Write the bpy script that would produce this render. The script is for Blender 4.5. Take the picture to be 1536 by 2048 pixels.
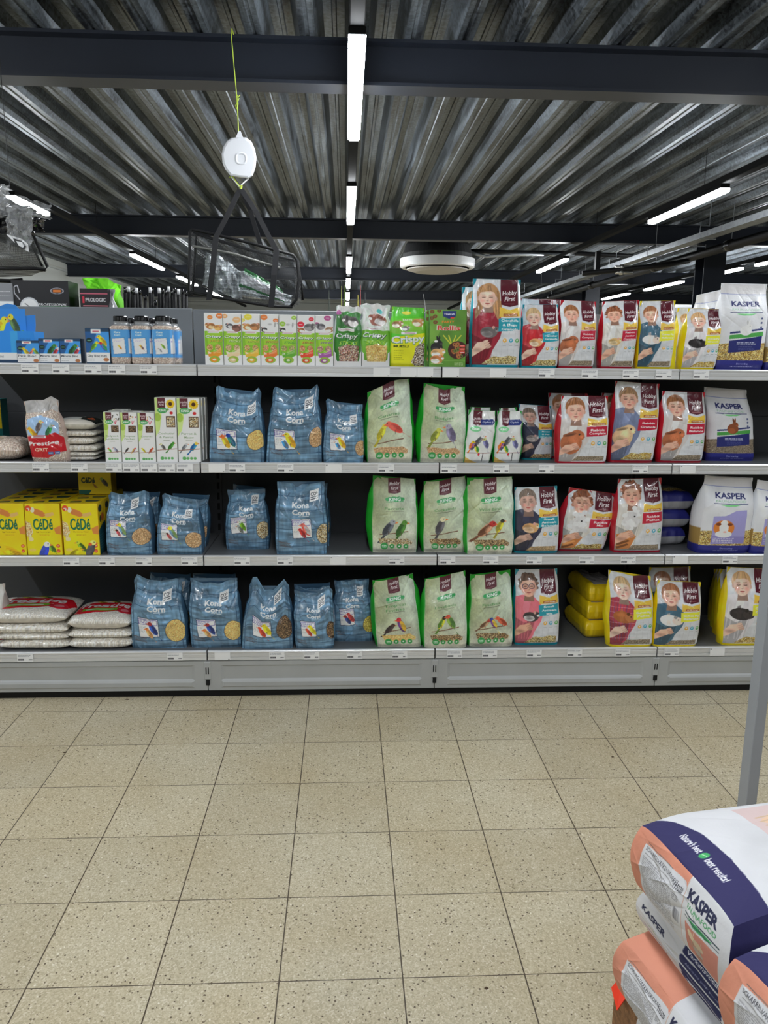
import bpy, math, random
import numpy as np
# ------------------------------------------------------------------ camera, world, exposure
for o in list(bpy.data.objects): bpy.data.objects.remove(o)
SC = bpy.context.scene
COL = SC.collection
FPX, PITCH, YAW, ROLL, CAMZ = 1569.64, 0.195165, 0.04991, -0.010043, 1.4846
def cam_axes():
    cp, sp = math.cos(PITCH), math.sin(PITCH)
    f = np.array([math.sin(YAW)*cp, math.cos(YAW)*cp, -sp])
    r = np.array([math.cos(YAW), -math.sin(YAW), 0.0])
    d = np.cross(f, r)
    c, s = math.cos(ROLL), math.sin(ROLL)
    return np.array([c*r+s*d, -s*r+c*d, f])
CM = cam_axes(); CO = np.array([0, 0, CAMZ])
cd = bpy.data.cameras.new('camera'); cam = bpy.data.objects.new('camera', cd); COL.objects.link(cam)
cd.sensor_fit = 'VERTICAL'; cd.sensor_height = 36; cd.lens = FPX/2048*36; cd.clip_start = .02; cd.clip_end = 100
from mathutils import Matrix, Vector
mw = Matrix.Identity(4)
for i in range(3):
    mw[i][0] = CM[0][i]; mw[i][1] = -CM[1][i]; mw[i][2] = -CM[2][i]; mw[i][3] = CO[i]
cam.matrix_world = mw
SC.camera = cam
W = bpy.data.worlds.new('world'); SC.world = W; W.use_nodes = True
W.node_tree.nodes['Background'].inputs[0].default_value = (.75, .85, 1, 1)
W.node_tree.nodes['Background'].inputs[1].default_value = .3
vs = SC.view_settings; vs.view_transform = 'Standard'; vs.look = 'None'; vs.gamma = 1; vs.exposure = 2.42
LAMP_STRENGTH = 17.0

# measured points of the place: where a sight line meets a plane
def ray(x, y): return ((x-768)/FPX)*CM[0] + ((y-1024)/FPX)*CM[1] + CM[2]
def atY(x, y, Y):
    d = ray(x, y); return CO + d*(Y/d[1])
def atZ(x, y, Z):
    d = ray(x, y); return CO + d*((Z-CO[2])/d[2])

# ------------------------------------------------------------------ materials
def s2l(c):
    return tuple(((v/12.92) if v <= .04045 else ((v+.055)/1.055)**2.4) for v in c)
def rgb(r, g, b): return s2l((r/255, g/255, b/255))
MATS = {}
def mat(name, col=(.5, .5, .5), rough=.5, metal=0, emit=None, coat=0, noise=0, nscale=8, bump=0, bscale=60, trans=0, alpha=1, stretch=None, spec=.5):
    if name in MATS: return MATS[name]
    m = bpy.data.materials.new(name); m.use_nodes = True; MATS[name] = m
    nt = m.node_tree; b = nt.nodes['Principled BSDF']
    b.inputs['Base Color'].default_value = (*col, 1); b.inputs['Roughness'].default_value = rough
    b.inputs['Metallic'].default_value = metal; b.inputs['Coat Weight'].default_value = coat
    b.inputs['Specular IOR Level'].default_value = spec
    b.inputs['Transmission Weight'].default_value = trans; b.inputs['Alpha'].default_value = alpha
    if emit:
        b.inputs['Emission Color'].default_value = (*emit[0], 1); b.inputs['Emission Strength'].default_value = emit[1]
    if noise or bump:
        tc = nt.nodes.new('ShaderNodeTexCoord'); mp = nt.nodes.new('ShaderNodeMapping')
        nt.links.new(tc.outputs['Object'], mp.inputs[0])
        if stretch: mp.inputs['Scale'].default_value = stretch
        src = mp.outputs[0]
    if noise:
        n = nt.nodes.new('ShaderNodeTexNoise'); n.inputs['Scale'].default_value = nscale; n.inputs['Detail'].default_value = 5
        nt.links.new(src, n.inputs[0])
        r = nt.nodes.new('ShaderNodeMapRange'); r.inputs[1].default_value = .3; r.inputs[2].default_value = .7
        r.inputs[3].default_value = 1-noise; r.inputs[4].default_value = 1+noise
        nt.links.new(n.outputs[0], r.inputs[0])
        mx = nt.nodes.new('ShaderNodeVectorMath'); mx.operation = 'SCALE'; mx.inputs[0].default_value = col
        nt.links.new(r.outputs[0], mx.inputs['Scale']); nt.links.new(mx.outputs[0], b.inputs['Base Color'])
    if bump:
        n2 = nt.nodes.new('ShaderNodeTexNoise'); n2.inputs['Scale'].default_value = bscale; n2.inputs['Detail'].default_value = 3
        nt.links.new(src, n2.inputs[0])
        bp = nt.nodes.new('ShaderNodeBump'); bp.inputs['Strength'].default_value = bump; bp.inputs['Distance'].default_value = .01
        nt.links.new(n2.outputs[0], bp.inputs['Height']); nt.links.new(bp.outputs[0], b.inputs['Normal'])
    return m
def print_mat(name, rough=.35, coat=.3, bump=0, bscale=40, trans=0):
    """material whose colour is the ink printed on the surface (a colour attribute)"""
    if name in MATS: return MATS[name]
    m = mat(name, rough=rough, coat=coat, bump=bump, bscale=bscale)
    nt = m.node_tree; a = nt.nodes.new('ShaderNodeAttribute'); a.attribute_name = 'ink'
    nt.links.new(a.outputs['Color'], nt.nodes['Principled BSDF'].inputs['Base Color'])
    return m
M_FILM = print_mat('printed_glossy_film', .26, .45, .25, 45)
M_MATTE = print_mat('printed_matte_film', .45, .12, .2, 45)
M_CARD = print_mat('printed_carton', .45, .1)
M_PAPER = print_mat('printed_paper', .75, 0, .1, 60)
M_STEELW = mat('light_grey_coated_steel', rgb(176, 178, 178), .42, noise=.05, nscale=5)
M_PANEL = mat('grey_coated_panel', rgb(118, 122, 126), .45, noise=.04, nscale=3)
M_PANELD = mat('charcoal_back_panel', rgb(62, 64, 68), .5, noise=.06, nscale=3)
M_SHELF = mat('grey_shelf_board', rgb(98, 100, 103), .45, noise=.05, nscale=4)
M_RAIL = mat('satin_aluminium_rail', rgb(226, 227, 229), .33, .35, noise=.06, nscale=3, stretch=(.6, 4, 4))
M_RAILG = mat('rail_groove', rgb(120, 121, 124), .4, .6)
M_BLACK = mat('black_plastic', rgb(16, 16, 18), .55, spec=.3)
M_TRUNK = mat('black_lighting_rail', rgb(18, 19, 20), .8, spec=.12)
M_BLACKG = mat('glossy_black_plastic', rgb(14, 14, 16), .2, coat=.4)
M_DARKSLOT = mat('dark_slot', rgb(8, 8, 9), .8)
M_BEAM = mat('navy_painted_steel', rgb(25, 31, 43), .5, noise=.08, nscale=4)
M_WHITE = mat('white_plastic', rgb(225, 226, 228), .35)
M_GREYP = mat('grey_painted_post', rgb(148, 152, 158), .4, noise=.03)
M_WOOD = mat('rough_pallet_wood', rgb(142, 104, 70), .8, noise=.35, nscale=14, stretch=(1, 6, 6), bump=.3)
M_GALV = mat('galvanised_tray', rgb(150, 154, 158), .4, .8, noise=.2, nscale=20)

# ------------------------------------------------------------------ mesh helpers
def link(o, parent=None):
    COL.objects.link(o)
    if parent is not None: o.parent = parent
    return o
def tag(o, label=None, cat=None, group=None, kind=None):
    if label: o['label'] = label
    if cat: o['category'] = cat
    if group: o['group'] = group
    if kind: o['kind'] = kind
    return o
def thing(name, label, cat, loc=(0, 0, 0), group=None):
    o = bpy.data.objects.new(name, None); o.empty_display_size = .05; link(o); o.location = tuple(float(v) for v in loc)
    return tag(o, label, cat, group)
def mesh_obj(name, V, F, mats, parent=None, fm=None, smooth=False, ink=None):
    """V in world coordinates; parents carry only a location"""
    V = np.asarray(V, float).reshape(-1, 3)
    off = np.zeros(3)
    p = parent
    while p is not None:
        off += np.array(p.location); p = p.parent
    own = np.zeros(3)
    if parent is None:
        own = np.array([V[:, 0].mean(), V[:, 1].mean(), V[:, 2].min()]); off = own
    me = bpy.data.meshes.new(name)
    me.vertices.add(len(V)); me.vertices.foreach_set('co', (V-off).astype(np.float32).ravel())
    if isinstance(F, np.ndarray):
        n = len(F); k = F.shape[1]
        me.loops.add(n*k); me.loops.foreach_set('vertex_index', F.astype(np.int32).ravel())
        me.polygons.add(n); me.polygons.foreach_set('loop_start', np.arange(0, n*k, k, dtype=np.int32))
    else:
        n = len(F); tot = np.array([len(f) for f in F], np.int32)
        me.loops.add(int(tot.sum())); me.loops.foreach_set('vertex_index', np.concatenate([np.array(f, np.int32) for f in F]))
        me.polygons.add(n); me.polygons.foreach_set('loop_start', np.concatenate([[0], np.cumsum(tot)[:-1]]).astype(np.int32))
    if not isinstance(mats, (list, tuple)): mats = [mats]
    for m in mats: me.materials.append(m)
    if fm is not None: me.polygons.foreach_set('material_index', np.asarray(fm, np.int32))
    me.update(calc_edges=True)
    me.polygons.foreach_set('use_smooth', np.full(n, bool(smooth)))
    if ink is not None:
        at = me.color_attributes.new('ink', 'BYTE_COLOR', 'POINT')
        c = np.ones((len(V), 4), np.float32); c[:, :3] = np.clip(ink.reshape(-1, 3)*GAIN, 0, .95)
        at.data.foreach_set('color_srgb', c.ravel())
    me.update(); me.validate()
    o = bpy.data.objects.new(name, me); link(o, parent)
    o.location = tuple(own) if parent is None else (0, 0, 0)
    return o
GAIN = 1.14      # overall whiteness of the printed inks
class MB:
    """collects simple solids into one mesh"""
    def __init__(s): s.V = []; s.F = []; s.M = []; s.n = 0
    def add(s, V, F, m=0):
        s.V += [tuple(map(float, v)) for v in V]; s.F += [[i+s.n for i in f] for f in F]; s.M += [m]*len(F); s.n = len(s.V); return s
    def box(s, x0, x1, y0, y1, z0, z1, m=0, bev=0):
        if bev:
            b = min(bev, (x1-x0)/3, (y1-y0)/3, (z1-z0)/3)
            prof = []
            for (xa, xb, ya, yb, z) in ((x0+b, x1-b, y0+b, y1-b, z0), (x0, x1, y0, y1, z0+b), (x0, x1, y0, y1, z1-b), (x0+b, x1-b, y0+b, y1-b, z1)):
                c = b*.9
                prof.append([(xa+c, ya, z), (xb-c, ya, z), (xb, ya+c, z), (xb, yb-c, z), (xb-c, yb, z), (xa+c, yb, z), (xa, yb-c, z), (xa, ya+c, z)])
            V = [p for r in prof for p in r]; F = []
            for k in range(3):
                for i in range(8):
                    j = (i+1) % 8; F.append([k*8+i, k*8+j, k*8+8+j, k*8+8+i])
            F += [list(range(8))[::-1], list(range(24, 32))]
            return s.add(V, F, m)
        V = [(x0, y0, z0), (x1, y0, z0), (x1, y1, z0), (x0, y1, z0), (x0, y0, z1), (x1, y0, z1), (x1, y1, z1), (x0, y1, z1)]
        return s.add(V, [[0, 3, 2, 1], [4, 5, 6, 7], [0, 1, 5, 4], [1, 2, 6, 5], [2, 3, 7, 6], [3, 0, 4, 7]], m)
    def tube(s, pts, r, n=10, m=0, cap=True):
        pts = [Vector(p) for p in pts]; rr = r if isinstance(r, (list, tuple)) else [r]*len(pts)
        V = []; prev = None
        for i, p in enumerate(pts):
            d = (pts[min(i+1, len(pts)-1)]-pts[max(i-1, 0)]).normalized()
            a = prev if prev is not None else (Vector((0, 0, 1)) if abs(d.z) < .9 else Vector((1, 0, 0)))
            u = (a-d*a.dot(d)).normalized(); prev = u; w = d.cross(u)
            for k in range(n):
                t = 2*math.pi*k/n; V.append(p+u*(rr[i]*math.cos(t))+w*(rr[i]*math.sin(t)))
        F = []
        for i in range(len(pts)-1):
            for k in range(n):
                j = (k+1) % n; F.append([i*n+k, i*n+j, i*n+n+j, i*n+n+k])
        if cap: F += [list(range(n))[::-1], [len(V)-n+k for k in range(n)]]
        return s.add(V, F, m)
    def lathe(s, cx, cy, prof, n=40, m=0):
        V = []; F = []
        for (r, z) in prof:
            for k in range(n):
                t = 2*math.pi*k/n; V.append((cx+r*math.cos(t), cy+r*math.sin(t), z))
        for i in range(len(prof)-1):
            for k in range(n):
                j = (k+1) % n; F.append([i*n+k, i*n+j, i*n+n+j, i*n+n+k])
        return s.add(V, F, m)
    def extrude_x(s, prof, x0, x1, m=0, caps=True):
        n = len(prof); V = [(x0, y, z) for y, z in prof]+[(x1, y, z) for y, z in prof]
        F = [[i, (i+1) % n, n+(i+1) % n, n+i] for i in range(n)]
        if caps: F += [list(range(n))[::-1], [n+i for i in range(n)]]
        return s.add(V, F, m)
    def quad(s, a, b, c, d, m=0): return s.add([a, b, c, d], [[0, 1, 2, 3]], m)
    def build(s, name, mats, parent=None, smooth=False):
        return mesh_obj(name, s.V, s.F, mats, parent, s.M, smooth)
def grid_faces(nu, nv, flip=False):
    i = np.arange(nv-1)[:, None]*nu+np.arange(nu-1)[None, :]; i = i.ravel()
    F = np.stack([i, i+1, i+nu+1, i+nu], 1)
    return F[:, ::-1] if flip else F
def patch(name, P, m, parent=None, canvas=None, flip=False, smooth=True, ink=None):
    """P: (nv,nu,3) grid, row 0 = bottom. canvas row 0 = top"""
    nv, nu, _ = P.shape
    ink_ = None
    if canvas is not None: ink_ = canvas.sample(nu, nv)[::-1]
    elif ink is not None: ink_ = np.broadcast_to(np.array(ink, float)/255, (nv, nu, 3))
    return mesh_obj(name, P.reshape(-1, 3), grid_faces(nu, nv, flip), m, parent, None, smooth, ink_)

# ------------------------------------------------------------------ printed artwork (drawn as ink colours)
RNG = np.random.default_rng(7)
_glyph = {}
def glyphs(txt, bold=0):
    k = (txt, bold)
    if k in _glyph: return _glyph[k]
    cu = bpy.data.curves.new('t', 'FONT'); cu.body = txt; cu.resolution_u = 2; cu.offset = bold; cu.size = 1
    ob = bpy.data.objects.new('t', cu); me = bpy.data.meshes.new_from_object(ob); me.calc_loop_triangles()
    v = np.array([p.co[:2] for p in me.vertices]).reshape(-1, 2); t = np.array([q.vertices[:] for q in me.loop_triangles], int).reshape(-1, 3)
    bpy.data.objects.remove(ob); bpy.data.curves.remove(cu); bpy.data.meshes.remove(me)
    _glyph[k] = (v, t); return _glyph[k]
def C(*c): return np.array(c, float)/255
class Cv:
    def __init__(s, wpx, hpx, bg):
        s.w = int(wpx*2); s.h = int(hpx*2); s.a = np.empty((s.h, s.w, 3)); s.a[:] = C(*bg)
        s.asp = s.h/s.w
    def _bb(s, x0, y0, x1, y1):
        X0 = max(0, int(x0*s.w)-1); X1 = min(s.w, int(x1*s.w)+2); Y0 = max(0, int(y0*s.h)-1); Y1 = min(s.h, int(y1*s.h)+2)
        if X1 <= X0 or Y1 <= Y0: return None
        X, Y = np.meshgrid((np.arange(X0, X1)+.5)/s.w, (np.arange(Y0, Y1)+.5)/s.h)
        return X0, X1, Y0, Y1, X, Y
    def pmask(s, pts):
        xs = [p[0] for p in pts]; ys = [p[1] for p in pts]; b = s._bb(min(xs), min(ys), max(xs), max(ys))
        if b is None: return None
        X0, X1, Y0, Y1, X, Y = b; ins = np.zeros(X.shape, bool); n = len(pts)
        for i in range(n):
            xa, ya = pts[i]; xb, yb = pts[(i+1) % n]
            if ya == yb: continue
            c = ((ya > Y) != (yb > Y)) & (X < (xb-xa)*(Y-ya)/(yb-ya)+xa); ins ^= c
        return X0, X1, Y0, Y1, ins
    def _put(s, m, col, al=1):
        if m is None: return s
        X0, X1, Y0, Y1, k = m; r = s.a[Y0:Y1, X0:X1]
        col = np.asarray(col, float)
        if col.ndim == 1: col = col/255
        if col.ndim == 3: col = col[Y0:Y1, X0:X1][k]
        r[k] = r[k]*(1-al)+col*al; return s
    def poly(s, pts, col, al=1): return s._put(s.pmask(pts), col, al)
    def rect(s, x0, y0, x1, y1, col, al=1): return s.poly([(x0, y0), (x1, y0), (x1, y1), (x0, y1)], col, al)
    def emask(s, cx, cy, rx, ry, ang=0):
        R = max(rx, ry); b = s._bb(cx-R, cy-R/s.asp, cx+R, cy+R/s.asp)
        if b is None: return None
        X0, X1, Y0, Y1, X, Y = b; dx = X-cx; dy = (Y-cy)*s.asp
        c, t = math.cos(ang), math.sin(ang)
        return X0, X1, Y0, Y1, ((dx*c+dy*t)/rx)**2+((-dx*t+dy*c)/ry)**2 < 1
    def ell(s, cx, cy, rx, ry, col, ang=0, al=1): return s._put(s.emask(cx, cy, rx, ry, ang), col, al)
    def line(s, x0, y0, x1, y1, w, col, al=1):
        dx, dy = x1-x0, (y1-y0)*s.asp; L = math.hypot(dx, dy) or 1; nx, ny = -dy/L*w/2, dx/L*w/2/s.asp
        return s.poly([(x0+nx, y0+ny), (x1+nx, y1+ny), (x1-nx, y1-ny), (x0-nx, y0-ny)], col, al)
    def text(s, txt, cx, cy, h, col, width=None, ang=0, shear=0, bold=.012, al=1, align='c'):
        """h = cap height and width in units of canvas width"""
        v, t = glyphs(txt, bold)
        if len(t) == 0: return s
        v = v.copy(); x0, x1 = v[:, 0].min(), v[:, 0].max()
        sc = h/.72; sx = sc if width is None else width/(x1-x0)
        v[:, 0] += v[:, 1]*shear
        x = (v[:, 0]-((x0+x1)/2 if align == 'c' else x0))*sx; y = -(v[:, 1]-.36)*sc
        c, q = math.cos(ang), math.sin(ang)
        X = cx+x*c-y*q; Y = cy+(x*q+y*c)/s.asp
        P = np.stack([X*s.w, Y*s.h], 1); col = C(*col)
        for tr in t:
            a, b, d = P[tr[0]], P[tr[1]], P[tr[2]]
            X0 = max(0, int(min(a[0], b[0], d[0]))); X1 = min(s.w, int(max(a[0], b[0], d[0]))+2)
            Y0 = max(0, int(min(a[1], b[1], d[1]))); Y1 = min(s.h, int(max(a[1], b[1], d[1]))+2)
            if X1 <= X0 or Y1 <= Y0: continue
            gx = np.arange(X0, X1)[None, :]+.5; gy = np.arange(Y0, Y1)[:, None]+.5
            e = lambda p, r: (r[0]-p[0])*(gy-p[1])-(r[1]-p[1])*(gx-p[0])
            w0, w1, w2 = e(a, b), e(b, d), e(d, a)
            k = ((w0 >= 0) & (w1 >= 0) & (w2 >= 0)) | ((w0 <= 0) & (w1 <= 0) & (w2 <= 0))
            r = s.a[Y0:Y1, X0:X1]; r[k] = r[k]*(1-al)+col*al
        return s
    def small(s, x0, y0, x1, y1, n, col, fill=.8, w=.012, al=.8):
        """rows of illegibly small print"""
        for i in range(n):
            y = y0+(y1-y0)*(i+.5)/n; L = x1-(x1-x0)*random.uniform(0, 1-fill)
            x = x0
            while x < L:
                d = random.uniform(.015, .06); s.line(x, y, min(x+d, L), y, w, col, al); x += d+.012
        return s
    def speck(s, m, cols, cell=2.2):
        """mask filled with loose grains of mixed colours"""
        if m is None: return s
        X0, X1, Y0, Y1, k = m; hh, ww = k.shape
        cols = np.array(cols, float)/255; ny, nx = int(hh/cell)+3, int(ww/cell)+3
        idx = RNG.integers(0, len(cols), (ny, nx)); br = RNG.uniform(.75, 1.2, (ny, nx))
        yy, xx = np.mgrid[0:hh, 0:ww]; jx = RNG.uniform(-.45, .45, (hh//2+1, ww//2+1)).repeat(2, 0).repeat(2, 1)[:hh, :ww]
        a = ((yy+xx*.4)/cell+jx+1).astype(int) % ny; b = ((xx-yy*.3)/cell+jx[::-1]+1).astype(int) % nx
        r = s.a[Y0:Y1, X0:X1]; r[k] = (cols[idx[a, b]]*br[a, b][..., None])[k]; return s
    def mottle(s, amp, sx, sy, x0=0, y0=0, x1=1, y1=1):
        X0, X1, Y0, Y1 = int(x0*s.w), int(x1*s.w), int(y0*s.h), int(y1*s.h)
        n = vnoise(Y1-Y0, X1-X0, sy, sx); s.a[Y0:Y1, X0:X1] *= (1+amp*n)[..., None]; return s
    def sample(s, nu, nv):
        a = s.a
        if (nu*2, nv*2) == (s.w, s.h): return (a[0::2, 0::2]+a[1::2, 0::2]+a[0::2, 1::2]+a[1::2, 1::2])/4
        yi = np.clip(((np.arange(nv)+.5)/nv*s.h).astype(int), 0, s.h-1); xi = np.clip(((np.arange(nu)+.5)/nu*s.w).astype(int), 0, s.w-1)
        return a[yi][:, xi]
def vnoise(h, w, ny, nx, rng=None, octs=2):
    rng = rng or RNG; out = np.zeros((h, w)); amp = 1
    for o in range(octs):
        gy, gx = max(2, int(ny*2**o)), max(2, int(nx*2**o)); g = rng.uniform(-1, 1, (gy+2, gx+2))
        y = np.linspace(0, gy, h); x = np.linspace(0, gx, w); yi = y.astype(int); xi = x.astype(int)
        fy = (y-yi)[:, None]; fx = (x-xi)[None, :]; fy = fy*fy*(3-2*fy); fx = fx*fx*(3-2*fx)
        yi = np.minimum(yi, gy); xi = np.minimum(xi, gx)
        q = g[yi][:, xi]*(1-fy)*(1-fx)+g[yi+1][:, xi]*fy*(1-fx)+g[yi][:, xi+1]*(1-fy)*fx+g[yi+1][:, xi+1]*fy*fx
        out += q*amp; amp *= .5
    return out
# ------------------------------------------------------------------ pictures printed on the packs
SEEDS = {'millet': [(196, 160, 118), (172, 134, 92), (214, 184, 146), (150, 112, 76)],
         'mixed': [(190, 160, 110), (90, 72, 50), (220, 200, 160), (140, 100, 60), (60, 50, 40)],
         'parrot': [(226, 212, 176), (70, 58, 44), (180, 150, 90), (240, 232, 205), (120, 90, 50)],
         'dark': [(120, 92, 66), (70, 52, 38), (160, 132, 98), (44, 36, 30)],
         'yellow': [(204, 176, 66), (160, 140, 60), (120, 110, 50), (220, 200, 110)],
         'golden': [(214, 176, 104), (198, 158, 88), (228, 196, 130)],
         'muesli': [(196, 164, 92), (228, 206, 140), (110, 84, 48), (84, 78, 44), (240, 226, 180)],
         'pellet': [(132, 118, 100), (106, 94, 78), (150, 136, 116)],
         'flake': [(222, 196, 120), (150, 110, 52), (96, 70, 40), (238, 222, 170), (180, 150, 60)],
         'rings': [(196, 170, 130), (130, 106, 76), (170, 142, 104)],
         'grit': [(196, 180, 164), (170, 150, 136), (214, 202, 190), (150, 128, 118)],
         'sand': [(206, 200, 188), (190, 182, 170), (216, 212, 204)]}
def bird(c, x, y, s, body, head=None, wing=None, d=1, tilt=.9, beak=(220, 120, 60)):
    """perched bird facing d (1 right, -1 left); s = body length in canvas widths"""
    head = head or body; wing = wing or tuple(v*.72 for v in body); A = c.asp
    a = -tilt*d
    ux, uy = math.cos(a)*d, math.sin(a)*d
    c.poly([(x-ux*s*.35, y-uy*s*.35/A), (x-ux*s*1.05-s*.05, y-uy*s*1.0/A), (x-ux*s*1.0+s*.08, y-uy*s*1.05/A), (x-ux*s*.2+s*.12*d, y-uy*s*.2/A)], wing)
    c.ell(x, y, s*.5, s*.21, body, a)
    c.ell(x-s*.08*d, y+s*.03/A, s*.4, s*.15, wing, a)
    hx, hy = x+ux*s*.45, y+uy*s*.45/A
    soft(c, x+s*.12*d, y-s*.02/A, s*.22, s*.12, tuple(min(255, v*1.3+12) for v in body), .6, a, 4)
    for k in range(3): c.line(x-s*.3*d, y+s*(.02+.06*k)/A, x+s*.1*d, y+s*(-.12+.06*k)/A, s*.02, tuple(v*.6 for v in wing), .7)
    c.poly([(hx+.12*s*d, hy-.05*s/A), (hx+.32*s*d, hy+.04*s/A), (hx+.12*s*d, hy+.1*s/A)], beak)
    c.ell(hx, hy, s*.16, s*.15, head); c.ell(hx+.06*s*d, hy-.03*s/A, s*.03, s*.03, (20, 20, 20))
    c.line(x, y+s*.15/A, x+.02*s, y+s*.36/A, .012, (90, 70, 60))
def rodent(c, x, y, s, body, belly=None, d=1, ear=(200, 150, 140), lop=False):
    A = c.asp; belly = belly or tuple(min(255, v*1.25) for v in body)
    c.ell(x, y, s*.5, s*.34, body, .1*d); c.ell(x-s*.1*d, y+s*.1/A, s*.34, s*.2, belly, .1)
    soft(c, x-s*.2*d, y-s*.12/A, s*.26, s*.14, tuple(v*.65 for v in body), .6, 0, 4)
    hx, hy = x+s*.38*d, y-s*.16/A
    c.ell(hx, hy, s*.25, s*.2, body, .3*d); c.ell(hx+s*.12*d, hy+s*.06/A, s*.12, s*.09, belly)
    if lop: c.ell(hx-s*.12*d, hy+s*.06/A, s*.08, s*.24, tuple(v*.7 for v in body), .1)
    else: c.ell(hx-s*.12*d, hy-s*.14/A, s*.09, s*.1, ear)
    c.ell(hx+s*.08*d, hy-s*.03/A, s*.028, s*.028, (20, 16, 16)); c.ell(hx+s*.23*d, hy+s*.03/A, s*.03, s*.022, (150, 90, 90))
def rabbit(c, x, y, s, body, belly=None, d=1):
    A = c.asp; belly = belly or tuple(min(255, v*1.2) for v in body); dk = tuple(v*.78 for v in body)
    c.ell(x, y, s*.46, s*.4, body); c.ell(x-s*.1*d, y+s*.16/A, s*.3, s*.22, belly)
    hx, hy = x+s*.2*d, y-s*.34/A
    c.ell(hx-s*.14*d, hy-s*.28/A, s*.07, s*.26, dk, -.25*d); c.ell(hx-s*.02*d, hy-s*.3/A, s*.065, s*.25, body, .1*d)
    c.ell(hx, hy, s*.24, s*.21, body, .3*d); c.ell(hx+s*.14*d, hy+s*.06/A, s*.11, s*.09, belly)
    c.ell(hx+s*.08*d, hy-s*.04/A, s*.03, s*.03, (20, 16, 16))
def soft(c, x, y, rx, ry, col, al=.5, ang=0, n=6):
    for k in range(n): f = 1-k/n; c.ell(x, y, rx*f, ry*f, col, ang, al/n*1.7)
def kid(c, x, y, r, skin=(222, 176, 156), hair=(150, 112, 80), shirt=(190, 60, 60), style='short', tilt=.08, glasses=False):
    A = c.asp; dk = tuple(v*.62 for v in skin); sh = tuple(v*.82 for v in skin); lt = tuple(min(255, v*1.1) for v in skin); hd = tuple(v*.62 for v in hair); hl = tuple(min(255, v*1.3) for v in hair)
    if style == 'long':
        c.ell(x+r*.15, y+r*.1/A, r*1.22, r*1.6, hair, tilt)
        c.poly([(x+r*.5, y-r/A), (x+r*1.5, y+r*.6/A), (x+r*1.5, y+r*1.8/A), (x+r*1.1, y+r*2.5/A), (x+r*.7, y+r*1.6/A)], hair)
        c.poly([(x-r*.8, y), (x-r*1.3, y+r*1.6/A), (x-r*1.2, y+r*2.4/A), (x-r*.6, y+r*1.6/A)], tuple(v*.8 for v in hair))
        for k in range(12): q = random.uniform(.75, 1.4); c.line(x+r*q*.8, y-r*.7/A, x+r*q, y+r*random.uniform(1.2, 2.2)/A, r*.05, random.choice([hd, hl]), .55)
    c.poly([(x-r*.45, y+r*.7/A), (x+r*.5, y+r*.7/A), (x+r*.62, y+r*1.7/A), (x-r*.55, y+r*1.7/A)], dk)
    c.ell(x, y-r*.30/A, r*1.05, r*1.12, hair, tilt)
    if style == 'curly':
        for k in range(46):
            t = math.pi*random.uniform(.86, 2.14); q = random.uniform(.75, 1.12); f = random.uniform(.65, 1.3)
            c.ell(x+math.cos(t)*r*q, y+(math.sin(t)*r*1.2*q-r*.1)/A, r*.17, r*.15, tuple(v*f for v in hair))
    for k in (-1, 1): c.ell(x+k*r*.92, y+r*.18/A, r*.13, r*.24, sh)
    c.ell(x, y+r*.05/A, r*.88, r*1.02, skin, tilt); c.ell(x-r*.02, y+r*.52/A, r*.66, r*.66, skin)
    soft(c, x+r*.62, y+r*.35/A, r*.34, r*.8, sh, .7, .15); soft(c, x-r*.66, y+r*.4/A, r*.26, r*.7, sh, .5, -.15); soft(c, x-r*.05, y-r*.35/A, r*.5, r*.3, lt, .6)
    for k in (-1, 1): soft(c, x+k*r*.45, y+r*.42/A, r*.28, r*.22, (226, 134, 124), .42); soft(c, x+k*r*.36, y-r*.02/A, r*.27, r*.16, dk, .5)
    # hair over the brow, in strands
    c.poly([(x-r*.93, y-r*.1/A), (x-r*.95, y-r*.75/A), (x-r*.4, y-r*1.2/A), (x+r*.5, y-r*1.2/A), (x+r*.95, y-r*.7/A), (x+r*.93, y-r*.1/A), (x+r*.74, y-r*.52/A), (x+r*.3, y-r*.66/A), (x-r*.2, y-r*.58/A), (x-r*.66, y-r*.5/A)], hair)
    for k in range(16):
        q = -0.8+1.6*k/15; c.line(x+r*q*.9, y-r*random.uniform(.5, .62)/A, x+r*q*.55, y-r*1.3/A, r*.045, random.choice([hd, hl, hair]), .6)
    for k in (-1, 1):
        ex = x+k*r*.37
        c.line(ex-r*.19, y+r*.06/A, ex, y+r*.10/A, r*.06, (74, 46, 40)); c.line(ex, y+r*.10/A, ex+r*.19, y+r*.05/A, r*.06, (74, 46, 40))
        c.line(ex-r*.2, y-r*.21/A, ex+r*.2, y-r*.24/A, r*.06, hd, .7)
        if glasses:
            for q in range(14):
                t0, t1 = q/14*6.283, (q+1)/14*6.283
                c.line(ex+math.cos(t0)*r*.33, y+(math.sin(t0)*r*.25+.05*r)/A, ex+math.cos(t1)*r*.33, y+(math.sin(t1)*r*.25+.05*r)/A, r*.07, (40, 40, 60))
    soft(c, x+r*.09, y+r*.28/A, r*.09, r*.26, sh, .8); soft(c, x, y+r*.42/A, r*.16, r*.07, dk, .8); c.ell(x-r*.03, y+r*.34/A, r*.05, r*.06, lt, 0, .6)
    c.ell(x, y+r*.71/A, r*.25, r*.07, (190, 98, 92)); c.line(x-r*.25, y+r*.695/A, x+r*.25, y+r*.695/A, r*.035, (120, 56, 54)); soft(c, x, y+r*.86/A, r*.2, r*.05, dk, .5)
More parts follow.
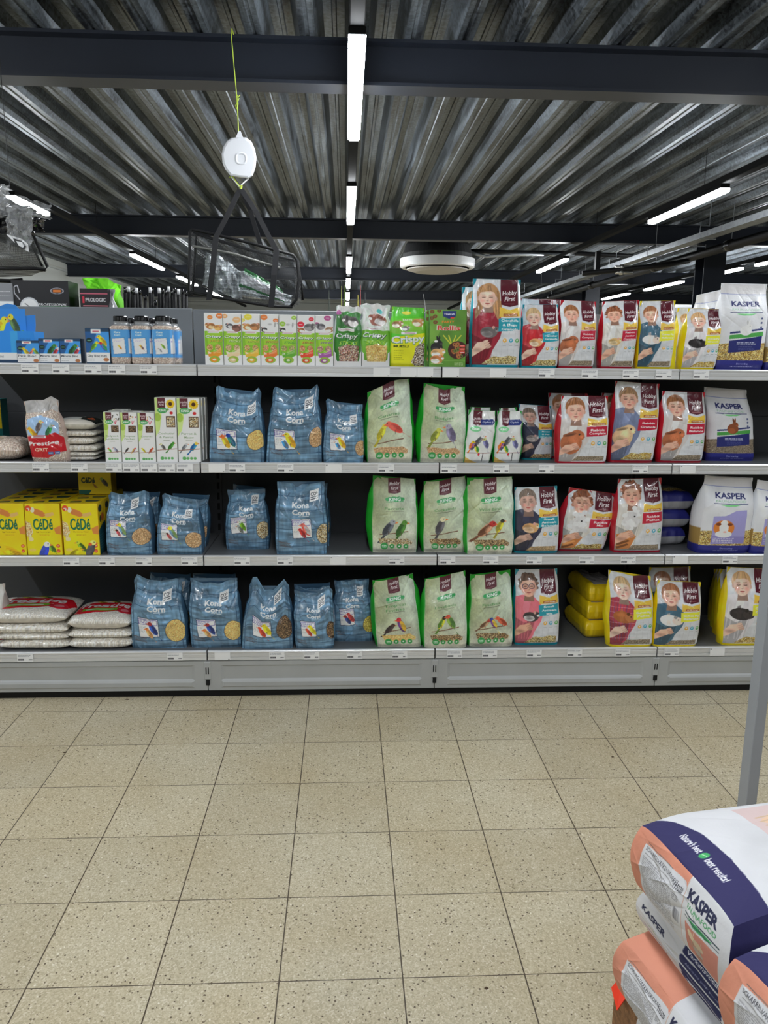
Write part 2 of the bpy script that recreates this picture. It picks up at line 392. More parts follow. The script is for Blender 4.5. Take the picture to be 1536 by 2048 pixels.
def bunny(c, x, y, s, body):
    """big rabbit held in the arms, seen from its side, ears laid back"""
    A = c.asp; dk = tuple(v*.6 for v in body); lt = tuple(min(255, v*1.3) for v in body)
    c.ell(x-s*.1, y+s*.25/A, s*.52, s*.62, body, .2); c.ell(x+s*.2, y-s*.18/A, s*.36, s*.3, body, .35)
    soft(c, x-s*.2, y+s*.5/A, s*.4, s*.35, dk, .6); soft(c, x, y+s*.05/A, s*.3, s*.35, lt, .5); soft(c, x+s*.42, y-s*.1/A, s*.14, s*.12, lt, .7)
    c.ell(x-s*.2, y-s*.22/A, s*.34, s*.1, tuple(v*.8 for v in body), -.25); c.ell(x-s*.2, y-s*.2/A, s*.24, s*.045, dk, -.25)
    c.ell(x+s*.28, y-s*.24/A, s*.05, s*.05, (24, 16, 14)); c.ell(x+s*.27, y-s*.26/A, s*.015, s*.015, (240, 230, 220)); c.ell(x+s*.53, y-s*.1/A, s*.04, s*.03, (150, 90, 80))
    for k in range(40): q, w = random.uniform(-.45, .35), random.uniform(-.1, .7); c.line(x+s*q, y+s*w/A, x+s*(q-.03), y+s*(w+.1)/A, s*.02, random.choice([dk, lt]), .25)
def P_kona(c, label, birds, seed='millet', win=(.86, .68, .165, .19), tag_=(.77, .13), lab=(.13, .56)):
    A = c.asp; b = (93, 125, 150)
    c.a[:] = C(*b); c.mottle(.22, 3, 26); c.mottle(.10, 24, 6); c.mottle(.10, 4, 4)
    for k in range(14): q = random.uniform(0, 1); c.line(random.uniform(0, .5), q, random.uniform(.5, 1), q+random.uniform(-.02, .02), .008, (126, 156, 180), .4)
    for y in (.17, .36, .62, .86): c.line(0, y+.01, 1, y, .012, (52, 80, 106))
    for y in (.19, .64, .885): c.line(0, y+.008, 1, y, .006, (112, 146, 172))
    c.line(.06, 0, .05, 1, .02, (64, 94, 120)); c.line(.94, 0, .95, 1, .015, (60, 88, 114))
    c.text('JE', .24, .15, .045, (46, 58, 72), shear=.3, bold=0)
    # faint drawing of a barn
    for k in range(9): c.line(.06+k*.025, .80+.004*k, .10+k*.025, .88, .006, (84, 76, 78)); 
    c.line(.05, .81, .3, .83, .01, (84, 74, 74)); c.line(.1, .86, .3, .89, .01, (80, 74, 76))
    c.text('Kona', .5, .285, .105, (232, 238, 244), width=.35, bold=.03); c.text('Corn', .5, .385, .105, (232, 238, 244), width=.35, bold=.03)
    c.line(.45, .44, .66, .438, .012, (206, 218, 228))
    x, y = tag_
    c.poly([(x-.09, y-.045), (x+.1, y-.07), (x+.09, y+.075), (x+.06, y+.08), (x-.1, y+.1)], (238, 240, 242))
    c.text('CO²', x, y-.005, .065, (20, 24, 30), width=.15, ang=-.1, bold=.02)
    for k in range(2): c.line(x-.075, y+.042+.026*k, x+.075, y+.028+.024*k, .018, (60, 66, 74))
    for k in range(5): c.line(x+.0+k*.015, y+.14, x+.08, y+.17+.012*k, .008, (70, 84, 96))
    x, y = lab
    c.poly([(x-.02, y-.025), (x+.37, y-.03), (x+.4, y+.25), (x+.02, y+.265)], (40, 60, 84))
    c.poly([(x-.01, y-.015), (x+.36, y-.02), (x+.385, y+.24), (x+.03, y+.255)], (238, 240, 242))
    for (p, q) in (((x, y), (x+.345, y-.006)), ((x+.345, y-.006), (x+.352, y+.065)), ((x+.352, y+.065), (x+.01, y+.075)), ((x+.01, y+.075), (x, y))):
        c.line(*p, *q, .012, (86, 76, 140))
    c.small(x+.02, y+.005, x+.3, y+.06, 3, (76, 66, 130), .6, .013); c.small(x+.03, y+.09, x+.17, y+.2, 6, (120, 124, 130), .7, .008)
    for (bx, by, s, body, head, wing, d) in birds: bird(c, x+.03+bx*.35, y+.02+by*.21, s*.42, body, head, wing, d, 1.0)
    wx, wy, rx, ry = win
    c.ell(wx, wy, rx+.01, ry+.01, (50, 70, 90)); c.speck(c.emask(wx, wy, rx, ry), SEEDS[seed], 2.4)
KB = {'lovebird': [(.42, .62, .62, (222, 180, 50), (226, 110, 60), (190, 150, 40), -1), (.72, .5, .62, (40, 110, 90), (30, 60, 150), (30, 90, 120), -1)],
      'budgie': [(.78, .5, .72, (235, 190, 40), (240, 205, 60), (200, 150, 40), -1), (.5, .72, .5, (40, 130, 200), (230, 230, 230), (90, 110, 130), -1)],
      'tropical': [(.74, .5, .7, (90, 130, 170), (226, 206, 50), (120, 150, 90), -1), (.48, .78, .4, (200, 50, 60), (60, 30, 30), (170, 90, 90), -1)],
      'parakeet': [(.72, .5, .6, (110, 160, 40), (200, 210, 200), (90, 140, 30), -1), (.58, .8, .5, (130, 136, 130), (150, 156, 150), (100, 104, 100), -1)],
      'galah': [(.7, .55, .66, (206, 70, 60), (226, 110, 100), (180, 176, 178), -1), (.5, .78, .5, (196, 40, 40), (200, 50, 50), (150, 30, 40), -1)],
      'finch': [(.7, .52, .64, (30, 70, 160), (150, 40, 50), (24, 46, 110), -1), (.5, .84, .5, (206, 160, 100), (210, 120, 60), (180, 130, 80), -1)],
      'canary': [(.76, .52, .66, (226, 212, 40), (230, 200, 40), (196, 180, 30), -1), (.5, .74, .55, (206, 70, 44), (214, 80, 50), (170, 56, 40), -1)],
      'redblue': [(.74, .5, .66, (190, 60, 60), (190, 60, 60), (150, 50, 56), -1), (.5, .66, .6, (36, 60, 130), (130, 40, 50), (30, 50, 100), -1)]}
def hf_logo(c, x0, x1, y1, y0=0.0, tip=.03):
    xm = (x0+x1)/2; w = x1-x0
    c.poly([(x0, y0), (x1, y0), (x1, y1), (xm, y1+tip), (x0, y1)], (84, 30, 40))
    ty = y1-w*.52/c.asp
    c.text('Hobby', xm, ty-w*.2/c.asp, w*.26, (244, 240, 240), width=w*.82, ang=-.08, shear=.25, bold=.012)
    c.text('First', xm, ty+w*.16/c.asp, w*.26, (244, 240, 240), width=w*.6, ang=-.08, shear=.3, bold=.012)
    c.line(x0+w*.2, y1-.012, x1-w*.2, y1-.012, .006, (170, 120, 120))
def P_king(c, title, birds, seed='millet', tab=(.36, .64), branch=True):
    A = c.asp
    g = np.linspace(0, 1, c.w)[None, :, None]; t = np.linspace(0, 1, c.h)[:, None, None]
    base = C(160, 168, 128)*(1-g)+C(186, 198, 182)*g; bot = C(190, 190, 172); k = np.clip((t-.55)/.4, 0, 1)
    c.a[:] = base*(1-k)+bot*k; c.mottle(.1, 5, 7); c.mottle(.05, 40, 55)
    c.rect(0, 0, .012, 1, (70, 170, 90)); c.rect(.985, 0, 1, 1, (196, 226, 204))
    hf_logo(c, tab[0], tab[1], .19, tip=.015)
    x = .51; y = .27
    for k in range(9): c.ell(x+(k-4)*.044, y+random.uniform(-.004, .004), .045, .055-.004*abs(k-4), (44, 146, 78))
    c.line(x-.2, y+.038, x+.2, y+.03, .01, (44, 146, 78)); c.text('KING', x, y+.002, .068, (240, 246, 240), width=.27, bold=.03)
    ls = title if isinstance(title, list) else [title]
    for i, s in enumerate(ls): c.text(s, .49, .39+.065*i-.03*(len(ls)-1), .062, (84, 138, 82), width=min(.5, .062*len(s)), bold=.008)
    ly = .43+.03*(len(ls)-1); c.line(.3, ly, .7, ly, .008, (70, 80, 60))
    if branch: c.line(.17, .765-.02, .8, .70, .018, (92, 60, 44)); c.line(.17, .76-.02, .8, .694, .006, (150, 110, 80))
    for b in birds: bird(c, *b)
    c.speck(c.pmask([(.14, .80), (.3, .79), (.6, .80), (.78, .795), (.9, .84), (.88, .88), (.6, .885), (.35, .89), (.18, .87)]), SEEDS[seed], 2.2)
    for i, xx in enumerate((.27, .44, .60, .75)):
        r = .082 if i == 0 else .056
        c.ell(xx, .9, r, r, (52, 142, 72)); c.ell(xx, .9, r*.35, r*.3, (210, 236, 214))
        if i == 0: c.rect(xx-.05, .888, xx+.05, .913, (52, 142, 72)); c.text('100%', xx, .895, .035, (235, 245, 235), width=.1, bold=.02); c.line(xx-.045, .915, xx+.045, .915, .01, (220, 236, 220))
ACC = {'teal': ((30, 142, 160), (24, 132, 148)), 'red': ((176, 34, 58), (158, 26, 44)), 'yellow': ((232, 212, 60), (222, 190, 20))}
def P_hobby(c, acc, title, who, pet, seed='muesli', icons=((230, 160, 60), (60, 150, 180), (90, 160, 90)), tabx=.57, strip=.965):
    A = c.asp; a, s = ACC[acc]
    c.a[:] = C(196, 198, 202); c.mottle(.04, 5, 30)
    for x in (.62, .75, .88): c.line(x, .6, x-.02, .9, .006, (176, 178, 182))
    sh = who.get('shirt', (160, 60, 60)); sk = who.get('skin', (222, 176, 156)); d = tuple(v*.75 for v in sh)
    c.poly([(0, .34), (.14, .31), (.4, .33), (.56, .42), (.62, .52), (.56, .66), (.42, .8), (.32, .965), (0, .965)], sh)
    c.poly([(0, .62), (.2, .68), (.44, .6), (.36, .8), (.24, .965), (0, .965)], d)
    c.poly([(.2, .33), (.34, .4), (.26, .6), (.16, .5)], tuple(min(255, v*1.12) for v in sh))
    if who.get('plaid'):
        for k in range(8): c.line(.02+.07*k, .34, .0+.06*k, .9, .012, (50, 60, 130), .5); c.line(0, .38+.07*k, .56, .36+.07*k, .014, (230, 200, 210), .4)
    for k in range(7): c.line(.05+.07*k, .45+.02*k, .02+.06*k, .9, .02, random.choice([d, tuple(min(255, v*1.15) for v in sh)]), .35)
    kid(c, .29, .205, .198, sk, who.get('hair', (140, 100, 70)), sh, who.get('style', 'short'), glasses=who.get('glasses', False))
    kind, pc, pb = pet
    if kind == 'rabbit': bunny(c, .26, .62, .40, pc)
    elif kind == 'fluffy':
        for k in range(60): f = random.uniform(.86, 1.04); c.ell(.3+random.gauss(0, .07), .53+random.gauss(0, .07), .06, .05, tuple(v*f for v in pc))
        for k in range(60): q, w = random.gauss(.3, .08), random.gauss(.53, .08); c.line(q, w, q+random.uniform(-.03, .03), w+.02, .006, (190, 186, 186), .6)
        c.ell(.35, .49, .018, .018, (20, 20, 20)); c.poly([(.02, .74), (.26, .68), (.42, .76), (.3, .93), (.02, .95)], (186, 116, 62))
        for k in range(4): c.poly([(.02, .76+.05*k), (.3-.02*k, .71+.05*k), (.34-.02*k, .73+.05*k), (.04, .79+.05*k)], random.choice([(110, 66, 36), (206, 140, 80)]))
    elif kind == 'pig': c.ell(.29, .57, .22, .14, pc, .15); c.ell(.45, .575, .12, .1, pb, .2); c.ell(.4, .52, .04, .04, tuple(v*.6 for v in pc)); c.ell(.46, .555, .014, .014, (20, 20, 20)); soft(c, .25, .54, .12, .06, tuple(min(255, v*1.3+14) for v in pc), .5); c.poly([(.2, .47), (.27, .455), (.3, .62), (.22, .64)], pb, .6)
    else: rodent(c, .33, .60, .34, pc, pb); soft(c, .3, .62, .12, .06, tuple(v*.7 for v in pc), .5)
    c.poly([(.0, .8), (.10, .715), (.26, .70), (.34, .735), (.30, .775), (.16, .82), (0, .88)], sk)
    for k in range(4): c.ell(.27+.022*k, .70+.022*k, .06, .026, tuple(v*(.98-.05*k) for v in sk), -.35); c.line(.22+.02*k, .70+.026*k, .31+.02*k, .685+.024*k, .006, tuple(v*.65 for v in sk), .7)
    soft(c, .12, .8, .12, .06, tuple(v*.6 for v in sk), .5)
    c.mottle(.04, 8, 10, 0, 0, .55, .88)
    hf_logo(c, tabx, .93, .29, tip=.025)
    c.poly([(tabx-.03, .315), (.75, .35), (.96, .315), (.97, .42), (tabx-.035, .43)], (236, 176, 70))
    for k in range(5): c.line(.66+.03*k, .365-.012*(2-abs(k-2)), .7+.03*k, .375-.012*(2-abs(k-2)), .008, (250, 214, 130))
    c.poly([(.62, .392), (.92, .388), (.93, .418), (.62, .422)], (150, 78, 30)); c.text('HOPE FARMS', .775, .405, .028, (250, 236, 210), width=.26, bold=.02)
    c.poly([(tabx-.05, .445), (.97, .435), (.97, .565), (.8, .58), (tabx-.05, .59)], a)
    n = len(title)
    for i, t in enumerate(title):
        c.text(t, .755, .515+(i-(n-1)/2)*.048, .048 if n > 1 else .055, (248, 248, 244), width=min(.36, .05*len(t)), bold=.025)
    for i, ic in enumerate(icons):
        x = .66+.13*i; c.ell(x, .69, .04, .045, ic); c.ell(x, .685, .018, .02, (214, 214, 214)); c.line(x-.035, .745, x+.035, .745, .008, (130, 134, 138))
    if seed in ('muesli', 'flake'): sp = [(.2, .955), (.34, .9), (.45, .865), (.6, .88), (.75, .86), (.93, .87), (.93, .955)]
    else: sp = [(.24, .955), (.36, .885), (.93, .88), (.93, .955)]
    c.speck(c.pmask(sp), SEEDS[seed], 2.4)
    c.rect(0, strip, 1, 1, s); c.rect(.975, 0, 1, strip, (206, 208, 206))
def P_kasper(c, pet, label=(96, 96, 168), small=('', ''), seed='muesli', flap=.12, animal=None):
    c.a[:] = C(204, 205, 209); c.mottle(.03, 4, 6)
    c.rect(0, 0, 1, flap, (196, 194, 196)); c.line(0, flap, 1, flap+.004, .012, (110, 120, 170))
    y = flap+.11
    c.text('KASPER', .5, y, .105, (28, 34, 92), width=.62, bold=.035); c.text('FAUNAFOOD', .51, y+.07, .045, (140, 178, 150), width=.62, bold=.0)
    c.line(.16, y+.105, .86, y+.1, .014, (28, 40, 90)); c.poly([(.28, y+.118), (.72, y+.112), (.6, y+.135), (.42, y+.137)], (110, 190, 120))
    c.speck(c.pmask([(0, .7), (.3, .68), (.7, .69), (1, .68), (1, .9), (0, .9)]), SEEDS[seed], 2.6)
    if pet == 'pig':
        c.poly([(.2, .5), (.42, .49), (.62, .42), (.84, .41), (.84, .85), (.2, .87)], (150, 146, 196)); c.rect(.2, .76, .84, .86, (128, 122, 180))
        c.ell(.42, .65, .2, .16, (204, 120, 50)); c.ell(.42, .64, .09, .15, (244, 240, 236)); c.ell(.42, .73, .16, .07, (244, 238, 230)); c.ell(.31, .6, .05, .03, (120, 60, 30)); c.ell(.53, .6, .05, .03, (120, 60, 30))
        c.ell(.44, .7, .035, .016, (220, 150, 140)); c.small(.23, .775, .7, .85, 3, (226, 226, 240), .7, .012)
    else:
        c.poly([(.2, .56), (.9, .51), (.9, .53), (.2, .58)], (30, 40, 100)); c.poly([(.2, .595), (.9, .55), (.9, .6), (.2, .64)], (70, 150, 70))
        c.poly([(.2, .66), (.88, .6), (.88, .76), (.2, .8)], (34, 40, 104)); c.small(.36, .67, .8, .7, 2, (236, 238, 246), .8, .016); c.small(.4, .72, .75, .77, 3, (150, 154, 190), .8, .006)
        rabbit(c, .52, .54, .26, pet); 
        for k in range(3): c.ell(.84, .4+.05*k, .022, .022, (70, 80, 120))
    c.rect(0, .885, 1, 1, (38, 40, 120)); c.text('Diervoeding', .52, .925, .034, (200, 204, 236), width=.24, bold=0); c.text('van mens tot wildieren!', .52, .955, .03, (200, 204, 236), width=.48, bold=0)
def P_stick(c, col, pets, blobs):
    c.a[:] = C(228, 228, 226); A = c.asp
    c.poly([(0, .34), (.4, .35), (.7, .36), (1, .35), (1, .8), (0, .8)], (124, 176, 42)); c.poly([(.1, .36), (.9, .36), (.7, .6), (.2, .62)], (146, 190, 52))
    for (x, y, r, b) in blobs: c.ell(x, y, r, r*.75, b); c.line(x-r*.5, y, x+r*.5, y, .02, (250, 246, 240))
    for k in range(6): c.line(.5+.05*k, .13-.008*k, .52+.06*k, .1-.01*k, .006, (180, 180, 180))
    for (x, y, s, b, b2, d, lop) in pets: rodent(c, x, y, s, b, b2, d, lop=lop)
    c.rect(.18, .345, .8, .38, (236, 230, 232)); c.rect(.18, .345, .8, .35, (170, 80, 100)); c.line(.26, .364, .74, .364, .018, (150, 90, 110)); c.ell(.22, .363, .025, .02, (60, 30, 40))
    c.text('Crispy', .5, .452, .13, (30, 84, 50), width=.92, shear=.12, bold=.05); c.text('Crispy', .48, .446, .13, (246, 248, 246), width=.88, shear=.12, bold=.025)
    c.text('STICKS', .6, .54, .10, (40, 110, 50), width=.66, shear=.25, bold=.03); c.text('STICKS', .59, .536, .10, tuple(min(255, v*1.05+20) for v in col), width=.66, shear=.25, bold=.005)
    for x in (.27, .72): c.speck(c.emask(x, .66, .17, .17, .3 if x < .5 else -.3), [(220, 196, 150), (190, 150, 100), (120, 90, 60), col], 2.2)
    c.poly([(.1, .72), (.3, .75), (.6, .74), (.9, .66), (.92, .8), (.7, .84), (.2, .84)], col)
    for k in range(4): c.line(.45, .72+.018*k, .88, .68+.022*k, .012, (250, 240, 226), .8)
    c.text('2x', .24, .76, .1, (250, 246, 238), width=.18, shear=.15, bold=.03)
    c.poly([(0, .8), (.16, .83), (.22, .93), (.78, .94), (.86, .83), (1, .79), (1, 1), (0, 1)], (228, 228, 228))
    c.ell(.52, .89, .3, .19, (140, 170, 60)); c.ell(.48, .9, .2, .12, tuple(v*.95 for v in col)); c.ell(.5, .895, .1, .06, (240, 226, 190))
    c.poly([(0, .92), (.2, .96), (.8, .965), (1, .92), (1, 1), (0, 1)], (228, 228, 228))
def P_muesli(c):
    c.a[:] = C(86, 190, 50); c.poly([(0, .52), (1, .42), (1, 1), (0, 1)], (214, 214, 40)); c.mottle(.06, 3, 4)
    c.poly([(0, .24), (.4, .2), (1, .16), (1, .4), (.6, .48), (0, .44)], (120, 180, 60))
    rodent(c, .17, .3, .3, (150, 110, 70), (226, 210, 190)); rodent(c, .78, .26, .34, (190, 140, 90), (232, 212, 190), 1); rodent(c, .42, .36, .22, (110, 100, 96), (220, 220, 220))
    c.ell(.45, .1, .14, .05, (226, 206, 40)); c.text('TASTE', .47, .215, .06, (244, 246, 240), width=.3, bold=.02)
    c.poly([(.3, .42), (.75, .41), (.75, .45), (.3, .46)], (236, 232, 234)); c.line(.4, .435, .7, .435, .016, (150, 90, 110))
    c.text('Crispy', .5, .535, .2, (30, 120, 50), width=1.0, ang=-.08, bold=.06); c.text('Crispy', .5, .53, .2, (244, 248, 244), width=.96, ang=-.08, bold=.03)
    c.text('MUESLI', .3, .655, .07, (50, 60, 20), width=.42, bold=.03); c.small(.1, .71, .42, .9, 5, (90, 100, 20), .7, .012)
    c.speck(c.pmask([(.95, .58), (1, .62), (1, .98), (.72, .98), (.6, .92), (.68, .8), (.72, .66)]), SEEDS['dark']+SEEDS['sand'], 3)
def P_rollis(c):
    c.a[:] = C(86, 132, 46); c.poly([(0, 0), (.5, 0), (.2, .5), (0, .6)], (110, 156, 60)); c.mottle(.06, 4, 5)
    for (x, y) in ((.06, .04), (.14, .12), (.05, .15), (.15, .22), (.25, .02)): c.ell(x, y, .06, .05, (120, 60, 36)); c.ell(x, y, .025, .02, (90, 110, 50))
    c.poly([(.34, .02), (.72, .02), (.7, .12), (.53, .16), (.36, .12)], (30, 44, 110)); c.text('Vitakraft', .53, .075, .05, (244, 244, 250), width=.3, bold=.02); c.rect(.56, .13, .66, .15, (210, 40, 50))
    c.text('PARTY', .5, .21, .06, (214, 120, 40), width=.34, bold=.03)
    c.text('Rollis', .52, .315, .12, (250, 246, 240), width=.66, bold=.06); c.text('Rollis', .52, .315, .12, (196, 40, 34), width=.62, bold=.025)
    for a in (-.5, -.2, .2, .5): c.line(.62, .62, .62+a*.5, .44, .03, (190, 190, 60))
    rabbit(c, .2, .66, .36, (30, 28, 30), (60, 56, 58)); c.ell(.18, .55, .05, .03, (236, 236, 236)); rodent(c, .22, .76, .36, (214, 170, 110), (240, 232, 220)); rodent(c, .2, .87, .34, (190, 120, 66), (236, 226, 214))
    c.ell(.78, .7, .27, .24, (60, 26, 20))
    for k in range(24):
        t = random.uniform(0, 6.28); r = random.uniform(0, .2); x, y = .78+r*math.cos(t), .7+r*math.sin(t)/c.asp
        c.ell(x, y, .055, .05, random.choice([(150, 84, 44), (120, 60, 40), (96, 110, 50), (166, 104, 60)])); c.ell(x, y, .02, .018, (50, 24, 18))
    for k in range(3): c.rect(.82, .61+.055*k, .98, .645+.055*k, (196, 50, 44)); c.line(.85, .627+.055*k, .96, .627+.055*k, .012, (250, 230, 220))
    c.rect(0, .885, 1, .89, (140, 176, 90)); c.small(.05, .91, .4, .95, 2, (220, 230, 190)); c.small(.7, .91, .95, .97, 3, (220, 230, 190))
def P_cede(c, v=0):
    c.a[:] = C(240, 196, 20); c.mottle(.04, 3, 3)
    c.poly([(.2, .07), (.5, .14), (.62, .22), (.5, .26), (.26, .2)], (196, 120, 60)); c.poly([(.56, .2), (.8, .16), (.84, .22), (.6, .27)], (206, 168, 100)); c.ell(.22, .12, .06, .08, (226, 210, 180))
    c.ell(.1, .09, .085, .085, (206, 74, 34)); c.line(.06, .09, .14, .09, .02, (250, 230, 200)); c.ell(.12, .12, .02, .02, (250, 240, 230))
    for dx, cc in ((0.008, (20, 60, 40)), (0, (14, 104, 78))): c.text('CéDé', .49+dx, .39+dx*.4, .33, cc, width=.56, bold=.02)
    c.speck(c.pmask([(0, .33), (.14, .38), (.2, .55), (.1, .7), (0, .6)]), [(230, 200, 140), (190, 140, 80), (240, 220, 170)], 4)
    c.poly([(.8, .48), (1, .42), (1, .6), (.84, .58)], (200, 126, 60))
    c.text(['Egg Foodmanger', 'Egg Foodmanger', 'Morawnse Rood'][v], .5, .545, .032, (110, 80, 20), width=.42, bold=.01); c.small(.38, .575, .66, .62, 2, (150, 120, 40), .9, .01)
    c.ell(.13, .69, .07, .06, (226, 200, 150)); c.ell(.15, .9, .1, .05, (220, 186, 90))
    for y in (.82, .92): c.ell(.89, y, .055, .055, (206, 74, 34)); c.line(.86, y, .92, y, .014, (250, 230, 200))
    if v == 0: bird(c, .55, .96, .8, (226, 180, 20), (232, 190, 30), (206, 160, 20), -1, .5)
    elif v == 1: bird(c, .7, .86, .36, (120, 170, 40), (150, 190, 50), (70, 100, 40), -1); bird(c, .48, .94, .55, (40, 60, 190), (220, 226, 240), (60, 80, 180), 1, 1.2)
    else: bird(c, .5, .84, .36, (120, 160, 40), (190, 200, 60), (60, 90, 30), -1); bird(c, .74, .9, .5, (60, 60, 64), (236, 226, 120), (90, 90, 94), 1, 1.2); c.ell(.74, .79, .05, .045, (214, 90, 40)); bird(c, .3, .95, .4, (220, 196, 20), None, None, 1, .6)
def P_kingbox(c, title, birds, big=False):
    c.a[:] = C(222, 226, 218)
    c.poly([(0, 0), (.35, 0), (.3, .3), (.2, .5), (0, .6)], (186, 206, 130)); c.ell(.12, .3, .15, .2, (150, 180, 70)); c.mottle(.04, 3, 5)
    hf_logo(c, .14, .5, .15, tip=.02); c.ell(.36, .195, .24, .14, (66, 150, 86)); c.text('KING', .36, .195, .1, (240, 246, 240), width=.34, bold=.03)
    if big:
        for k in range(12): t = k*math.pi/6; c.ell(.75+.14*math.cos(t), .095+.14*math.sin(t)/c.asp, .08, .05, (238, 176, 30), t)
        c.ell(.75, .095, .09, .09, (70, 40, 20)); c.ell(.62, .18, .06, .05, (110, 150, 60)); c.ell(.78, .235, .08, .07, (190, 40, 44))
        c.rect(.52, .285, .95, .455, (70, 44, 26)); c.speck(c.pmask([(.56, .3), (.92, .3), (.92, .445), (.56, .445)]), SEEDS['parrot'], 3)
        ty = .55
    else:
        for k in range(7): c.ell(random.uniform(.55, .95), random.uniform(.04, .16), .06, .03, random.choice([(190, 50, 70), (60, 50, 40), (200, 170, 120)]), random.uniform(0, 3))
        for k in range(3): c.line(.72, .24, .64+.1*k, .16, .03, (196, 70, 90))
        c.rect(.46, .265, .92, .4, (60, 40, 26)); c.speck(c.pmask([(.5, .275), (.88, .275), (.88, .39), (.5, .39)]), SEEDS['dark'], 3)
        ty = .475
    for i, t in enumerate(title): c.text(t, .5, ty+i*.058, .1, (120, 140, 110), width=min(.9, .085*len(t)), bold=.005)
    c.line(.35, ty+.055*len(title), .65, ty+.055*len(title), .02, (130, 130, 120))
    for b in birds: bird(c, *b)
    c.line(.0, .815, 1, .79, .03, (130, 80, 60))
    if not big: c.poly([(.15, .83), (.85, .83), (.8, .93), (.2, .93)], (208, 212, 204))
    for i in range(4): c.ell(.26+.16*i, .94, .09-.02*(i > 0), .08-.02*(i > 0), (90, 160, 90))
def P_bloc(c, title, birds, split=.68, pic=(60, 140, 210)):
    A = c.asp
    c.a[:] = C(30, 60, 88); c.rect(0, .1, 1, split, pic); c.poly([(0, .1), (.5, .1), (.2, split), (0, split)], (34, 84, 140)); c.rect(0, split, 1, .96, (226, 228, 228))
    c.rect(.25, .03, .65, .15, (240, 240, 240)); c.line(.32, .09, .58, .09, .04, (176, 60, 80)); c.ell(.16, .34, .13, .1, (16, 40, 36)); c.line(.08, .34, .24, .34, .03, (110, 170, 140))
    for b in birds: bird(c, *b)
    c.rect(0, split, 1, .96, (226, 228, 228)); c.text(title, .45, split+.09, .1 if split < .8 else .09, (40, 44, 54), width=.8, bold=.01); c.ell(.83, .88, .12, .08, (170, 110, 70)); c.small(.05, split+.16, .5, .93, 2, (120, 120, 126), .6, .02)
def P_jar(c, birds):
    c.a[:] = C(198, 192, 184); c.mottle(.1, 8, 10); c.rect(0, 0, 1, .14, (120, 122, 124)); c.speck(c.pmask([(0, .14), (1, .14), (1, 1), (0, 1)]), SEEDS['grit'], 1.6)
    c.rect(0, .22, 1, .84, (84, 150, 206)); c.text('Kona', .42, .285, .1, (226, 236, 246), width=.36, bold=.03); c.text('Corn', .42, .345, .1, (226, 236, 246), width=.36, bold=.03)
    c.poly([(.1, .42), (.82, .4), (.88, .76), (.16, .78)], (60, 110, 160)); c.poly([(.12, .43), (.8, .41), (.85, .75), (.18, .77)], (238, 238, 240)); c.small(.17, .45, .74, .5, 2, (110, 90, 160), .7, .02); c.small(.18, .55, .45, .72, 5, (150, 150, 156), .7, .012)
    for b in birds: bird(c, *b)
def P_grit(c):
    c.a[:] = C(176, 160, 150); c.speck(c.pmask([(0, 0), (1, 0), (1, 1), (0, 1)]), SEEDS['grit'], 2.4); c.rect(0, 0, 1, .2, (168, 166, 166)); c.mottle(.12, 6, 3, 0, 0, 1, .25)
    c.poly([(.08, .3), (.5, .24), (.95, .38), (.9, .6), (.05, .55)], (150, 180, 214))
    bird(c, .42, .42, .34, (110, 100, 96), (226, 196, 120), (90, 80, 80), 1, 1.1); bird(c, .22, .52, .34, (214, 160, 30), (216, 170, 40), (190, 140, 30), -1, 1.0); bird(c, .66, .5, .32, (50, 140, 70), (150, 170, 160), (40, 100, 60), 1, 1.0)
    c.poly([(0, .58), (.3, .56), (.6, .56), (.8, .54), (1, .6), (1, .82), (.75, .86), (.5, .93), (0, .92)], (178, 22, 34))
    c.rect(.14, .565, .56, .605, (236, 232, 234)); c.line(.2, .585, .52, .585, .02, (140, 60, 80))
    c.text('Prestige', .44, .69, .12, (246, 244, 244), width=.84, ang=-.03, shear=.1, bold=.03); c.text('GRIT', .36, .795, .1, (236, 222, 190), width=.36, bold=.01)
    for x in (.6, .78): c.rect(x-.07, .83, x+.07, .87, (60, 100, 160)); c.line(x-.05, .85, x+.05, .85, .014, (220, 226, 240))
def P_prestige_top(c):
    c.a[:] = C(196, 192, 184); c.speck(c.pmask([(0, 0), (1, 0), (1, 1), (0, 1)]), SEEDS['sand'], 2)
    bird(c, .55, .1, .2, (180, 160, 40), (150, 160, 60), (80, 110, 50), -1, .7); bird(c, .4, .14, .2, (206, 180, 60), None, None, -1, .6)
    c.poly([(.08, .3), (.3, .2), (.6, .18), (.9, .2), (1, .34), (.96, .5), (.8, .55), (.5, .62), (.2, .68), (.04, .62)], (190, 20, 34))
    c.text('Prestige', .5, .32, .12, (246, 244, 244), width=.72, bold=.03); c.poly([(.2, .45), (.68, .42), (.68, .54), (.2, .57)], (110, 170, 50)); c.line(.26, .5, .62, .48, .03, (230, 240, 220))
    c.ell(.82, .52, .13, .1, (196, 40, 54)); c.ell(.82, .51, .07, .05, (226, 120, 130)); c.a[:] = np.roll(c.a, int(.13*c.h), 0)
def P_ticket(c, blank=0):
    c.a[:] = C(236, 236, 240)
    if not blank:
        c.small(.06, .1, .9, .42, 2, (70, 72, 78), .7, .035); c.rect(.06, .62, .42, .82, (60, 60, 64))
        for k in range(5): c.rect(.1+.06*k, .62, .115+.06*k, .82, (230, 230, 230))
        c.small(.72, .62, .94, .82, 1, (50, 50, 54), 1, .07)
    elif blank == 1: c.rect(.86, .85, .94, .92, (60, 60, 64))
    else: c.rect(.05, .1, .14, .18, (60, 60, 64))
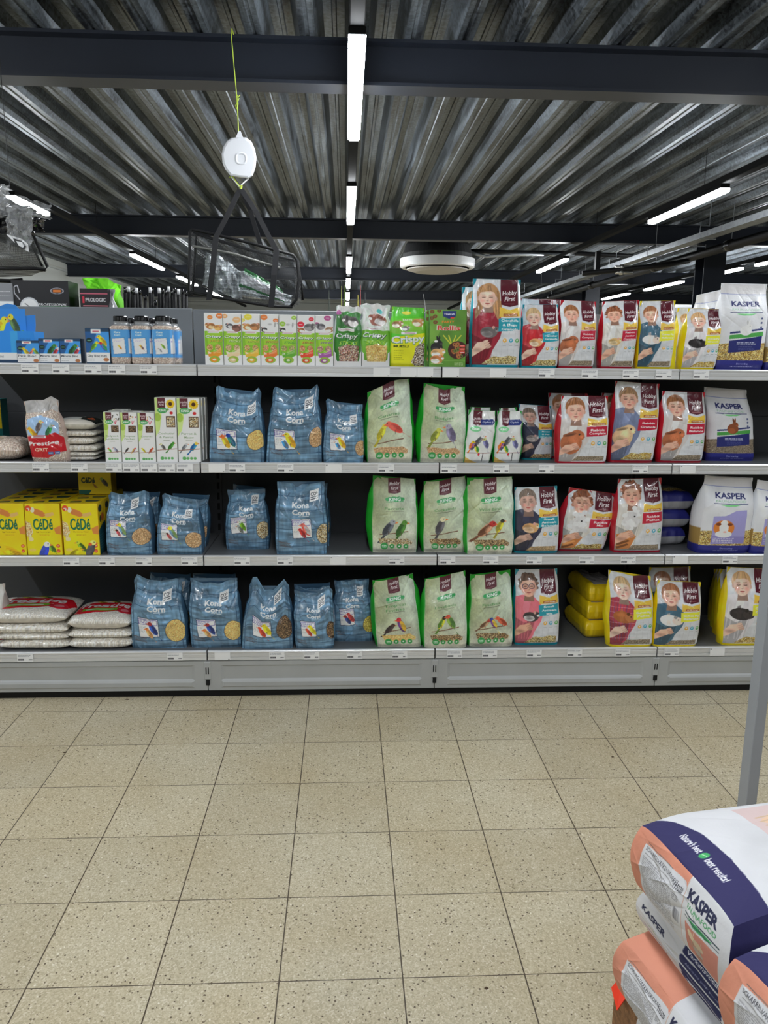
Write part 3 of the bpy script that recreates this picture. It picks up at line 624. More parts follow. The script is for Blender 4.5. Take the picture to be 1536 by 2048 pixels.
# ------------------------------------------------------------------ packs
SH = {1: 1.445, 2: 1.0445, 3: .644, 4: .2145}     # height of the shelf surfaces
TOPS = {1: 9, 2: 1.399, 3: .999, 4: .600}         # underside of the shelf above
NEXTY = [0]
def sstep(a, b, x): t = np.clip((x-a)/(b-a), 0, 1); return t*t*(3-2*t)
def creases(nu, nv, n, amp, rng, top=.5):
    v, u = np.meshgrid(np.linspace(0, 1, nv), np.linspace(0, 1, nu), indexing='ij'); out = np.zeros((nv, nu))
    for k in range(n):
        cx, cy = rng.uniform(.05, .95), rng.uniform(top, 1) if rng.random() < .65 else rng.uniform(.05, .95)
        a = rng.choice([-1, 1])*rng.uniform(.5, 1.3) if rng.random() < .7 else rng.uniform(0, 3.14)
        L = rng.uniform(.08, .28); w = rng.uniform(.012, .035)
        dx, dy = (u-cx), (v-cy)*1.45
        al = dx*math.cos(a)+dy*math.sin(a); pe = -dx*math.sin(a)+dy*math.cos(a)
        out += rng.choice([-1, 1, 1])*amp*rng.uniform(.4, 1)*np.exp(-np.abs(pe)/w)*np.exp(-(al/L)**2)
    return out
def pouch(label, shelf, bl, br, tr, tl, paint, side, kind='hobby', depth=.085, cat='pet food bag', name='food_bag', group=None, Y=None, res=1.0, seed=None, dip=None, gl=.008, gr=.008, wr=1.0, tops=None, backs=True, matl=None, sunk=0, z0=None):
    z0 = SH[shelf] if z0 is None else z0
    rng = np.random.default_rng(seed if seed is not None else abs(int(bl[0]*7+bl[1]*13)))
    if Y is None:
        Y = 3.292 if shelf == 1 else float(np.clip((atZ(*bl, z0)[1]+atZ(*br, z0)[1])/2, 3.290, 3.64))
    lean = depth*(.45 if kind != 'kasper' else .35)
    Yt = Y+lean
    Bl, Br, Tl, Tr = atY(*bl, Y), atY(*br, Y), atY(*tl, Yt), atY(*tr, Yt)
    lim = TOPS[shelf]-.004
    zl, zr = min(Tl[2], lim), min(Tr[2], lim)
    wpx, hpx = abs(br[0]-bl[0]), abs((bl[1]+br[1])/2-(tl[1]+tr[1])/2)
    nu, nv = max(12, int(wpx*1.25*res)), max(14, int(hpx*1.25*res))
    cv = Cv(nu, nv, (200, 200, 200)); random.seed(nu*31+nv); paint(cv)
    v, u = np.meshgrid(np.linspace(0, 1, nv), np.linspace(0, 1, nu), indexing='ij')
    dipv = {'kona': .022, 'king': .006, 'hobby': .001, 'kasper': .004, 'flat': 0}.get(kind, 0) if dip is None else dip
    ztop = zl+(zr-zl)*u
    if kind == 'kona': ztop = ztop-dipv*np.sin(np.pi*u)**.6+.003*np.sin(u*17+rng.uniform(0, 6))
    elif kind == 'king': ztop = ztop-dipv*np.sin(np.pi*np.clip(u*1.6, 0, 1))
    else: ztop = ztop-dipv*np.sin(np.pi*u)
    if tops:                                        # measured outline of the top edge: (u, px, py)
        us = [t[0] for t in tops]; zs = [min(atY(t[1], t[2], Yt)[2], lim) for t in tops]; ztop = np.interp(u, us, zs)
    z = z0+v*(ztop-z0)
    wob = vnoise(nv, 2, 5, 1, rng); wl = .0022*wr*(wob[:, :1]); w2 = .0022*wr*(wob[:, 1:])
    env = np.sin(np.pi*np.clip(v, 0, 1))
    xl = Bl[0]+(Tl[0]-Bl[0])*v+wl*env-.003*np.sin(np.pi*np.clip(v/.7, 0, 1)); xr = Br[0]+(Tr[0]-Br[0])*v+w2*env+.003*np.sin(np.pi*np.clip(v/.7, 0, 1))
    if kind == 'kona':
        # the pinched neck below a flared gathered top
        nk = np.exp(-((v-.82)/.09)**2); pin = .006*wr; xl = xl+pin*nk*rng.uniform(.2, 1.3); xr = xr-pin*nk*rng.uniform(.2, 1.3)
    x = xl+(xr-xl)*u
    y = Y+lean*sstep(.60, 1.0, v)
    y = y-.010*np.sin(np.pi*u)*np.sin(np.pi*np.clip(v/.85, 0, 1))+.012*np.abs(2*u-1)**9+.008*sstep(.07, 0, v)
    amp = {'kona': .0062, 'king': .0046, 'hobby': .0024, 'kasper': .0026}.get(kind, .001)*wr
    y = y+creases(nu, nv, {'kona': 34, 'king': 20, 'hobby': 12, 'kasper': 9}.get(kind, 4), amp, rng)
    y = y+amp*.8*vnoise(nv, nu, 5, 4, rng)*sstep(0, .1, v)
    if kind == 'kona': y = y+.006*np.sin(u*9+rng.uniform(0, 6))*sstep(.8, 1, v)
    P = np.stack([x, y, z], -1)
    xm = (Bl[0]+Br[0])/2
    root = thing(name, label, cat, (xm, Y+depth/2, z0), group)
    m = matl or {'kona': M_FILM, 'king': M_MATTE, 'hobby': M_FILM, 'kasper': M_MATTE}.get(kind, M_FILM)
    patch('printed_front', P, m, root, cv)
    ns, nt = max(10, nv//3), 12
    vi = np.linspace(0, nv-1, ns).astype(int); vv = np.linspace(0, 1, ns)[:, None]; t = np.linspace(0, 1, nt)[None, :]
    for s, col_, g in ((-1, 0, gl), (1, nu-1, gr)):
        F = P[vi, col_]
        yb = Y+depth+(lean+.004-depth)*sstep(.55, 1.0, vv)
        yy = F[:, 1:2]*(1-t)+yb*t
        bul = np.sin(np.pi*t)*(g*np.sin(np.pi*np.clip(vv*.9+.08, 0, 1))**.7)-.012*np.sin(np.pi*t)*sstep(.72, .98, vv)
        xx = F[:, 0:1]+s*bul+s*.0012*vnoise(ns, nt, 6, 3, rng)*np.sin(np.pi*t)
        zz = F[:, 2:3]+0*t
        sc = side if not isinstance(side, list) else side[0]
        sx = np.empty((ns, nt, 3)); sx[:] = C(*sc)
        if isinstance(side, list):                  # side printed in bands: [base, (v0, v1, colour)...]
            for (a, b, cc) in side[1:]: sx[(vv[:, 0] >= a) & (vv[:, 0] <= b)] = C(*cc)
        else: sx *= (1+.05*vnoise(ns, nt, 8, 2, rng))[..., None]
        o = mesh_obj('side_gusset', np.stack([xx, yy, zz], -1).reshape(-1, 3), grid_faces(nt, ns, s < 0), m, root, None, True, sx)
    if backs:
        b0, b1 = P[vi, 0], P[vi, nu-1]; t = np.linspace(0, 1, 6)[None, :]
        yb = Y+depth+(lean+.004-depth)*sstep(.55, 1.0, vv)+0*t
        zz = b0[:, 2:3]*(1-t)+b1[:, 2:3]*t
        Q = np.stack([b0[:, 0:1]*(1-t)+b1[:, 0:1]*t, yb, zz], -1)
        patch('back_panel', Q, m, root, None, True, True, side[0] if isinstance(side, list) else side)
    return root
def carton(label, x0, x1, y0, d, z0, z1, paint, side, cat='carton', name='food_box', group=None, top=None, res=1.0, parts=None, yaw=0):
    """card box; front towards the camera side. sizes in metres"""
    root = thing(name, label, cat, ((x0+x1)/2, y0+d/2, z0), group)
    px = FPX/y0*.97; nu, nv = max(8, int((x1-x0)*px*1.3*res)), max(8, int((z1-z0)*px*1.3*res))
    cv = Cv(nu, nv, (200, 200, 200)); random.seed(nu*7+nv+int(x0*100)); paint(cv)
    v, u = np.meshgrid(np.linspace(0, 1, nv), np.linspace(0, 1, nu), indexing='ij')
    e = .0012
    P = np.stack([x0+e+(x1-x0-2*e)*u, y0-.0006*np.sin(np.pi*u)*np.sin(np.pi*v)+0*u, z0+e+(z1-z0-2*e)*v], -1)
    patch('printed_front', P, M_CARD, root, cv)
    mb = MB().box(x0, x1, y0+.0012, y0+d, z0, z1, 0, .0012)
    o = mb.build('carton_body', [mat('card_%d_%d_%d' % side, rgb(*side), .5)], root)
    if parts: parts(root)
    return root
def pillow(label, cx, cy, z0, w, d, h, ink, cat='bag', name='filled_bag', group=None, yaw=0, top=None, res=60, seed=0, mtl=None, tex=None, p=3.2, tiltx=0, puck=1.0):
    """bag lying flat: w along x, d along y (before yaw), pinched at its ends"""
    rng = np.random.default_rng(seed); nu, nv = int(res*1.2), res
    v, u = np.meshgrid(np.linspace(-1, 1, nv), np.linspace(-1, 1, nu), indexing='ij')
    su, sv = np.sign(u)*np.abs(u)**.8, np.sign(v)*np.abs(v)**.8
    env = np.clip((1-np.abs(su)**p)*(1-np.abs(sv)**p), 0, 1)**.5
    n = vnoise(nv, nu, 7, 7, rng)*.07*puck; cr = creases(nu, nv, 14, .06*puck, rng, 0)
    hz = h/2
    tp = hz+hz*env*(1+n+cr); bt = hz-hz*np.clip(env*1.08, 0, 1)
    ex = 1+.02*vnoise(nv, nu, 5, 5, rng)
    X = su*w/2*ex; Yy = sv*d/2*ex
    tz = tiltx*X
    c, s = math.cos(yaw), math.sin(yaw)
    def to(z): return np.stack([cx+X*c-Yy*s, cy+X*s+Yy*c, z0+z+tz+.0008], -1)
    I = np.empty((nv, nu, 3)); I[:] = C(*ink); I *= (1+.05*vnoise(nv, nu, 20, 20, rng))[..., None]
    B = I.copy()
    if tex:
        cv = Cv(nu, nv, ink); cv.speck(cv.pmask([(0, 0), (1, 0), (1, 1), (0, 1)]), SEEDS[tex], 2.2); I = cv.sample(nu, nv); B = I.copy()
    if top:
        cv = Cv(nu, nv, ink); top(cv); I = cv.sample(nu, nv)[::-1]
    T, Bo = to(tp), to(bt)
    V = np.concatenate([T.reshape(-1, 3), Bo.reshape(-1, 3)]); F = np.concatenate([grid_faces(nu, nv), grid_faces(nu, nv, True)+nu*nv])
    o = mesh_obj(name, V, F, mtl or M_FILM, None, None, True, np.concatenate([I.reshape(-1, 3), B.reshape(-1, 3)]))
    return tag(o, label, cat, group)
def jar(label, x0, x1, y0, z0, z1, birds, group, full=True):
    cx = (x0+x1)/2; w = x1-x0; cy = y0+w/2; H = z1-z0
    root = thing('seed_jar', label, 'jar', (cx, cy, z0), group)
    nu, nv = (128, 90) if full else (48, 30)
    th = np.linspace(-math.pi, math.pi, nu)[None, :]-math.pi/2
    v = np.linspace(0, 1, nv)[:, None]
    n = 5.0
    r = w/2*(np.abs(np.cos(th))**n+np.abs(np.sin(th))**n)**(-1/n)
    prof = np.interp(v, [0, .02, .06, .80, .84, .90, .92, 1], [.9, .97, 1, 1, .97, .80, .74, .74])
    round_ = sstep(.82, .92, v)
    rr = (r*(1-round_)+w/2*.98*round_)*prof
    P = np.stack([cx+rr*np.cos(th), cy+rr*np.sin(th), z0+H*.92*v+0*th], -1)
    cv = Cv(nu, nv, (198, 192, 184)); P_jar(cv, [])
    # the label artwork faces forward: paint the quarter turn that faces the aisle
    front = Cv(nu//4, nv, (198, 192, 184)); random.seed(3); P_jar(front, birds)
    cv.a[:, (cv.w//2-front.w//2):(cv.w//2-front.w//2)+front.w] = front.a
    for x in (.68, .74): 
        for y in (.34, .58): cv.rect(x, y, x+.03, y+.16, (226, 230, 236))
    patch('jar_body', P, print_mat('clear_jar_plastic', .12, .8), root, cv)
    mb = MB(); pr = [(.001, z0+H), (w*.33, z0+H), (w*.36, z0+H-.004), (w*.37, z0+H*.9), (w*.37, z0+H*.885), (.001, z0+H*.885)]
    mb.lathe(cx, cy, pr[::-1], 36); mb.build('screw_cap', M_BLACKG, root, False)
    return root
# ------------------------------------------------------------------ the place: floor, walls, deck, beams
def struct(name, mb, mats, parent=None, smooth=False):
    o = mb.build(name, mats, parent, smooth)
    if parent is None: o['kind'] = 'structure'
    return o
GY0, GX0, TL = 3.15156, -.160368, .3
def floor_mat():
    m = bpy.data.materials.new('terrazzo_tiles'); m.use_nodes = True; nt = m.node_tree; L = nt.links.new; N = nt.nodes.new
    b = nt.nodes['Principled BSDF']
    tc = N('ShaderNodeTexCoord'); sp = N('ShaderNodeSeparateXYZ'); g = N('ShaderNodeNewGeometry'); L(g.outputs['Position'], sp.inputs[0])
    def M(op, a, bv=None, c=None):
        n = N('ShaderNodeMath'); n.operation = op
        for i, q in enumerate((a, bv, c)):
            if q is None: continue
            if isinstance(q, (int, float)): n.inputs[i].default_value = q
            else: L(q, n.inputs[i])
        return n.outputs[0]
    def joint(o, off, w):
        t = M('DIVIDE', M('SUBTRACT', o, off), TL); f = M('FRACT', t); d = M('MINIMUM', f, M('SUBTRACT', 1.0, f))
        return M('LESS_THAN', d, w), M('FLOOR', t)
    jx, ix = joint(sp.outputs[0], GX0, .0055); jy, iy = joint(sp.outputs[1], GY0, .0045)
    jn = M('MAXIMUM', jx, jy)
    cid = N('ShaderNodeCombineXYZ'); L(ix, cid.inputs[0]); L(iy, cid.inputs[1])
    wn = N('ShaderNodeTexWhiteNoise'); L(cid.outputs[0], wn.inputs[0])
    def vor(scale, feat='F1'):
        v = N('ShaderNodeTexVoronoi'); v.inputs['Scale'].default_value = scale; L(g.outputs['Position'], v.inputs['Vector']); return v
    v1 = vor(260); cr = N('ShaderNodeValToRGB'); L(v1.outputs['Color'], cr.inputs[0])
    e = cr.color_ramp; e.interpolation = 'CONSTANT'; e.elements[0].position = 0; e.elements[0].color = (*rgb(118, 105, 84), 1); e.elements[1].position = .10; e.elements[1].color = (*rgb(178, 167, 140), 1)
    for p, c in ((.35, (189, 178, 151)), (.55, (198, 188, 162)), (.78, (209, 200, 178)), (.93, (226, 220, 204))): q = e.elements.new(p); q.color = (*rgb(*c), 1)
    v2 = vor(75); d2 = M('LESS_THAN', v2.outputs['Distance'], .2); sepc = N('ShaderNodeSeparateColor'); L(v2.outputs['Color'], sepc.inputs[0]); dk = M('MULTIPLY', d2, M('LESS_THAN', sepc.outputs[0], .22))
    mx = N('ShaderNodeMix'); mx.data_type = 'RGBA'; L(dk, mx.inputs[0]); L(cr.outputs[0], mx.inputs[6]); mx.inputs[7].default_value = (*rgb(92, 78, 60), 1)
    # soiling
    no = N('ShaderNodeTexNoise'); no.inputs['Scale'].default_value = 2.6; no.inputs['Detail'].default_value = 4; L(g.outputs['Position'], no.inputs[0])
    mr = N('ShaderNodeMapRange'); L(no.outputs[0], mr.inputs[0]); mr.inputs[1].default_value = .35; mr.inputs[2].default_value = .7; mr.inputs[3].default_value = 0; mr.inputs[4].default_value = .55
    m2 = N('ShaderNodeMix'); m2.data_type = 'RGBA'; m2.blend_type = 'MULTIPLY'; L(mr.outputs[0], m2.inputs[0]); L(mx.outputs[2], m2.inputs[6]); m2.inputs[7].default_value = (.80, .72, .58, 1)
    tv = N('ShaderNodeMapRange'); L(wn.outputs[0], tv.inputs[0]); tv.inputs[3].default_value = .94; tv.inputs[4].default_value = 1.05
    sc = N('ShaderNodeVectorMath'); sc.operation = 'SCALE'; L(m2.outputs[2], sc.inputs[0]); L(tv.outputs[0], sc.inputs['Scale'])
    m3 = N('ShaderNodeMix'); m3.data_type = 'RGBA'; L(jn, m3.inputs[0]); L(sc.outputs[0], m3.inputs[6]); m3.inputs[7].default_value = (*rgb(70, 58, 42), 1)
    L(m3.outputs[2], b.inputs['Base Color'])
    rr = N('ShaderNodeMapRange'); L(no.outputs[0], rr.inputs[0]); rr.inputs[3].default_value = .38; rr.inputs[4].default_value = .6; L(rr.outputs[0], b.inputs['Roughness'])
    bp = N('ShaderNodeBump'); bp.invert = True; bp.inputs['Strength'].default_value = .5; bp.inputs['Distance'].default_value = .002; L(jn, bp.inputs['Height']); L(bp.outputs[0], b.inputs['Normal'])
    return m
XL, XR, YB, YF = -5.0, 9.0, 22.5, -5.0
struct('floor', MB().quad((XL, YF, 0), (XR, YF, 0), (XR, YB, 0), (XL, YB, 0)), floor_mat())
ZD = 3.065
M_WALL = mat('light_wall_cladding', rgb(176, 180, 178), .6, noise=.04, nscale=2)
def clad(name, pts0, pts1, n):
    """ribbed horizontal cladding between two vertical lines"""
    mb = MB(); a, b = np.array(pts0, float), np.array(pts1, float); nrm = np.cross(b-a, (0, 0, 1)); nrm /= np.linalg.norm(nrm)
    H = 3.4; prof = []
    for i in range(n):
        z = H*i/n; prof += [(0, z), (0, z+H/n*.86), (.02, z+H/n*.9), (.02, z+H/n*.97)]
    prof.append((0, H)); V = []
    for q in (a, b):
        for (o, z) in prof: V.append(q-nrm*o+np.array((0, 0, z)))
    k = len(prof); mb.add(V, [[i, k+i, k+i+1, i+1] for i in range(k-1)]); return struct(name, mb, M_WALL)
clad('wall_left', (XL, YF, 0), (XL, YB, 0), 8); clad('wall_right', (XR, YB, 0), (XR, YF, 0), 8)
clad('wall_back', (XL, YB, 0), (XR, YB, 0), 8); clad('wall_front', (XR, YF, 0), (XL, YF, 0), 8)
# profiled steel deck
def deck_mat():
    m = mat('galvanised_deck', rgb(104, 110, 116), .40, .7)
    nt = m.node_tree; L = nt.links.new; N = nt.nodes.new; b = nt.nodes['Principled BSDF']
    tc = N('ShaderNodeTexCoord'); mp = N('ShaderNodeMapping'); mp.inputs['Scale'].default_value = (22, 1.1, 22); L(tc.outputs['Object'], mp.inputs[0])
    a = N('ShaderNodeTexNoise'); a.inputs['Scale'].default_value = 1.3; a.inputs['Detail'].default_value = 5; L(mp.outputs[0], a.inputs[0])
    v = N('ShaderNodeTexVoronoi'); v.inputs['Scale'].default_value = 55; L(tc.outputs['Object'], v.inputs['Vector'])
    s = N('ShaderNodeSeparateColor'); L(v.outputs['Color'], s.inputs[0])
    ad = N('ShaderNodeMath'); ad.operation = 'MULTIPLY_ADD'; L(s.outputs[0], ad.inputs[0]); ad.inputs[1].default_value = .22; L(a.outputs[0], ad.inputs[2])
    cr = N('ShaderNodeValToRGB'); L(ad.outputs[0], cr.inputs[0]); e = cr.color_ramp
    e.elements[0].position = .4; e.elements[0].color = (*rgb(38, 41, 44), 1); e.elements[1].position = .85; e.elements[1].color = (*rgb(134, 143, 152), 1)
    L(cr.outputs[0], b.inputs['Base Color'])
    r = N('ShaderNodeMapRange'); L(ad.outputs[0], r.inputs[0]); r.inputs[1].default_value = .3; r.inputs[2].default_value = .9; r.inputs[3].default_value = .28; r.inputs[4].default_value = .55; L(r.outputs[0], b.inputs['Roughness'])
    return m
prof = []; x = XL; pit = .265
while x < XR:
    prof += [(x, ZD), (x+.028, ZD), (x+.034, ZD+.006), (x+.044, ZD+.006), (x+.05, ZD), (x+.078, ZD), (x+.102, ZD+.052), (x+.098, ZD+.058), (x+.118, ZD+.105), (x+.158, ZD+.105), (x+.164, ZD+.099), (x+.18, ZD+.099), (x+.186, ZD+.105), (x+.225, ZD+.105), (x+.245, ZD+.058), (x+.241, ZD+.052)]
    x += pit
prof.append((XR, ZD))
V = [(a, YF, z) for a, z in prof]+[(a, YB, z) for a, z in prof]; n = len(prof)
o = mesh_obj('ceiling', V, [[i, i+1, n+i+1, n+i] for i in range(n-1)], deck_mat()); o['kind'] = 'structure'
# steel beams across (their ends go into the walls)
def ibeam(Y, w=.155, zb=2.845, zt=ZD-.001, x0=XL+.02, x1=XR-.02, name='trim_1'):
    tf, tw = .016, .012; h = w/2
    pr = [(Y-h, zb), (Y+h, zb), (Y+h, zb+tf), (Y+tw, zb+tf), (Y+tw, zt-tf), (Y+h, zt-tf), (Y+h, zt), (Y-h, zt), (Y-h, zt-tf), (Y-tw, zt-tf), (Y-tw, zb+tf), (Y-h, zb+tf)]
    return struct(name, MB().extrude_x(pr, x0, x1), M_BEAM)
BY = [-.9, 4.43, 9.75, 14.9, 19.7]
for i, Y in enumerate(BY): ibeam(Y, name='trim_%d' % (i+1))
# ------------------------------------------------------------------ lamps under the deck
M_LED = mat('led_diffuser', (1, 1, 1), .5, emit=((.93, .97, 1.0), LAMP_STRENGTH))
def lamp(xc, y0, y1, label, zb=2.675, w=.07, group=None):
    t = thing('ceiling_lamp', label, 'ceiling lamp', (xc, (y0+y1)/2, zb), group)
    MB().box(xc-w/2, xc+w/2, y0, y1, zb+.03, zb+.062, 0, .003).build('housing', M_TRUNK, t)
    mb = MB(); pr = [(-w/2, .03), (-w/2+.002, .008), (-w/2+.012, 0), (w/2-.012, 0), (w/2-.002, .008), (w/2, .03)]
    V = [(xc+a, y0, zb+b) for a, b in pr]+[(xc+a, y1, zb+b) for a, b in pr]; k = len(pr)
    mb.add(V, [[i, k+i, k+i+1, i+1] for i in range(k-1)]+[list(range(k)), [k+i for i in range(k)][::-1]]).build('diffuser', M_LED, t)
    return t
def trunk(xc, y0, y1, label, zb=2.737, w=.06, dx=0):
    t = thing('lighting_rail', label, 'lighting rail', (xc, y0, zb))
    MB().box(xc-w/2, xc+w/2, y0, y1, zb, zb+.05, 0, .004).build('rail', M_TRUNK, t)
    mb = MB(); y = y0+.3
    while y < y1: mb.tube([(xc, y, zb+.05), (xc, y, ZD-.0005)], .0025, 6); y += 2.65
    mb.build('suspension_wire', M_BLACK, t)
    return t
h = 2.675-CAMZ
trunk(.045, -4, 21.5, 'black lighting rail running over the middle of the aisle')
cent = [(-2.45, -.95), (.4, 1.9), (3.335, 3.984*h), (5.128*h, 6.403*h), (8.61*h, 10.088*h), (10.934*h, 12.197*h), (13.252*h, 14.766*h), (15.6*h, 16.9*h)]
nm = ['behind the camera over the aisle', 'just behind the camera overhead', 'largest lamp hanging at top centre of the picture', 'second lamp from the front in the centre row', 'third lamp from the front in the centre row', 'fourth lamp from the front in the centre row', 'fifth lamp from the front in the centre row', 'farthest lamp in the centre row']
for (a, b), q in zip(cent, nm): lamp(.045, a, b, 'white linear LED lamp, '+q, group='lamps of the centre row')
XLR, XRR, XFR = -2.64, 2.74, 5.3
trunk(XLR, -2, 21.5, 'black lighting rail running away on the left side'); trunk(XRR, -2, 21.5, 'black lighting rail running away on the right side'); trunk(XFR, 6, 21.5, 'black lighting rail farthest to the right')
for (a, b, q) in ((-.9, .6, 'out of view'), (2.3, 3.8, 'beyond the picture edge'), (5.62*h, 6.25*h, 'half hidden behind the shiny plastic packs'), (8.656*h, 10.013*h, 'second in the left row, above the green bag'), (10.937*h, 12.2*h, 'third in the left row, beside the mesh bag'), (13.3*h, 14.8*h, 'fourth in the left row, behind the mesh bag')):
    lamp(XLR, a, b, 'white linear LED lamp, '+q, group='lamps of the left row')
for (a, b, q) in ((-1.2, .3, 'behind the camera on the right'), (2.2, 3.7, 'right row, beyond the picture edge'), (4.95*h, 6.12*h, 'big one on the right above the tall shelf end'), (8.45*h, 9.66*h, 'second in the right row, right of the round heater'), (12.7*h, 13.9*h, 'third in the right row, far behind')):
    lamp(XRR, a, b, 'white linear LED lamp, '+q, group='lamps of the right row')
for (a, b, q) in ((8.0*h, 8.66*h, 'cut off by the right picture edge'), (9.0*h, 9.55*h, 'small far one beside the dark column'), (10.58*h, 11.9*h, 'above the two yellow bags on the top shelf'), (12.6*h, 13.85*h, 'far one above the curly haired child bag')):
    lamp(XFR, a, b, 'white linear LED lamp, '+q, group='lamps of the far right row')
# ------------------------------------------------------------------ gondola
YFR, YBK = 3.278, 3.73
SEAM = [-1.607, -.605, .397, 1.401, 2.403]
secname = ['left', 'middle left', 'middle right', 'right']
def bay(i):
    x0, x1 = SEAM[i]+.002, SEAM[i+1]-.002
    t = thing('shelving_bay', 'grey shelving bay with four shelves, '+['leftmost, holding the yellow boxes', 'second from left, with the treat stick boxes on top', 'third from left, under the round ceiling unit', 'rightmost, behind the leaning grey post'][i], 'shelving', ((x0+x1)/2, YFR+.2, 0), 'shelving bays in one run')
    ob = MB().box(x0, x1, YBK, YBK+.02, .16, .63, 0).box(x0, x1, YBK, YBK+.02, .632, 1.02, 0).box(x0, x1, YBK, YBK+.02, 1.022, 1.22, 0).box(x0, x1, YBK, YBK+.02, 1.222, 1.41, 0)
    ob.build('back_panel', M_PANELD, t)
    # the light top panel; its joints sit left of the shelf joints
    a, b = x0-.098, x1-.098
    MB().box(a, b, YBK+.021, YBK+.041, 1.40, 1.690-(.0 if i else -.004), 0, .003).build('top_panel', M_PANEL, t)
    for k in (1, 2, 3, 4):
        z = SH[k]
        s = MB().box(x0, x1, YFR+.012, YBK-.001, z-.03, z, 0).build('shelf_board', M_SHELF, t)
        # price rail: ribbed face, leaning a little back at the bottom
        e = .043
        pr = [(YFR+.014, z+.001), (YFR+.003, z+.001), (YFR, z-.003), (YFR+.0005, z-.008), (YFR+.003, z-.009), (YFR+.003, z-.014), (YFR+.0015, z-.015), (YFR+.002, z-.026), (YFR+.004, z-.027), (YFR+.0045, z-.029), (YFR+.0025, z-.030), (YFR+.002, z-e+.002), (YFR+.004, z-e), (YFR+.014, z-e)]
        MB().extrude_x(pr, x0+.001, x1-.001).build('price_rail', M_RAIL, s)
    # plinth with a pressed field
    mb = MB(); yp = YFR+.004; z0, z1 = .032, .168
    mb.box(x0, x1, yp+.009, yp+.02, z0, z1)
    def frame(xa, xb, za, zb, inset, dy):
        V = [(xa, yp, za), (xb, yp, za), (xb, yp, zb), (xa, yp, zb), (xa+inset, yp+dy, za+inset*.5), (xb-inset, yp+dy, za+inset*.5), (xb-inset, yp+dy, zb-inset*.5), (xa+inset, yp+dy, zb-inset*.5)]
        mb.add(V, [[0, 1, 5, 4], [1, 2, 6, 5], [2, 3, 7, 6], [3, 0, 4, 7], [4, 5, 6, 7]])
    # outer rim faces
    xa, xb, za, zb = x0+.055, x1-.055, .045, .148
    mb.quad((x0, yp, z0), (x1, yp, z0), (x1, yp, za), (x0, yp, za)); mb.quad((x0, yp, zb), (x1, yp, zb), (x1, yp, z1), (x0, yp, z1))
    mb.quad((x0, yp, za), (xa, yp, za), (xa, yp, zb), (x0, yp, zb)); mb.quad((xb, yp, za), (x1, yp, za), (x1, yp, zb), (xb, yp, zb))
    frame(xa, xb, .078, zb, .012, .006); 
    V = [(xa, yp, za), (xb, yp, za), (xb, yp, .078), (xa, yp, .078), (xa+.012, yp-.004, .052), (xb-.012, yp-.004, .052), (xb-.012, yp-.004, .07), (xa+.012, yp-.004, .07)]
    mb.add(V, [[0, 1, 5, 4], [1, 2, 6, 5], [2, 3, 7, 6], [3, 0, 4, 7], [4, 5, 6, 7]])
    mb.quad((x0, yp, z0), (x0, yp+.006, z0), (x0, yp+.006, z1), (x0, yp, z1)); mb.quad((x0, yp, z1), (x1, yp, z1), (x1, yp+.006, z1), (x0, yp+.006, z1))
    mb.build('plinth', M_STEELW, t)
    MB().box(x0-.002, x1+.002, YFR+.016, YFR+.03, 0, .032).build('kick_strip', M_BLACK, t)
    # slotted upright and foot bracket at the right joint
    up = MB().box(x1-.014, x1+.018, YBK-.012, YBK-.0005, .2, 1.40).build('slotted_upright', M_PANELD, t)
    mb = MB(); z = .26
    while z < 1.38: mb.box(x1-.004, x1+.008, YBK-.0135, YBK-.0122, z, z+.032); z += .05
    mb.build('slots', M_DARKSLOT, up)
    br = MB().box(x1-.013, x1+.017, yp-.005, yp+.012, .082, .166, 0, .003).build('foot_bracket', M_STEELW, t)
    MB().box(x1-.006, x1-.002, yp-.0065, yp-.0052, .11, .14).box(x1+.004, x1+.008, yp-.0065, yp-.0052, .11, .14).box(x1-.006, x1+.010, yp-.0065, yp+.004, .058, .082).build('bracket_slots', M_DARKSLOT, br)
    return t
for i in range(4): bay(i)
# the shelving of the next aisle, back to back, carries the fishing goods
t = thing('shelving_bay', 'shelving of the next aisle, dark, only its goods rising above the grey top panel', 'shelving', (0, 4.0, 0))
MB().box(-1.9, 2.4, 3.80, 4.16, 1.50, 1.53).build('shelf_board', M_SHELF, t); MB().box(-1.9, 2.4, 3.775, 3.79, .02, 1.6).build('back_panel', M_PANELD, t)
MB().box(-1.9, 2.4, 3.775, 4.2, 0, .1).build('plinth', M_STEELW, t)
# ------------------------------------------------------------------ round ceiling heater
t = thing('ceiling_air_unit', 'round black ceiling air unit with white rim and disc', 'ceiling heater', (1.225, 10.7, 2.55))
cx, cy = 1.225, 10.9
MB().lathe(cx, cy, [(.001, 2.776), (.46, 2.776), (.46, 2.83), (.43, 2.94), (.40, 2.99), (.001, 2.99)][::-1], 48).build('housing', M_BLACK, t)
MB().lathe(cx, cy, [(.43, 2.655), (.47, 2.65), (.495, 2.665), (.50, 2.70), (.50, 2.77), (.47, 2.776), (.001, 2.777)], 56).build('rim', M_WHITE, t)
MB().lathe(cx, cy, [(.001, 2.60), (.30, 2.60), (.405, 2.63), (.405, 2.642), (.001, 2.645)], 56).build('outlet_disc', mat('grey_white_disc', rgb(170, 164, 156), .5), t)
MB().lathe(cx, cy, [(.43, 2.655), (.43, 2.70), (.001, 2.70)], 48).build('recess', M_BLACK, t)
mb = MB()
for a in (.8, 2.3, 3.9, 5.5): mb.box(cx+.38*math.cos(a)-.012, cx+.38*math.cos(a)+.012, cy+.38*math.sin(a)-.01, cy+.38*math.sin(a)+.01, 2.85, ZD-.0005)
mb.build('hanger', M_GALV, t)
t = thing('air_duct_pipe', 'grey and black pipes running right from the round air unit', 'pipe', (2.6, 11, 2.85))
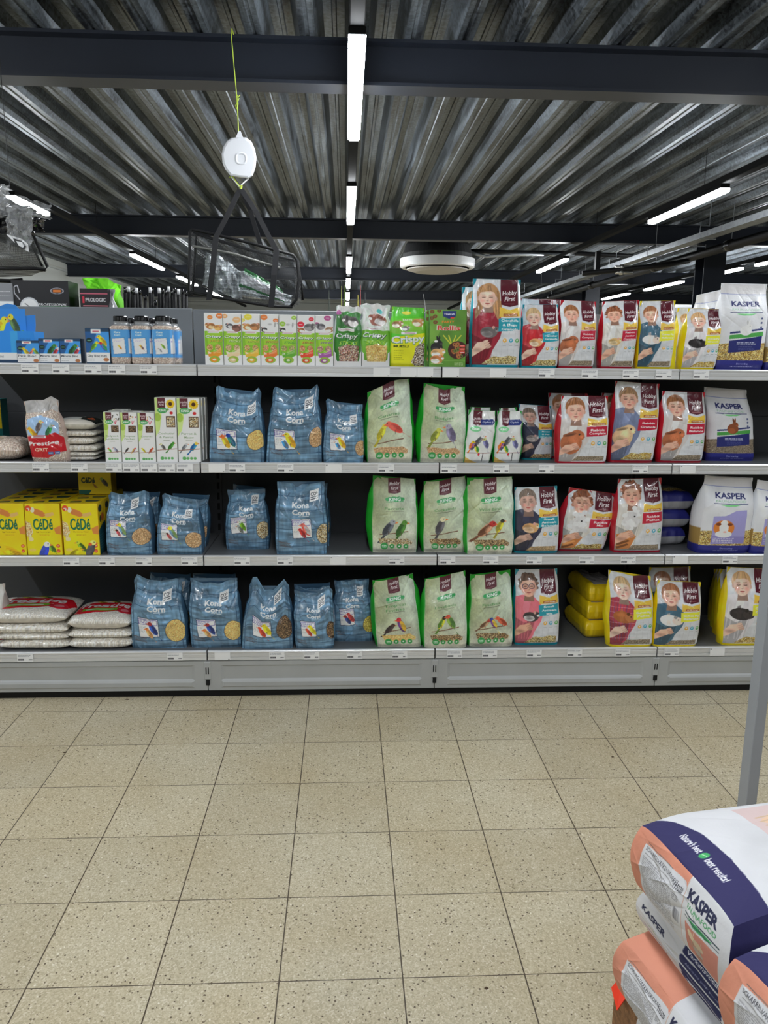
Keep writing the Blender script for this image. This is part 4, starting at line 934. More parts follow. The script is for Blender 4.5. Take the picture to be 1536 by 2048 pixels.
MB().tube([(1.62, 10.95, 2.88), (1.9, 11, 2.83), (2.3, 11, 2.86), (2.7, 11, 2.87), (3.1, 11, 2.86)], .022, 8).build('grey_pipe', M_GALV, t, True)
MB().tube([(1.62, 11.05, 2.9), (2.2, 11.1, 2.9), (3.2, 11.1, 2.9), (3.95, 11.1, 2.88)], .03, 8).build('black_pipe', M_BLACK, t, True)
# ------------------------------------------------------------------ columns, cable tray, pipes on the right
for (x, y, lab) in ((4.43, 9.75, 'dark navy steel column on the right, behind the white top shelf pack'), (4.55, 14.9, 'dark steel column farther back, left of the tall one')):
    pr = []; tf, tw, hh = .016, .012, .13
    mb = MB().box(x-.13, x+.13, y-.13, y-.114, 0, 2.844).box(x-.13, x+.13, y+.114, y+.13, 0, 2.844).box(x-.008, x+.008, y-.114, y+.114, 0, 2.844)
    tag(mb.build('steel_column', M_BEAM), lab, 'column')
mb = MB(); x0, z = 3.55, 2.66
t = thing('cable_tray', 'galvanised cable tray hanging along the right side', 'cable tray', (x0, 3, z))
MB().box(x0-.06, x0+.06, 3, 17.5, z, z+.004).box(x0-.064, x0-.06, 3, 17.5, z, z+.055).box(x0+.06, x0+.064, 3, 17.5, z, z+.055).build('tray', M_GALV, t)
for k in range(9):
    y = 5.2+1.35*k
    MB().tube([(x0+.075, y, z-.012), (x0-.09, y, z-.012), (x0-.09, y, z+.11), (x0+.0, y, z+.11)], .005, 6).tube([(x0, y, z+.11), (x0, y, ZD-.0005)], .004, 6).build('hanger', M_GALV, t)
t = thing('heating_pipe', 'thick black pipe with couplings running below the cable tray', 'pipe', (3.95, 3, 2.62))
MB().tube([(3.93, 3, 2.64), (3.95, 17.5, 2.64)], .045, 12).tube([(4.08, 3, 2.66), (4.1, 17.5, 2.66)], .03, 10).build('pipe', M_BLACK, t, True)
for y in (5.6, 8.2, 10.2, 12.8, 15.4):
    c_ = MB().tube([(3.93, y, 2.64), (3.93, y+.10, 2.64)], .058, 12).build('coupling', M_BLACKG, t, True)
    MB().tube([(3.95, y+.05, 2.69), (3.95, y+.05, ZD-.0005)], .004, 6).build('hanger', M_GALV, t)
t = thing('pipe_coupling', 'pair of bright metal pipe couplings below the tray on the right', 'pipe fitting', (3.3, 9.3, 2.5))
for zz in (2.46, 2.515): MB().tube([(3.08, 9.2, zz), (3.28, 9.2, zz)], .022, 10).tube([(3.13, 9.2, zz), (3.17, 9.2, zz)], .03, 10).build('metal_sleeve', mat('bright_zinc', rgb(190, 190, 186), .25, .9), t, True)
MB().tube([(2.7, 9.2, 2.44), (3.6, 9.2, 2.54), (3.93, 9.2, 2.6)], .03, 8).build('branch_pipe', M_BLACK, t, True)
# fan heater box far right and the suspended blower
t = thing('blower_unit', 'grey rounded blower hanging under the cable tray', 'blower', (2.72, 9.0, 2.36))
MB().lathe(0, 0, [(.001, -.10), (.07, -.09), (.14, -.03), (.16, .04), (.10, .06), (.001, .06)], 24).build('shade', M_GALV, t, True).location = (.05, .4, .17)
MB().box(2.88, 2.93, 9.3, 9.35, 2.44, 2.70).build('bracket', M_BLACK, t)
tag(MB().box(5.0, 7.6, 12.5, 13.1, 2.18, 2.34, 0, .05).build('ventilation_duct', M_WHITE), 'pale horizontal duct far right below the lamps', 'duct')
# grey post of the rack standing at the right edge
pA, pB = atY(1472, 1622, 2.0), atY(1490, 1622, 2.0)
x0, x1 = 1.151, 1.183
t = thing('rack_post', 'grey square steel post of a rack at the right picture edge', 'post', ((x0+x1)/2, 2.02, 0))
MB().box(x0, x1, 2.0, 2.047, .003, 2.2, 0, .002).build('post', M_GREYP, t); MB().box(x0-.03, x1+.03, 1.97, 2.08, 0, .006).build('foot_plate', M_GREYP, t)
# ------------------------------------------------------------------ goods on the shelves
SIDE = {'teal': (28, 138, 158), 'red': (166, 26, 40), 'yellow': (222, 192, 22)}
BL_ = (62, 92, 118)
def kona(label, sh, bl, br, tr, tl, bk, seed='millet', win=(.86, .68, .165, .19), tag_=(.77, .13), lab=(.13, .56), **k):
    return pouch(label, sh, bl, br, tr, tl, lambda c: P_kona(c, '', KB[bk], seed, win, tag_, lab), BL_, 'kona', k.pop('depth', .09), name='seed_bag', cat='bird seed bag', group=k.pop('group', 'blue bird seed bags'), **k)
def king(label, sh, bl, br, tr, tl, title, birds, seed='millet', **k):
    return pouch(label, sh, bl, br, tr, tl, lambda c: P_king(c, title, birds, seed, branch=k0.get('branch', True)), (16, 140, 30), 'king', k.pop('depth', .085), name='seed_bag', cat='bird seed bag', group='pale green bird seed bags', **k)
k0 = {}
def hobby(label, sh, bl, br, tr, tl, acc, title, who, pet, seed='muesli', **k):
    ic = k.pop('icons', ((230, 160, 60), (60, 150, 180), (90, 160, 90)))
    return pouch(label, sh, bl, br, tr, tl, lambda c: P_hobby(c, acc, title, who, pet, seed, ic), SIDE[acc], 'hobby', k.pop('depth', .08), name='food_bag', cat='pet food bag', group=k.pop('group', 'photo printed small animal food bags'), **k)
def kasper(label, sh, bl, br, tr, tl, pet, **k):
    side = [(206, 208, 212), (0, .12, (38, 40, 120)), (.12, .34, (150, 124, 70))]
    return pouch(label, sh, bl, br, tr, tl, lambda c: P_kasper(c, pet, seed=k0.get('seed', 'flake')), side, 'kasper', k.pop('depth', .10), name='food_bag', cat='pet food bag', group='white and navy small animal food bags', **k)
GIRL = dict(skin=(226, 186, 166), hair=(170, 128, 88), shirt=(140, 36, 52), style='long')
BOYT = dict(skin=(226, 184, 164), hair=(190, 160, 120), shirt=(176, 40, 48))
BOYR = dict(skin=(224, 172, 150), hair=(150, 100, 66), shirt=(196, 190, 188))
CURL = dict(skin=(222, 168, 144), hair=(140, 86, 60), shirt=(200, 196, 190), style='curly')
BALD = dict(skin=(226, 176, 152), hair=(150, 100, 70), shirt=(62, 96, 116))
GUIN = dict(skin=(228, 186, 166), hair=(196, 156, 112), shirt=(206, 202, 206))
GLAS = dict(skin=(216, 160, 136), hair=(96, 74, 60), shirt=(214, 110, 124), style='curly', glasses=True)
ADUL = dict(skin=(198, 160, 144), hair=(120, 104, 92), shirt=(52, 54, 74))
PLAID = dict(skin=(224, 186, 168), hair=(190, 160, 120), shirt=(170, 60, 76), plaid=True)
BROWN = ('rabbit', (172, 100, 66), (190, 122, 84)); BLACKPIG = ('pig', (38, 34, 38), (50, 44, 46)); WHITEPIG = ('pig', (222, 220, 220), (226, 196, 186))
# --- top shelf, left
def orlux_display():
    Y = 3.31; a = atY(-14, 723, Y); b = atY(67, 663, Y); z0 = SH[1]
    t = thing('display_carton', 'blue counter display carton with parrot header at the left end of top shelf', 'display box', ((a[0]+b[0])/2, Y+.06, z0), 'blue bird mineral packs')
    cv = Cv(110, 70, (40, 130, 215)); cv.rect(0, .68, 1, 1, (30, 60, 88)); cv.rect(0, .68, .62, .9, (226, 228, 230)); cv.text('mini', .18, .79, .05, (90, 90, 100), width=.16); cv.rect(.45, .0, .62, .68, (56, 150, 230)); cv.small(.66, .2, .95, .5, 3, (30, 90, 160), .9, .012)
    v, u = np.meshgrid(np.linspace(0, 1, 70), np.linspace(0, 1, 110), indexing='ij')
    patch('printed_front', np.stack([a[0]+(b[0]-a[0])*u, Y+0*u, z0+.001+(b[2]-z0)*v], -1), M_CARD, t, cv)
    MB().box(a[0], b[0], Y+.001, Y+.11, z0, b[2]).build('tray', mat('sky_blue_card', rgb(50, 136, 214), .45), t)
    pts = [(-14, 720), (-14, 640), (0, 612), (14, 607), (30, 610), (42, 622), (45, 632), (70, 630), (71, 650), (68, 700), (50, 720)]
    W3 = [atY(x, y, Y+.112) for x, y in pts]; n = len(W3)
    mb = MB(); mb.add([tuple(p) for p in W3]+[(p[0], p[1]+.003, p[2]) for p in W3], [list(range(n))[::-1], [n+i for i in range(n)]]+[[i, (i+1) % n, n+(i+1) % n, n+i] for i in range(n)])
    hd = mb.build('header_card', mat('sky_blue_card', (0, 0, 0)), t)
    # printed parrots as a thin layer of the header
    cv = Cv(100, 90, (46, 126, 198)); bird(cv, .2, .55, .6, (236, 200, 30), (240, 206, 50), (206, 170, 20), 1, .9); bird(cv, .66, .45, .5, (90, 120, 60), (226, 196, 40), (60, 80, 50), -1, 1.1); bird(cv, .72, .75, .4, (120, 90, 80), (80, 150, 80), (90, 70, 66), 1, .5)
    p, q = atY(-12, 690, Y+.111), atY(50, 618, Y+.111)
    v, u = np.meshgrid(np.linspace(0, 1, 90), np.linspace(0, 1, 100), indexing='ij')
    patch('printed_parrots', np.stack([p[0]+(q[0]-p[0])*u, Y+.1105+0*u, p[2]+(q[2]-p[2])*v], -1), M_CARD, hd, cv)
orlux_display()
def pxbox(label, xa, xb, yt, Y, d, paint, side, sh=1, **k):
    a, b = atY(xa, 720, Y)[0], atY(xb, 720, Y)[0]; zt = atY((xa+xb)/2, yt, Y)[2]
    if sh != 1: zb = SH[sh]
    return carton(label, a, b, Y, d, SH[sh], zt, paint, side, **k)
NAV = (30, 50, 74)
pxbox('small blue box with a yellow canary, lowest of the four', 35, 80, 681, 3.30, .05, lambda c: P_bloc(c, 'Pick Bloc', [(.42, .5, .4, (236, 196, 40), None, None, -1), (.62, .55, .3, (220, 120, 110), None, None, 1), (.85, .5, .35, (120, 160, 60), (236, 200, 50), None, -1)], .58), NAV, cat='mineral box', name='mineral_box', group='blue bird mineral packs')
for i, (a, b, q) in enumerate(((79, 121, 'left one beside the lowest box'), (121, 163, 'right one beside the tall box'))):
    pxbox('small blue box with green parrot, '+q, a, b, 677, 3.302, .05, lambda c: P_bloc(c, 'Mineral Bloc', [(.6, .45, .55, (40, 100, 50), (60, 130, 60), (30, 70, 40), 1), (.8, .52, .4, (200, 60, 70), (230, 230, 230), None, 1)], .6), NAV, cat='mineral box', name='mineral_box', group='blue bird mineral packs')
pxbox('tall blue box with yellow and rainbow finches', 173, 221, 656, 3.297, .05, lambda c: P_bloc(c, 'Clay Bloc mini', [(.72, .36, .5, (240, 206, 40), None, None, -1), (.75, .52, .42, (70, 70, 170), (190, 50, 50), (60, 150, 90), -1), (.36, .5, .4, (120, 180, 50), (236, 200, 40), (80, 130, 40), 1)], .68), NAV, cat='mineral box', name='mineral_box', group='blue bird mineral packs')
for i, (a, b) in enumerate(((219, 261), (261, 303), (303, 345))):
    lab = [[(.55, .62, .3, (230, 180, 40), (240, 200, 60), (200, 120, 60), -1)], [(.6, .62, .34, (226, 150, 40), (240, 190, 60), (110, 90, 110), -1)], [(.62, .6, .34, (130, 170, 60), (140, 180, 70), (100, 140, 50), -1), (.42, .68, .3, (180, 184, 190), None, None, -1)]][i]
    Yj = 3.298; xa, xb = atY(a, 720, Yj)[0], atY(b, 720, Yj)[0]; zt = atY(a+10, 632, Yj+.04)[2]
    q = ('leftmost, beside the tall blue box', 'middle one of the front three', 'rightmost, green bird on its label')[i]
    jar('clear seed jar with blue label and black cap, '+q, xa+.001, xb-.001, Yj, SH[1], zt, lab, 'seed jars on the top shelf')
    jar('clear seed jar with black cap in the back row, behind the '+('left', 'middle', 'right')[i]+' front jar', xa+.009, xb+.008, Yj+.105, SH[1], zt-.004, lab, 'seed jars on the top shelf', False)
# --- top shelf, stick cartons
ST = [((228, 140, 40), [(.35, .25, .5, (170, 110, 60), (226, 190, 140), -1, 0), (.75, .28, .45, (196, 140, 80), None, 1, 0)], [(.32, .08, .15, (226, 130, 60)), (.85, .05, .2, (220, 120, 60))], 'two brown rodents and orange halves'),
      ((214, 190, 150), [(.35, .24, .4, (90, 90, 96), (200, 200, 200), -1, 0), (.75, .28, .55, (110, 76, 66), None, 1, 0)], [(.1, .05, .15, (226, 150, 90)), (.75, .12, .22, (230, 170, 120))], 'dark chinchilla and degu'),
      ((226, 170, 60), [(.3, .25, .5, (196, 140, 80), (236, 220, 190), -1, 0), (.72, .25, .55, (150, 104, 66), None, 1, 0)], [(.35, .06, .22, (226, 200, 60)), (.06, .12, .12, (226, 200, 60))], 'two hamsters and yellow bubbles'),
      ((220, 110, 50), [(.2, .3, .35, (50, 48, 50), (230, 230, 230), -1, 0), (.65, .22, .6, (226, 226, 226), (240, 240, 240), 1, 1)], [(.2, .06, .2, (226, 120, 60)), (.85, .12, .15, (226, 120, 60))], 'white lop rabbit and orange bubbles'),
      ((90, 160, 50), [(.2, .3, .35, (50, 48, 50), (230, 230, 230), -1, 0), (.62, .22, .6, (220, 220, 220), (240, 240, 240), 1, 1)], [(.85, .06, .15, (140, 180, 60)), (.2, .18, .18, (140, 180, 60))], 'white lop rabbit and green bubbles'),
      ((210, 70, 40), [(.22, .3, .4, (170, 100, 60), (240, 230, 220), -1, 0), (.68, .24, .6, (110, 106, 106), (150, 146, 146), 1, 1)], [(.8, .08, .15, (206, 40, 60)), (.2, .18, .2, (206, 40, 60))], 'grey lop rabbit and red bubbles'),
      ((150, 80, 150), [(.3, .22, .5, (100, 98, 104), (150, 146, 150), -1, 1), (.78, .28, .45, (160, 120, 90), (230, 220, 210), 1, 0)], [(.68, .05, .2, (170, 70, 130)), (.08, .17, .14, (170, 70, 130))], 'grey lop rabbit and purple bubbles')]
EX = [410, 447.6, 484.6, 521.6, 558.4, 594.6, 630.6, 667]
for i, (col, pets, bb, q) in enumerate(ST):
    pxbox('green and white treat stick carton with '+q, EX[i]+.5, EX[i+1]-.3, 626+i*.8, 3.292, .05, lambda c: P_stick(c, col, pets, bb), (222, 222, 220), cat='treat box', name='treat_box', group='treat stick boxes on the top shelf', res=1.25)
for i, (xa, xb, yt, q) in enumerate(((669, 722, 612, 'dark green, left one'), (725, 778, 608, 'white topped with brown rodent, right one'))):
    def paint(c, i=i):
        c.a[:] = C(*((70, 130, 70), (214, 224, 214))[i]); c.mottle(.15, 5, 8); c.rect(0, .42, 1, .9, (60, 130, 50) if i == 0 else (110, 170, 60)); c.rect(0, 0, 1, .1, (214, 216, 216))
        rodent(c, .6, .26, .6, (100, 96, 94) if i == 0 else (150, 96, 84), (210, 206, 204), -1, lop=i == 0); c.ell((.1, .65)[i], .12, .11, .08, ((170, 90, 150), (80, 180, 180))[i]); c.rect(.1, .37, .7, .42, (230, 226, 228)); c.line(.2, .395, .6, .395, .02, (150, 70, 90))
        c.text('Crispy', .45, .5, .16, (30, 70, 50), width=.82, shear=.12, bold=.05); c.text('Crispy', .44, .495, .16, (226, 236, 236), width=.78, shear=.12, bold=.02); c.text('STICKS', .5, .61, .12, (170, 206, 70), width=.64, shear=.25, bold=.01)
        c.speck(c.pmask([(.15, .68), (.5, .64), (.9, .66), (.85, .96), (.2, .96)]), [(150, 90, 90), (190, 150, 120), (90, 70, 60), (200, 190, 170)] if i == 0 else SEEDS['golden'], 3)
    r = pouch('crinkled bag of treat sticks in a white tray, '+q, 1, (xa, 728), (xb, 729), (xb+3, yt+4), (xa+4-8*i, yt), paint, (200, 210, 206), 'kona', .05, name='treat_bag', cat='treat bag', group='treat bags in white trays', Y=3.30, dip=-.004, wr=1.3)
    mb = MB(); Y = 3.288; p = [atY(x, y, Y) for x, y in ((xa-1.3, 733), (xb+1.3, 733))]; z0 = SH[1]; X0, X1 = p[0][0], p[1][0]; H = .053
    n = 9; prof = [(X0, z0+H*1.15)]+[(X0+.008+(.006)*(1-math.cos(k/n*1.57)), z0+H*1.0-H*.62*math.sin(k/n*1.57)) for k in range(n+1)]+[(X1-.014+.006*math.sin(k/n*1.57), z0+H*.38+H*.62*(1-math.cos(k/n*1.57))) for k in range(n+1)]+[(X1, z0+H*1.15)]
    V = [(x, Y, z) for x, z in prof]+[(x, Y, z0+.0005) for x, z in prof]+[(x, Y+.0015, z) for x, z in prof]+[(x, Y+.0015, z0+.0005) for x, z in prof]; k = len(prof)
    F = [[i_, k+i_, k+i_+1, i_+1][::-1] for i_ in range(k-1)]+[[2*k+i_, 3*k+i_, 3*k+i_+1, 2*k+i_+1] for i_ in range(k-1)]+[[i_, i_+1, 2*k+i_+1, 2*k+i_] for i_ in range(k-1)]
    mb.add(V, F); mb.box(X0, X0+.0015, Y, Y+.07, z0+.0005, z0+H*1.1); mb.box(X1-.0015, X1, Y, Y+.07, z0+.0005, z0+H*1.1)
    tag(mb.build('display_tray', mat('white_card', rgb(226, 226, 226), .5)), 'white cut-out card tray around the '+('dark green' if i == 0 else 'white topped')+' treat bag', 'tray', 'white card trays')
pouch('bright green and yellow muesli bag with rodents', 1, (781, 733), (848, 734), (849, 616), (784, 613), P_muesli, (120, 190, 50), 'flat', .05, name='muesli_bag', wr=.6)
pxbox('green rabbit treat box with blue badge on top', 858, 931, 619, 3.293, .05, P_rollis, (86, 140, 50), name='treat_box', cat='treat box', group='green treat roll boxes')
pxbox('green treat roll box half hidden behind the front one, its left edge showing', 851, 921, 621, 3.345, .05, P_rollis, (86, 140, 50), name='treat_box', cat='treat box', group='green treat roll boxes')
# --- top shelf, right
hobby('teal chinchilla food bag second in line, peeking out left behind the big one', 1, (922, 728), (1010, 730), (1005, 574), (925, 574), 'teal', ['Chinchilla', '& Degu', 'Granola'], GIRL, ('small', (110, 104, 104), (150, 146, 146)), Y=3.385)
hobby('biggest bag on the top shelf, teal, girl looking down at a grey chinchilla', 1, (944, 733), (1037, 735), (1042, 559), (947, 557), 'teal', ['Chinchilla', '& Degu', 'Granola'], GIRL, ('small', (104, 98, 98), (140, 134, 134)), 'muesli')
hobby('teal hamster granola bag with boy in red pullover', 1, (1045, 734), (1115, 734), (1117, 609), (1046, 609), 'teal', ['Hamster', 'Granola'], BOYT, ('small', (214, 160, 110), (236, 220, 200)))
hobby('red bag behind the hamster granola bag, only its crumpled top showing', 1, (1050, 730), (1110, 730), (1106, 600), (1042, 597), 'red', ['Rabbit', 'Complete'], BOYR, BROWN, Y=3.40, wr=2.5)
hobby('red rabbit food bag with smiling child and brown rabbit, right of the teal ones', 1, (1119, 736), (1187, 737), (1193, 603), (1122, 600), 'red', ['Rabbit', 'Complete'], BOYR, BROWN, 'pellet')
hobby('red bag behind the smiling child bag, its red top edge showing', 1, (1085, 732), (1130, 733), (1142, 600), (1072, 598), 'red', ['Rabbit', 'Complete'], BOYR, BROWN, 'pellet', Y=3.41, wr=2.5)
hobby('red junior rabbit bag with curly haired child', 1, (1204, 736), (1266, 737), (1279, 600), (1206, 603), 'red', ['Rabbit', 'Junior', 'Complete'], CURL, ('small', (206, 170, 110), (226, 206, 170)), 'pellet', gl=.012)
hobby('yellow guinea pig bag with boy in blue shirt on the top shelf', 1, (1277, 737), (1342, 738), (1352, 601), (1281, 602), 'yellow', ['Guinea Pig', 'Balance'], BALD, WHITEPIG, 'pellet')
hobby('yellow guinea pig bag tucked behind the black guinea pig one on top shelf', 1, (1352, 736), (1400, 737), (1412, 617), (1356, 616), 'yellow', ['Guinea Pig', 'Granola'], GUIN, BLACKPIG, Y=3.40)
hobby('yellow bag with child holding a black guinea pig on the top shelf', 1, (1365, 740), (1430, 744), (1447, 618), (1377, 617), 'yellow', ['Guinea Pig', 'Granola'], GUIN, BLACKPIG, 'flake', Y=3.288, gl=.012)
kasper('white and navy food pack lying on its side behind the top shelf yellow bags', 1, (1380, 725), (1450, 725), (1448, 578), (1395, 590), (206, 206, 210), Y=3.50, wr=2)
kasper('large white rabbit food bag with navy foot on the top shelf', 1, (1434, 738), (1526, 741), (1536, 568), (1445, 566), (232, 232, 232), gl=.01)
kasper('white food bag cut off by the right picture edge on the top shelf', 1, (1533, 742), (1610, 742), (1620, 600), (1545, 600), (232, 232, 232))
# --- second shelf, left
for i in range(2):
    carton('yellow and teal carton at the left end of second shelf, '+('in front' if i == 0 else 'behind the front one'), -1.66, -1.545+.012*i, 3.52+.075*i, .07, SH[2], SH[2]+.24, lambda c: (c.a.__setitem__(slice(None), C(226, 184, 24)), c.rect(0, .55, 1, 1, (20, 96, 96)), c.ell(.7, .25, .12, .12, (60, 40, 20)), c.ell(.4, .45, .2, .1, (200, 120, 50))), (22, 92, 92), group='yellow and teal cartons')
pillow('clear bag of pinkish grit lying flat at the left end of second shelf', -1.475, 3.42, SH[2], .27, .24, .085, (176, 150, 140), tex='grit', cat='grit bag', name='grit_bag', res=90, seed=4, p=4)
pouch('clear red printed grit bag with three parrots standing on second shelf', 2, (64, 925), (134, 924), (114, 792), (46, 803), P_grit, (180, 160, 150), 'kona', .06, name='grit_bag', cat='grit bag', dip=.0, wr=.8, tops=[(0, 46, 803), (.25, 62, 800), (.6, 84, 800), (.85, 106, 792), (1, 114, 800)])
tone = [(190, 184, 170), (186, 178, 166), (196, 190, 178), (190, 184, 174), (186, 180, 168)]
lz = [(0, .018), (.018, .018), (.037, .03), (.068, .03), (.10, .024)]
for i, (z, hh) in enumerate(lz):
    pillow('small flat clear grit bag in the low stack, '+('bottom one', 'second from bottom', 'middle one', 'fourth from bottom', 'under the green labelled one')[i], -1.135+.004*(i % 3), 3.39, SH[2]+z, .178, .14, hh, tone[i], tex='sand', cat='grit bag', name='grit_bag', group='small flat grit bags', res=60, seed=i+20, p=5)
def P_gt(c):
    c.a[:] = C(190, 186, 176); c.poly([(.25, .0), (1, .05), (1, .5), (.6, .62), (.2, .5)], (30, 84, 60)); c.poly([(.1, .45), (.6, .35), (.55, .8), (.05, .85)], (206, 208, 204)); c.poly([(.6, .3), (1, .3), (1, .9), (.6, .8)], (36, 40, 38)); c.ell(.8, .6, .1, .1, (196, 90, 50)); c.poly([(.7, 0), (1, 0), (1, .3)], (206, 200, 170))
pillow('flat grit bag with dark green label on top of the small stack', -1.13, 3.40, SH[2]+.126, .172, .15, .05, (180, 178, 168), top=P_gt, cat='grit bag', name='grit_bag', group='small flat grit bags', res=70, seed=31, p=3)
BX = [(['Budgies &', 'Lovebirds'], [(.3, .76, .3, (120, 170, 60), (220, 90, 60), (90, 150, 60), -1), (.68, .76, .4, (150, 150, 170), (170, 170, 180), (110, 110, 130), -1)], 'budgie and lovebird print'), (['Tropical', 'Finches'], [(.3, .76, .28, (60, 50, 50), None, None, 1), (.72, .76, .3, (100, 50, 120), (210, 60, 60), (210, 170, 60), 1)], 'tropical finch print'), (['Canaries'], [(.28, .76, .3, (226, 206, 50), None, None, -1), (.72, .76, .34, (220, 90, 60), None, None, 1)], 'canary print')]
ex = [(210, 243), (243.6, 277.5), (278, 312)]
for i, (t_, b_, q) in enumerate(BX):
    for r in range(2 if i else 3):
        Y = 3.293+.045*r+(0 if r == 0 else .002)
        w = atY(ex[i][0], 900, 3.293)[0], atY(ex[i][1], 900, 3.293)[0]
        carton('small white seed stick box with '+q+('' if r == 0 else ', row behind' if r == 1 else ', last row'), w[0]+.006*r, w[1]+.006*r-.001, Y, .043, SH[2], atY(228, 824+i*.5, 3.293)[2]+.002*r, lambda c: P_kingbox(c, t_, b_), (218, 220, 214), cat='treat box', name='stick_box', group='white seed stick boxes', res=1.2 if r == 0 else .4)
for i, (a, b, t_, b_, q) in enumerate(((313, 355.5, ['Cockatiel', '& Parrot'], [(.32, .76, .34, (110, 106, 106), (220, 216, 170), (80, 78, 78), -1), (.7, .75, .42, (70, 140, 50), None, (50, 110, 40), 1)], 'cockatiel and green parrot'), (356.5, 402, ['Parrot &', 'Macaw'], [(.28, .76, .36, (130, 134, 140), (190, 190, 190), (100, 104, 110), 1), (.68, .76, .46, (40, 130, 160), (220, 190, 70), (30, 90, 150), 1)], 'grey parrot and macaw'))):
    w = atY(a, 900, 3.293)[0], atY(b, 900, 3.293)[0]
    for r in range(3):
        carton('tall white seed stick box with '+q+('', ', second in line', ', third in line')[r], w[0]+.004*r, w[1]+.004*r-.001, 3.293+.05*r, .047, SH[2], atY(330, 795+i, 3.293)[2]-.001*r, lambda c: P_kingbox(c, t_, b_, True), (216, 218, 212), cat='treat box', name='stick_box', group='white seed stick boxes', res=1.2 if r == 0 else .4)
# --- second shelf, blue bags and green bags
kona('blue seed bag with lovebird label, leftmost on second shelf', 2, (418, 926), (528, 928), (521, 776), (432, 772), 'lovebird', tops=[(0, 431, 774), (.06, 435, 771), (.3, 458, 780), (.55, 480, 787), (.8, 503, 787), (.95, 520, 775), (1, 522, 785)], tag_=(.80, .22), seed='golden')
kona('blue seed bag with yellow bird label, second from left on second shelf', 2, (532, 926), (643, 927), (638, 772), (546, 776), 'budgie', tops=[(0, 545, 780), (.05, 547, 773), (.35, 575, 783), (.55, 592, 785), (.85, 622, 777), (.96, 634, 768), (1, 637, 778)], tag_=(.80, .17), win=(.9, .66, .13, .18))
kona('smaller blue seed bag with yellow bird label next to the canary bag', 2, (647, 926), (726, 926), (726, 812), (652, 798), 'budgie', win=(.93, .74, .14, .2), tops=[(0, 652, 802), (.05, 655, 797), (.5, 690, 810), (.7, 700, 810), (1, 727, 809)], tag_=(.75, .23), lab=(.16, .53))
king('pale green canary seed bag with yellow and red canary', 2, (735, 926), (824, 925), (819, 757), (735, 785), 'Canaries', [(.32, .60, .34, (200, 186, 50), (206, 196, 70), (170, 160, 40), 1, 1.1), (.62, .56, .38, (220, 84, 70), (222, 96, 80), (190, 70, 60), -1, .6)], 'millet', tops=[(0, 733, 785), (.35, 762, 772), (.55, 785, 763), (.7, 795, 760), (1, 820, 757)], gl=.014, gr=.014)
king('pale green budgie seed bag with green and grey budgies', 2, (840, 926), (928, 925), (930, 775), (848, 768), 'Budgies', [(.32, .63, .34, (170, 170, 60), (190, 190, 80), (120, 130, 50), 1, 1.1), (.66, .60, .42, (130, 124, 150), (160, 156, 170), (100, 94, 120), -1, 1.2)], 'millet', tops=[(0, 847, 766), (.2, 862, 772), (.5, 888, 780), (.75, 910, 775), (1, 931, 774)], gl=.022, gr=.01)
def P_ks(c):
    c.a[:] = C(206, 208, 206); c.mottle(.05, 4, 6); hf_logo(c, .18, .5, .26); c.poly([(.45, .17), (.9, .16), (1, .22), (.9, .27), (.45, .27)], (30, 46, 110)); c.text('Opfok', .68, .215, .06, (236, 238, 246), width=.34, bold=.02)
    c.ell(.28, .345, .2, .11, (110, 190, 130)); c.text('KING', .28, .345, .08, (244, 248, 244), width=.26, bold=.03)
    bird(c, .45, .56, .46, (110, 112, 116), (210, 210, 210), (80, 82, 86), 1, 1.0); bird(c, .72, .62, .42, (120, 120, 160), (190, 190, 130), (90, 90, 130), -1, 1.2); bird(c, .2, .66, .34, (110, 50, 130), (220, 190, 40), (226, 120, 50), 1, 1.2); bird(c, .4, .72, .34, (220, 190, 40), (60, 40, 60), (60, 140, 60), -1, 1.2)
    c.line(.05, .8, .95, .8, .02, (120, 60, 50)); c.ell(.5, .83, .04, .05, (196, 40, 50)); c.line(.65, .8, .66, .97, .03, (70, 70, 74)); c.poly([(0, .88), (.25, .95), (.5, 1), (0, 1)], (206, 170, 90))
for i, (bl, br, tr, tl, q) in enumerate((((930, 925), (979, 927), (992, 822), (938, 820), 'left one'), ((989, 926), (1039, 925), (1044, 822), (996, 822), 'right one'))):
    pouch('small white bag with many finches and blue badge, '+q, 2, bl, br, tr, tl, P_ks, (30, 140, 50), 'hobby', .05, cat='bird seed bag', name='seed_bag', group='small white bird food bags', wr=1.6, gr=.01)
    pouch('small white bag behind the '+q+' of the two with finches', 2, (bl[0]+3, bl[1]-5), (br[0], br[1]-5), (tr[0]-10, tr[1]-7), (tl[0]+4, tl[1]-6), P_ks, (30, 140, 50), 'hobby', .05, cat='bird seed bag', name='seed_bag', group='small white bird food bags', Y=3.365, res=.5)
hobby('teal mouse and rat food bag standing back between the white and red bags', 2, (1045, 920), (1104, 920), (1103, 812), (1038, 808), 'teal', ['Mouse', '& Rat', 'Granola'], ADUL, ('small', (140, 130, 130), (200, 190, 186)), 'mixed')
for j, (x, q) in enumerate(((1098, 'left of'), (1205, 'right behind'))):
    hobby('dark red bag standing back '+q+' the freckled boy bag on second shelf', 2, (x, 905), (x+76, 905), (x+78, 787), (x, 786), 'red', ['Rabbit', 'Complete'], BOYR, BROWN, 'pellet', Y=3.47, res=.6)
hobby('red edged bag with freckled boy holding a brown rabbit, second shelf', 2, (1119, 930), (1212, 931), (1217, 792), (1124, 792), 'red', ['Rabbit', 'Complete'], BOYR, BROWN, 'pellet', gl=.018, Y=3.286)
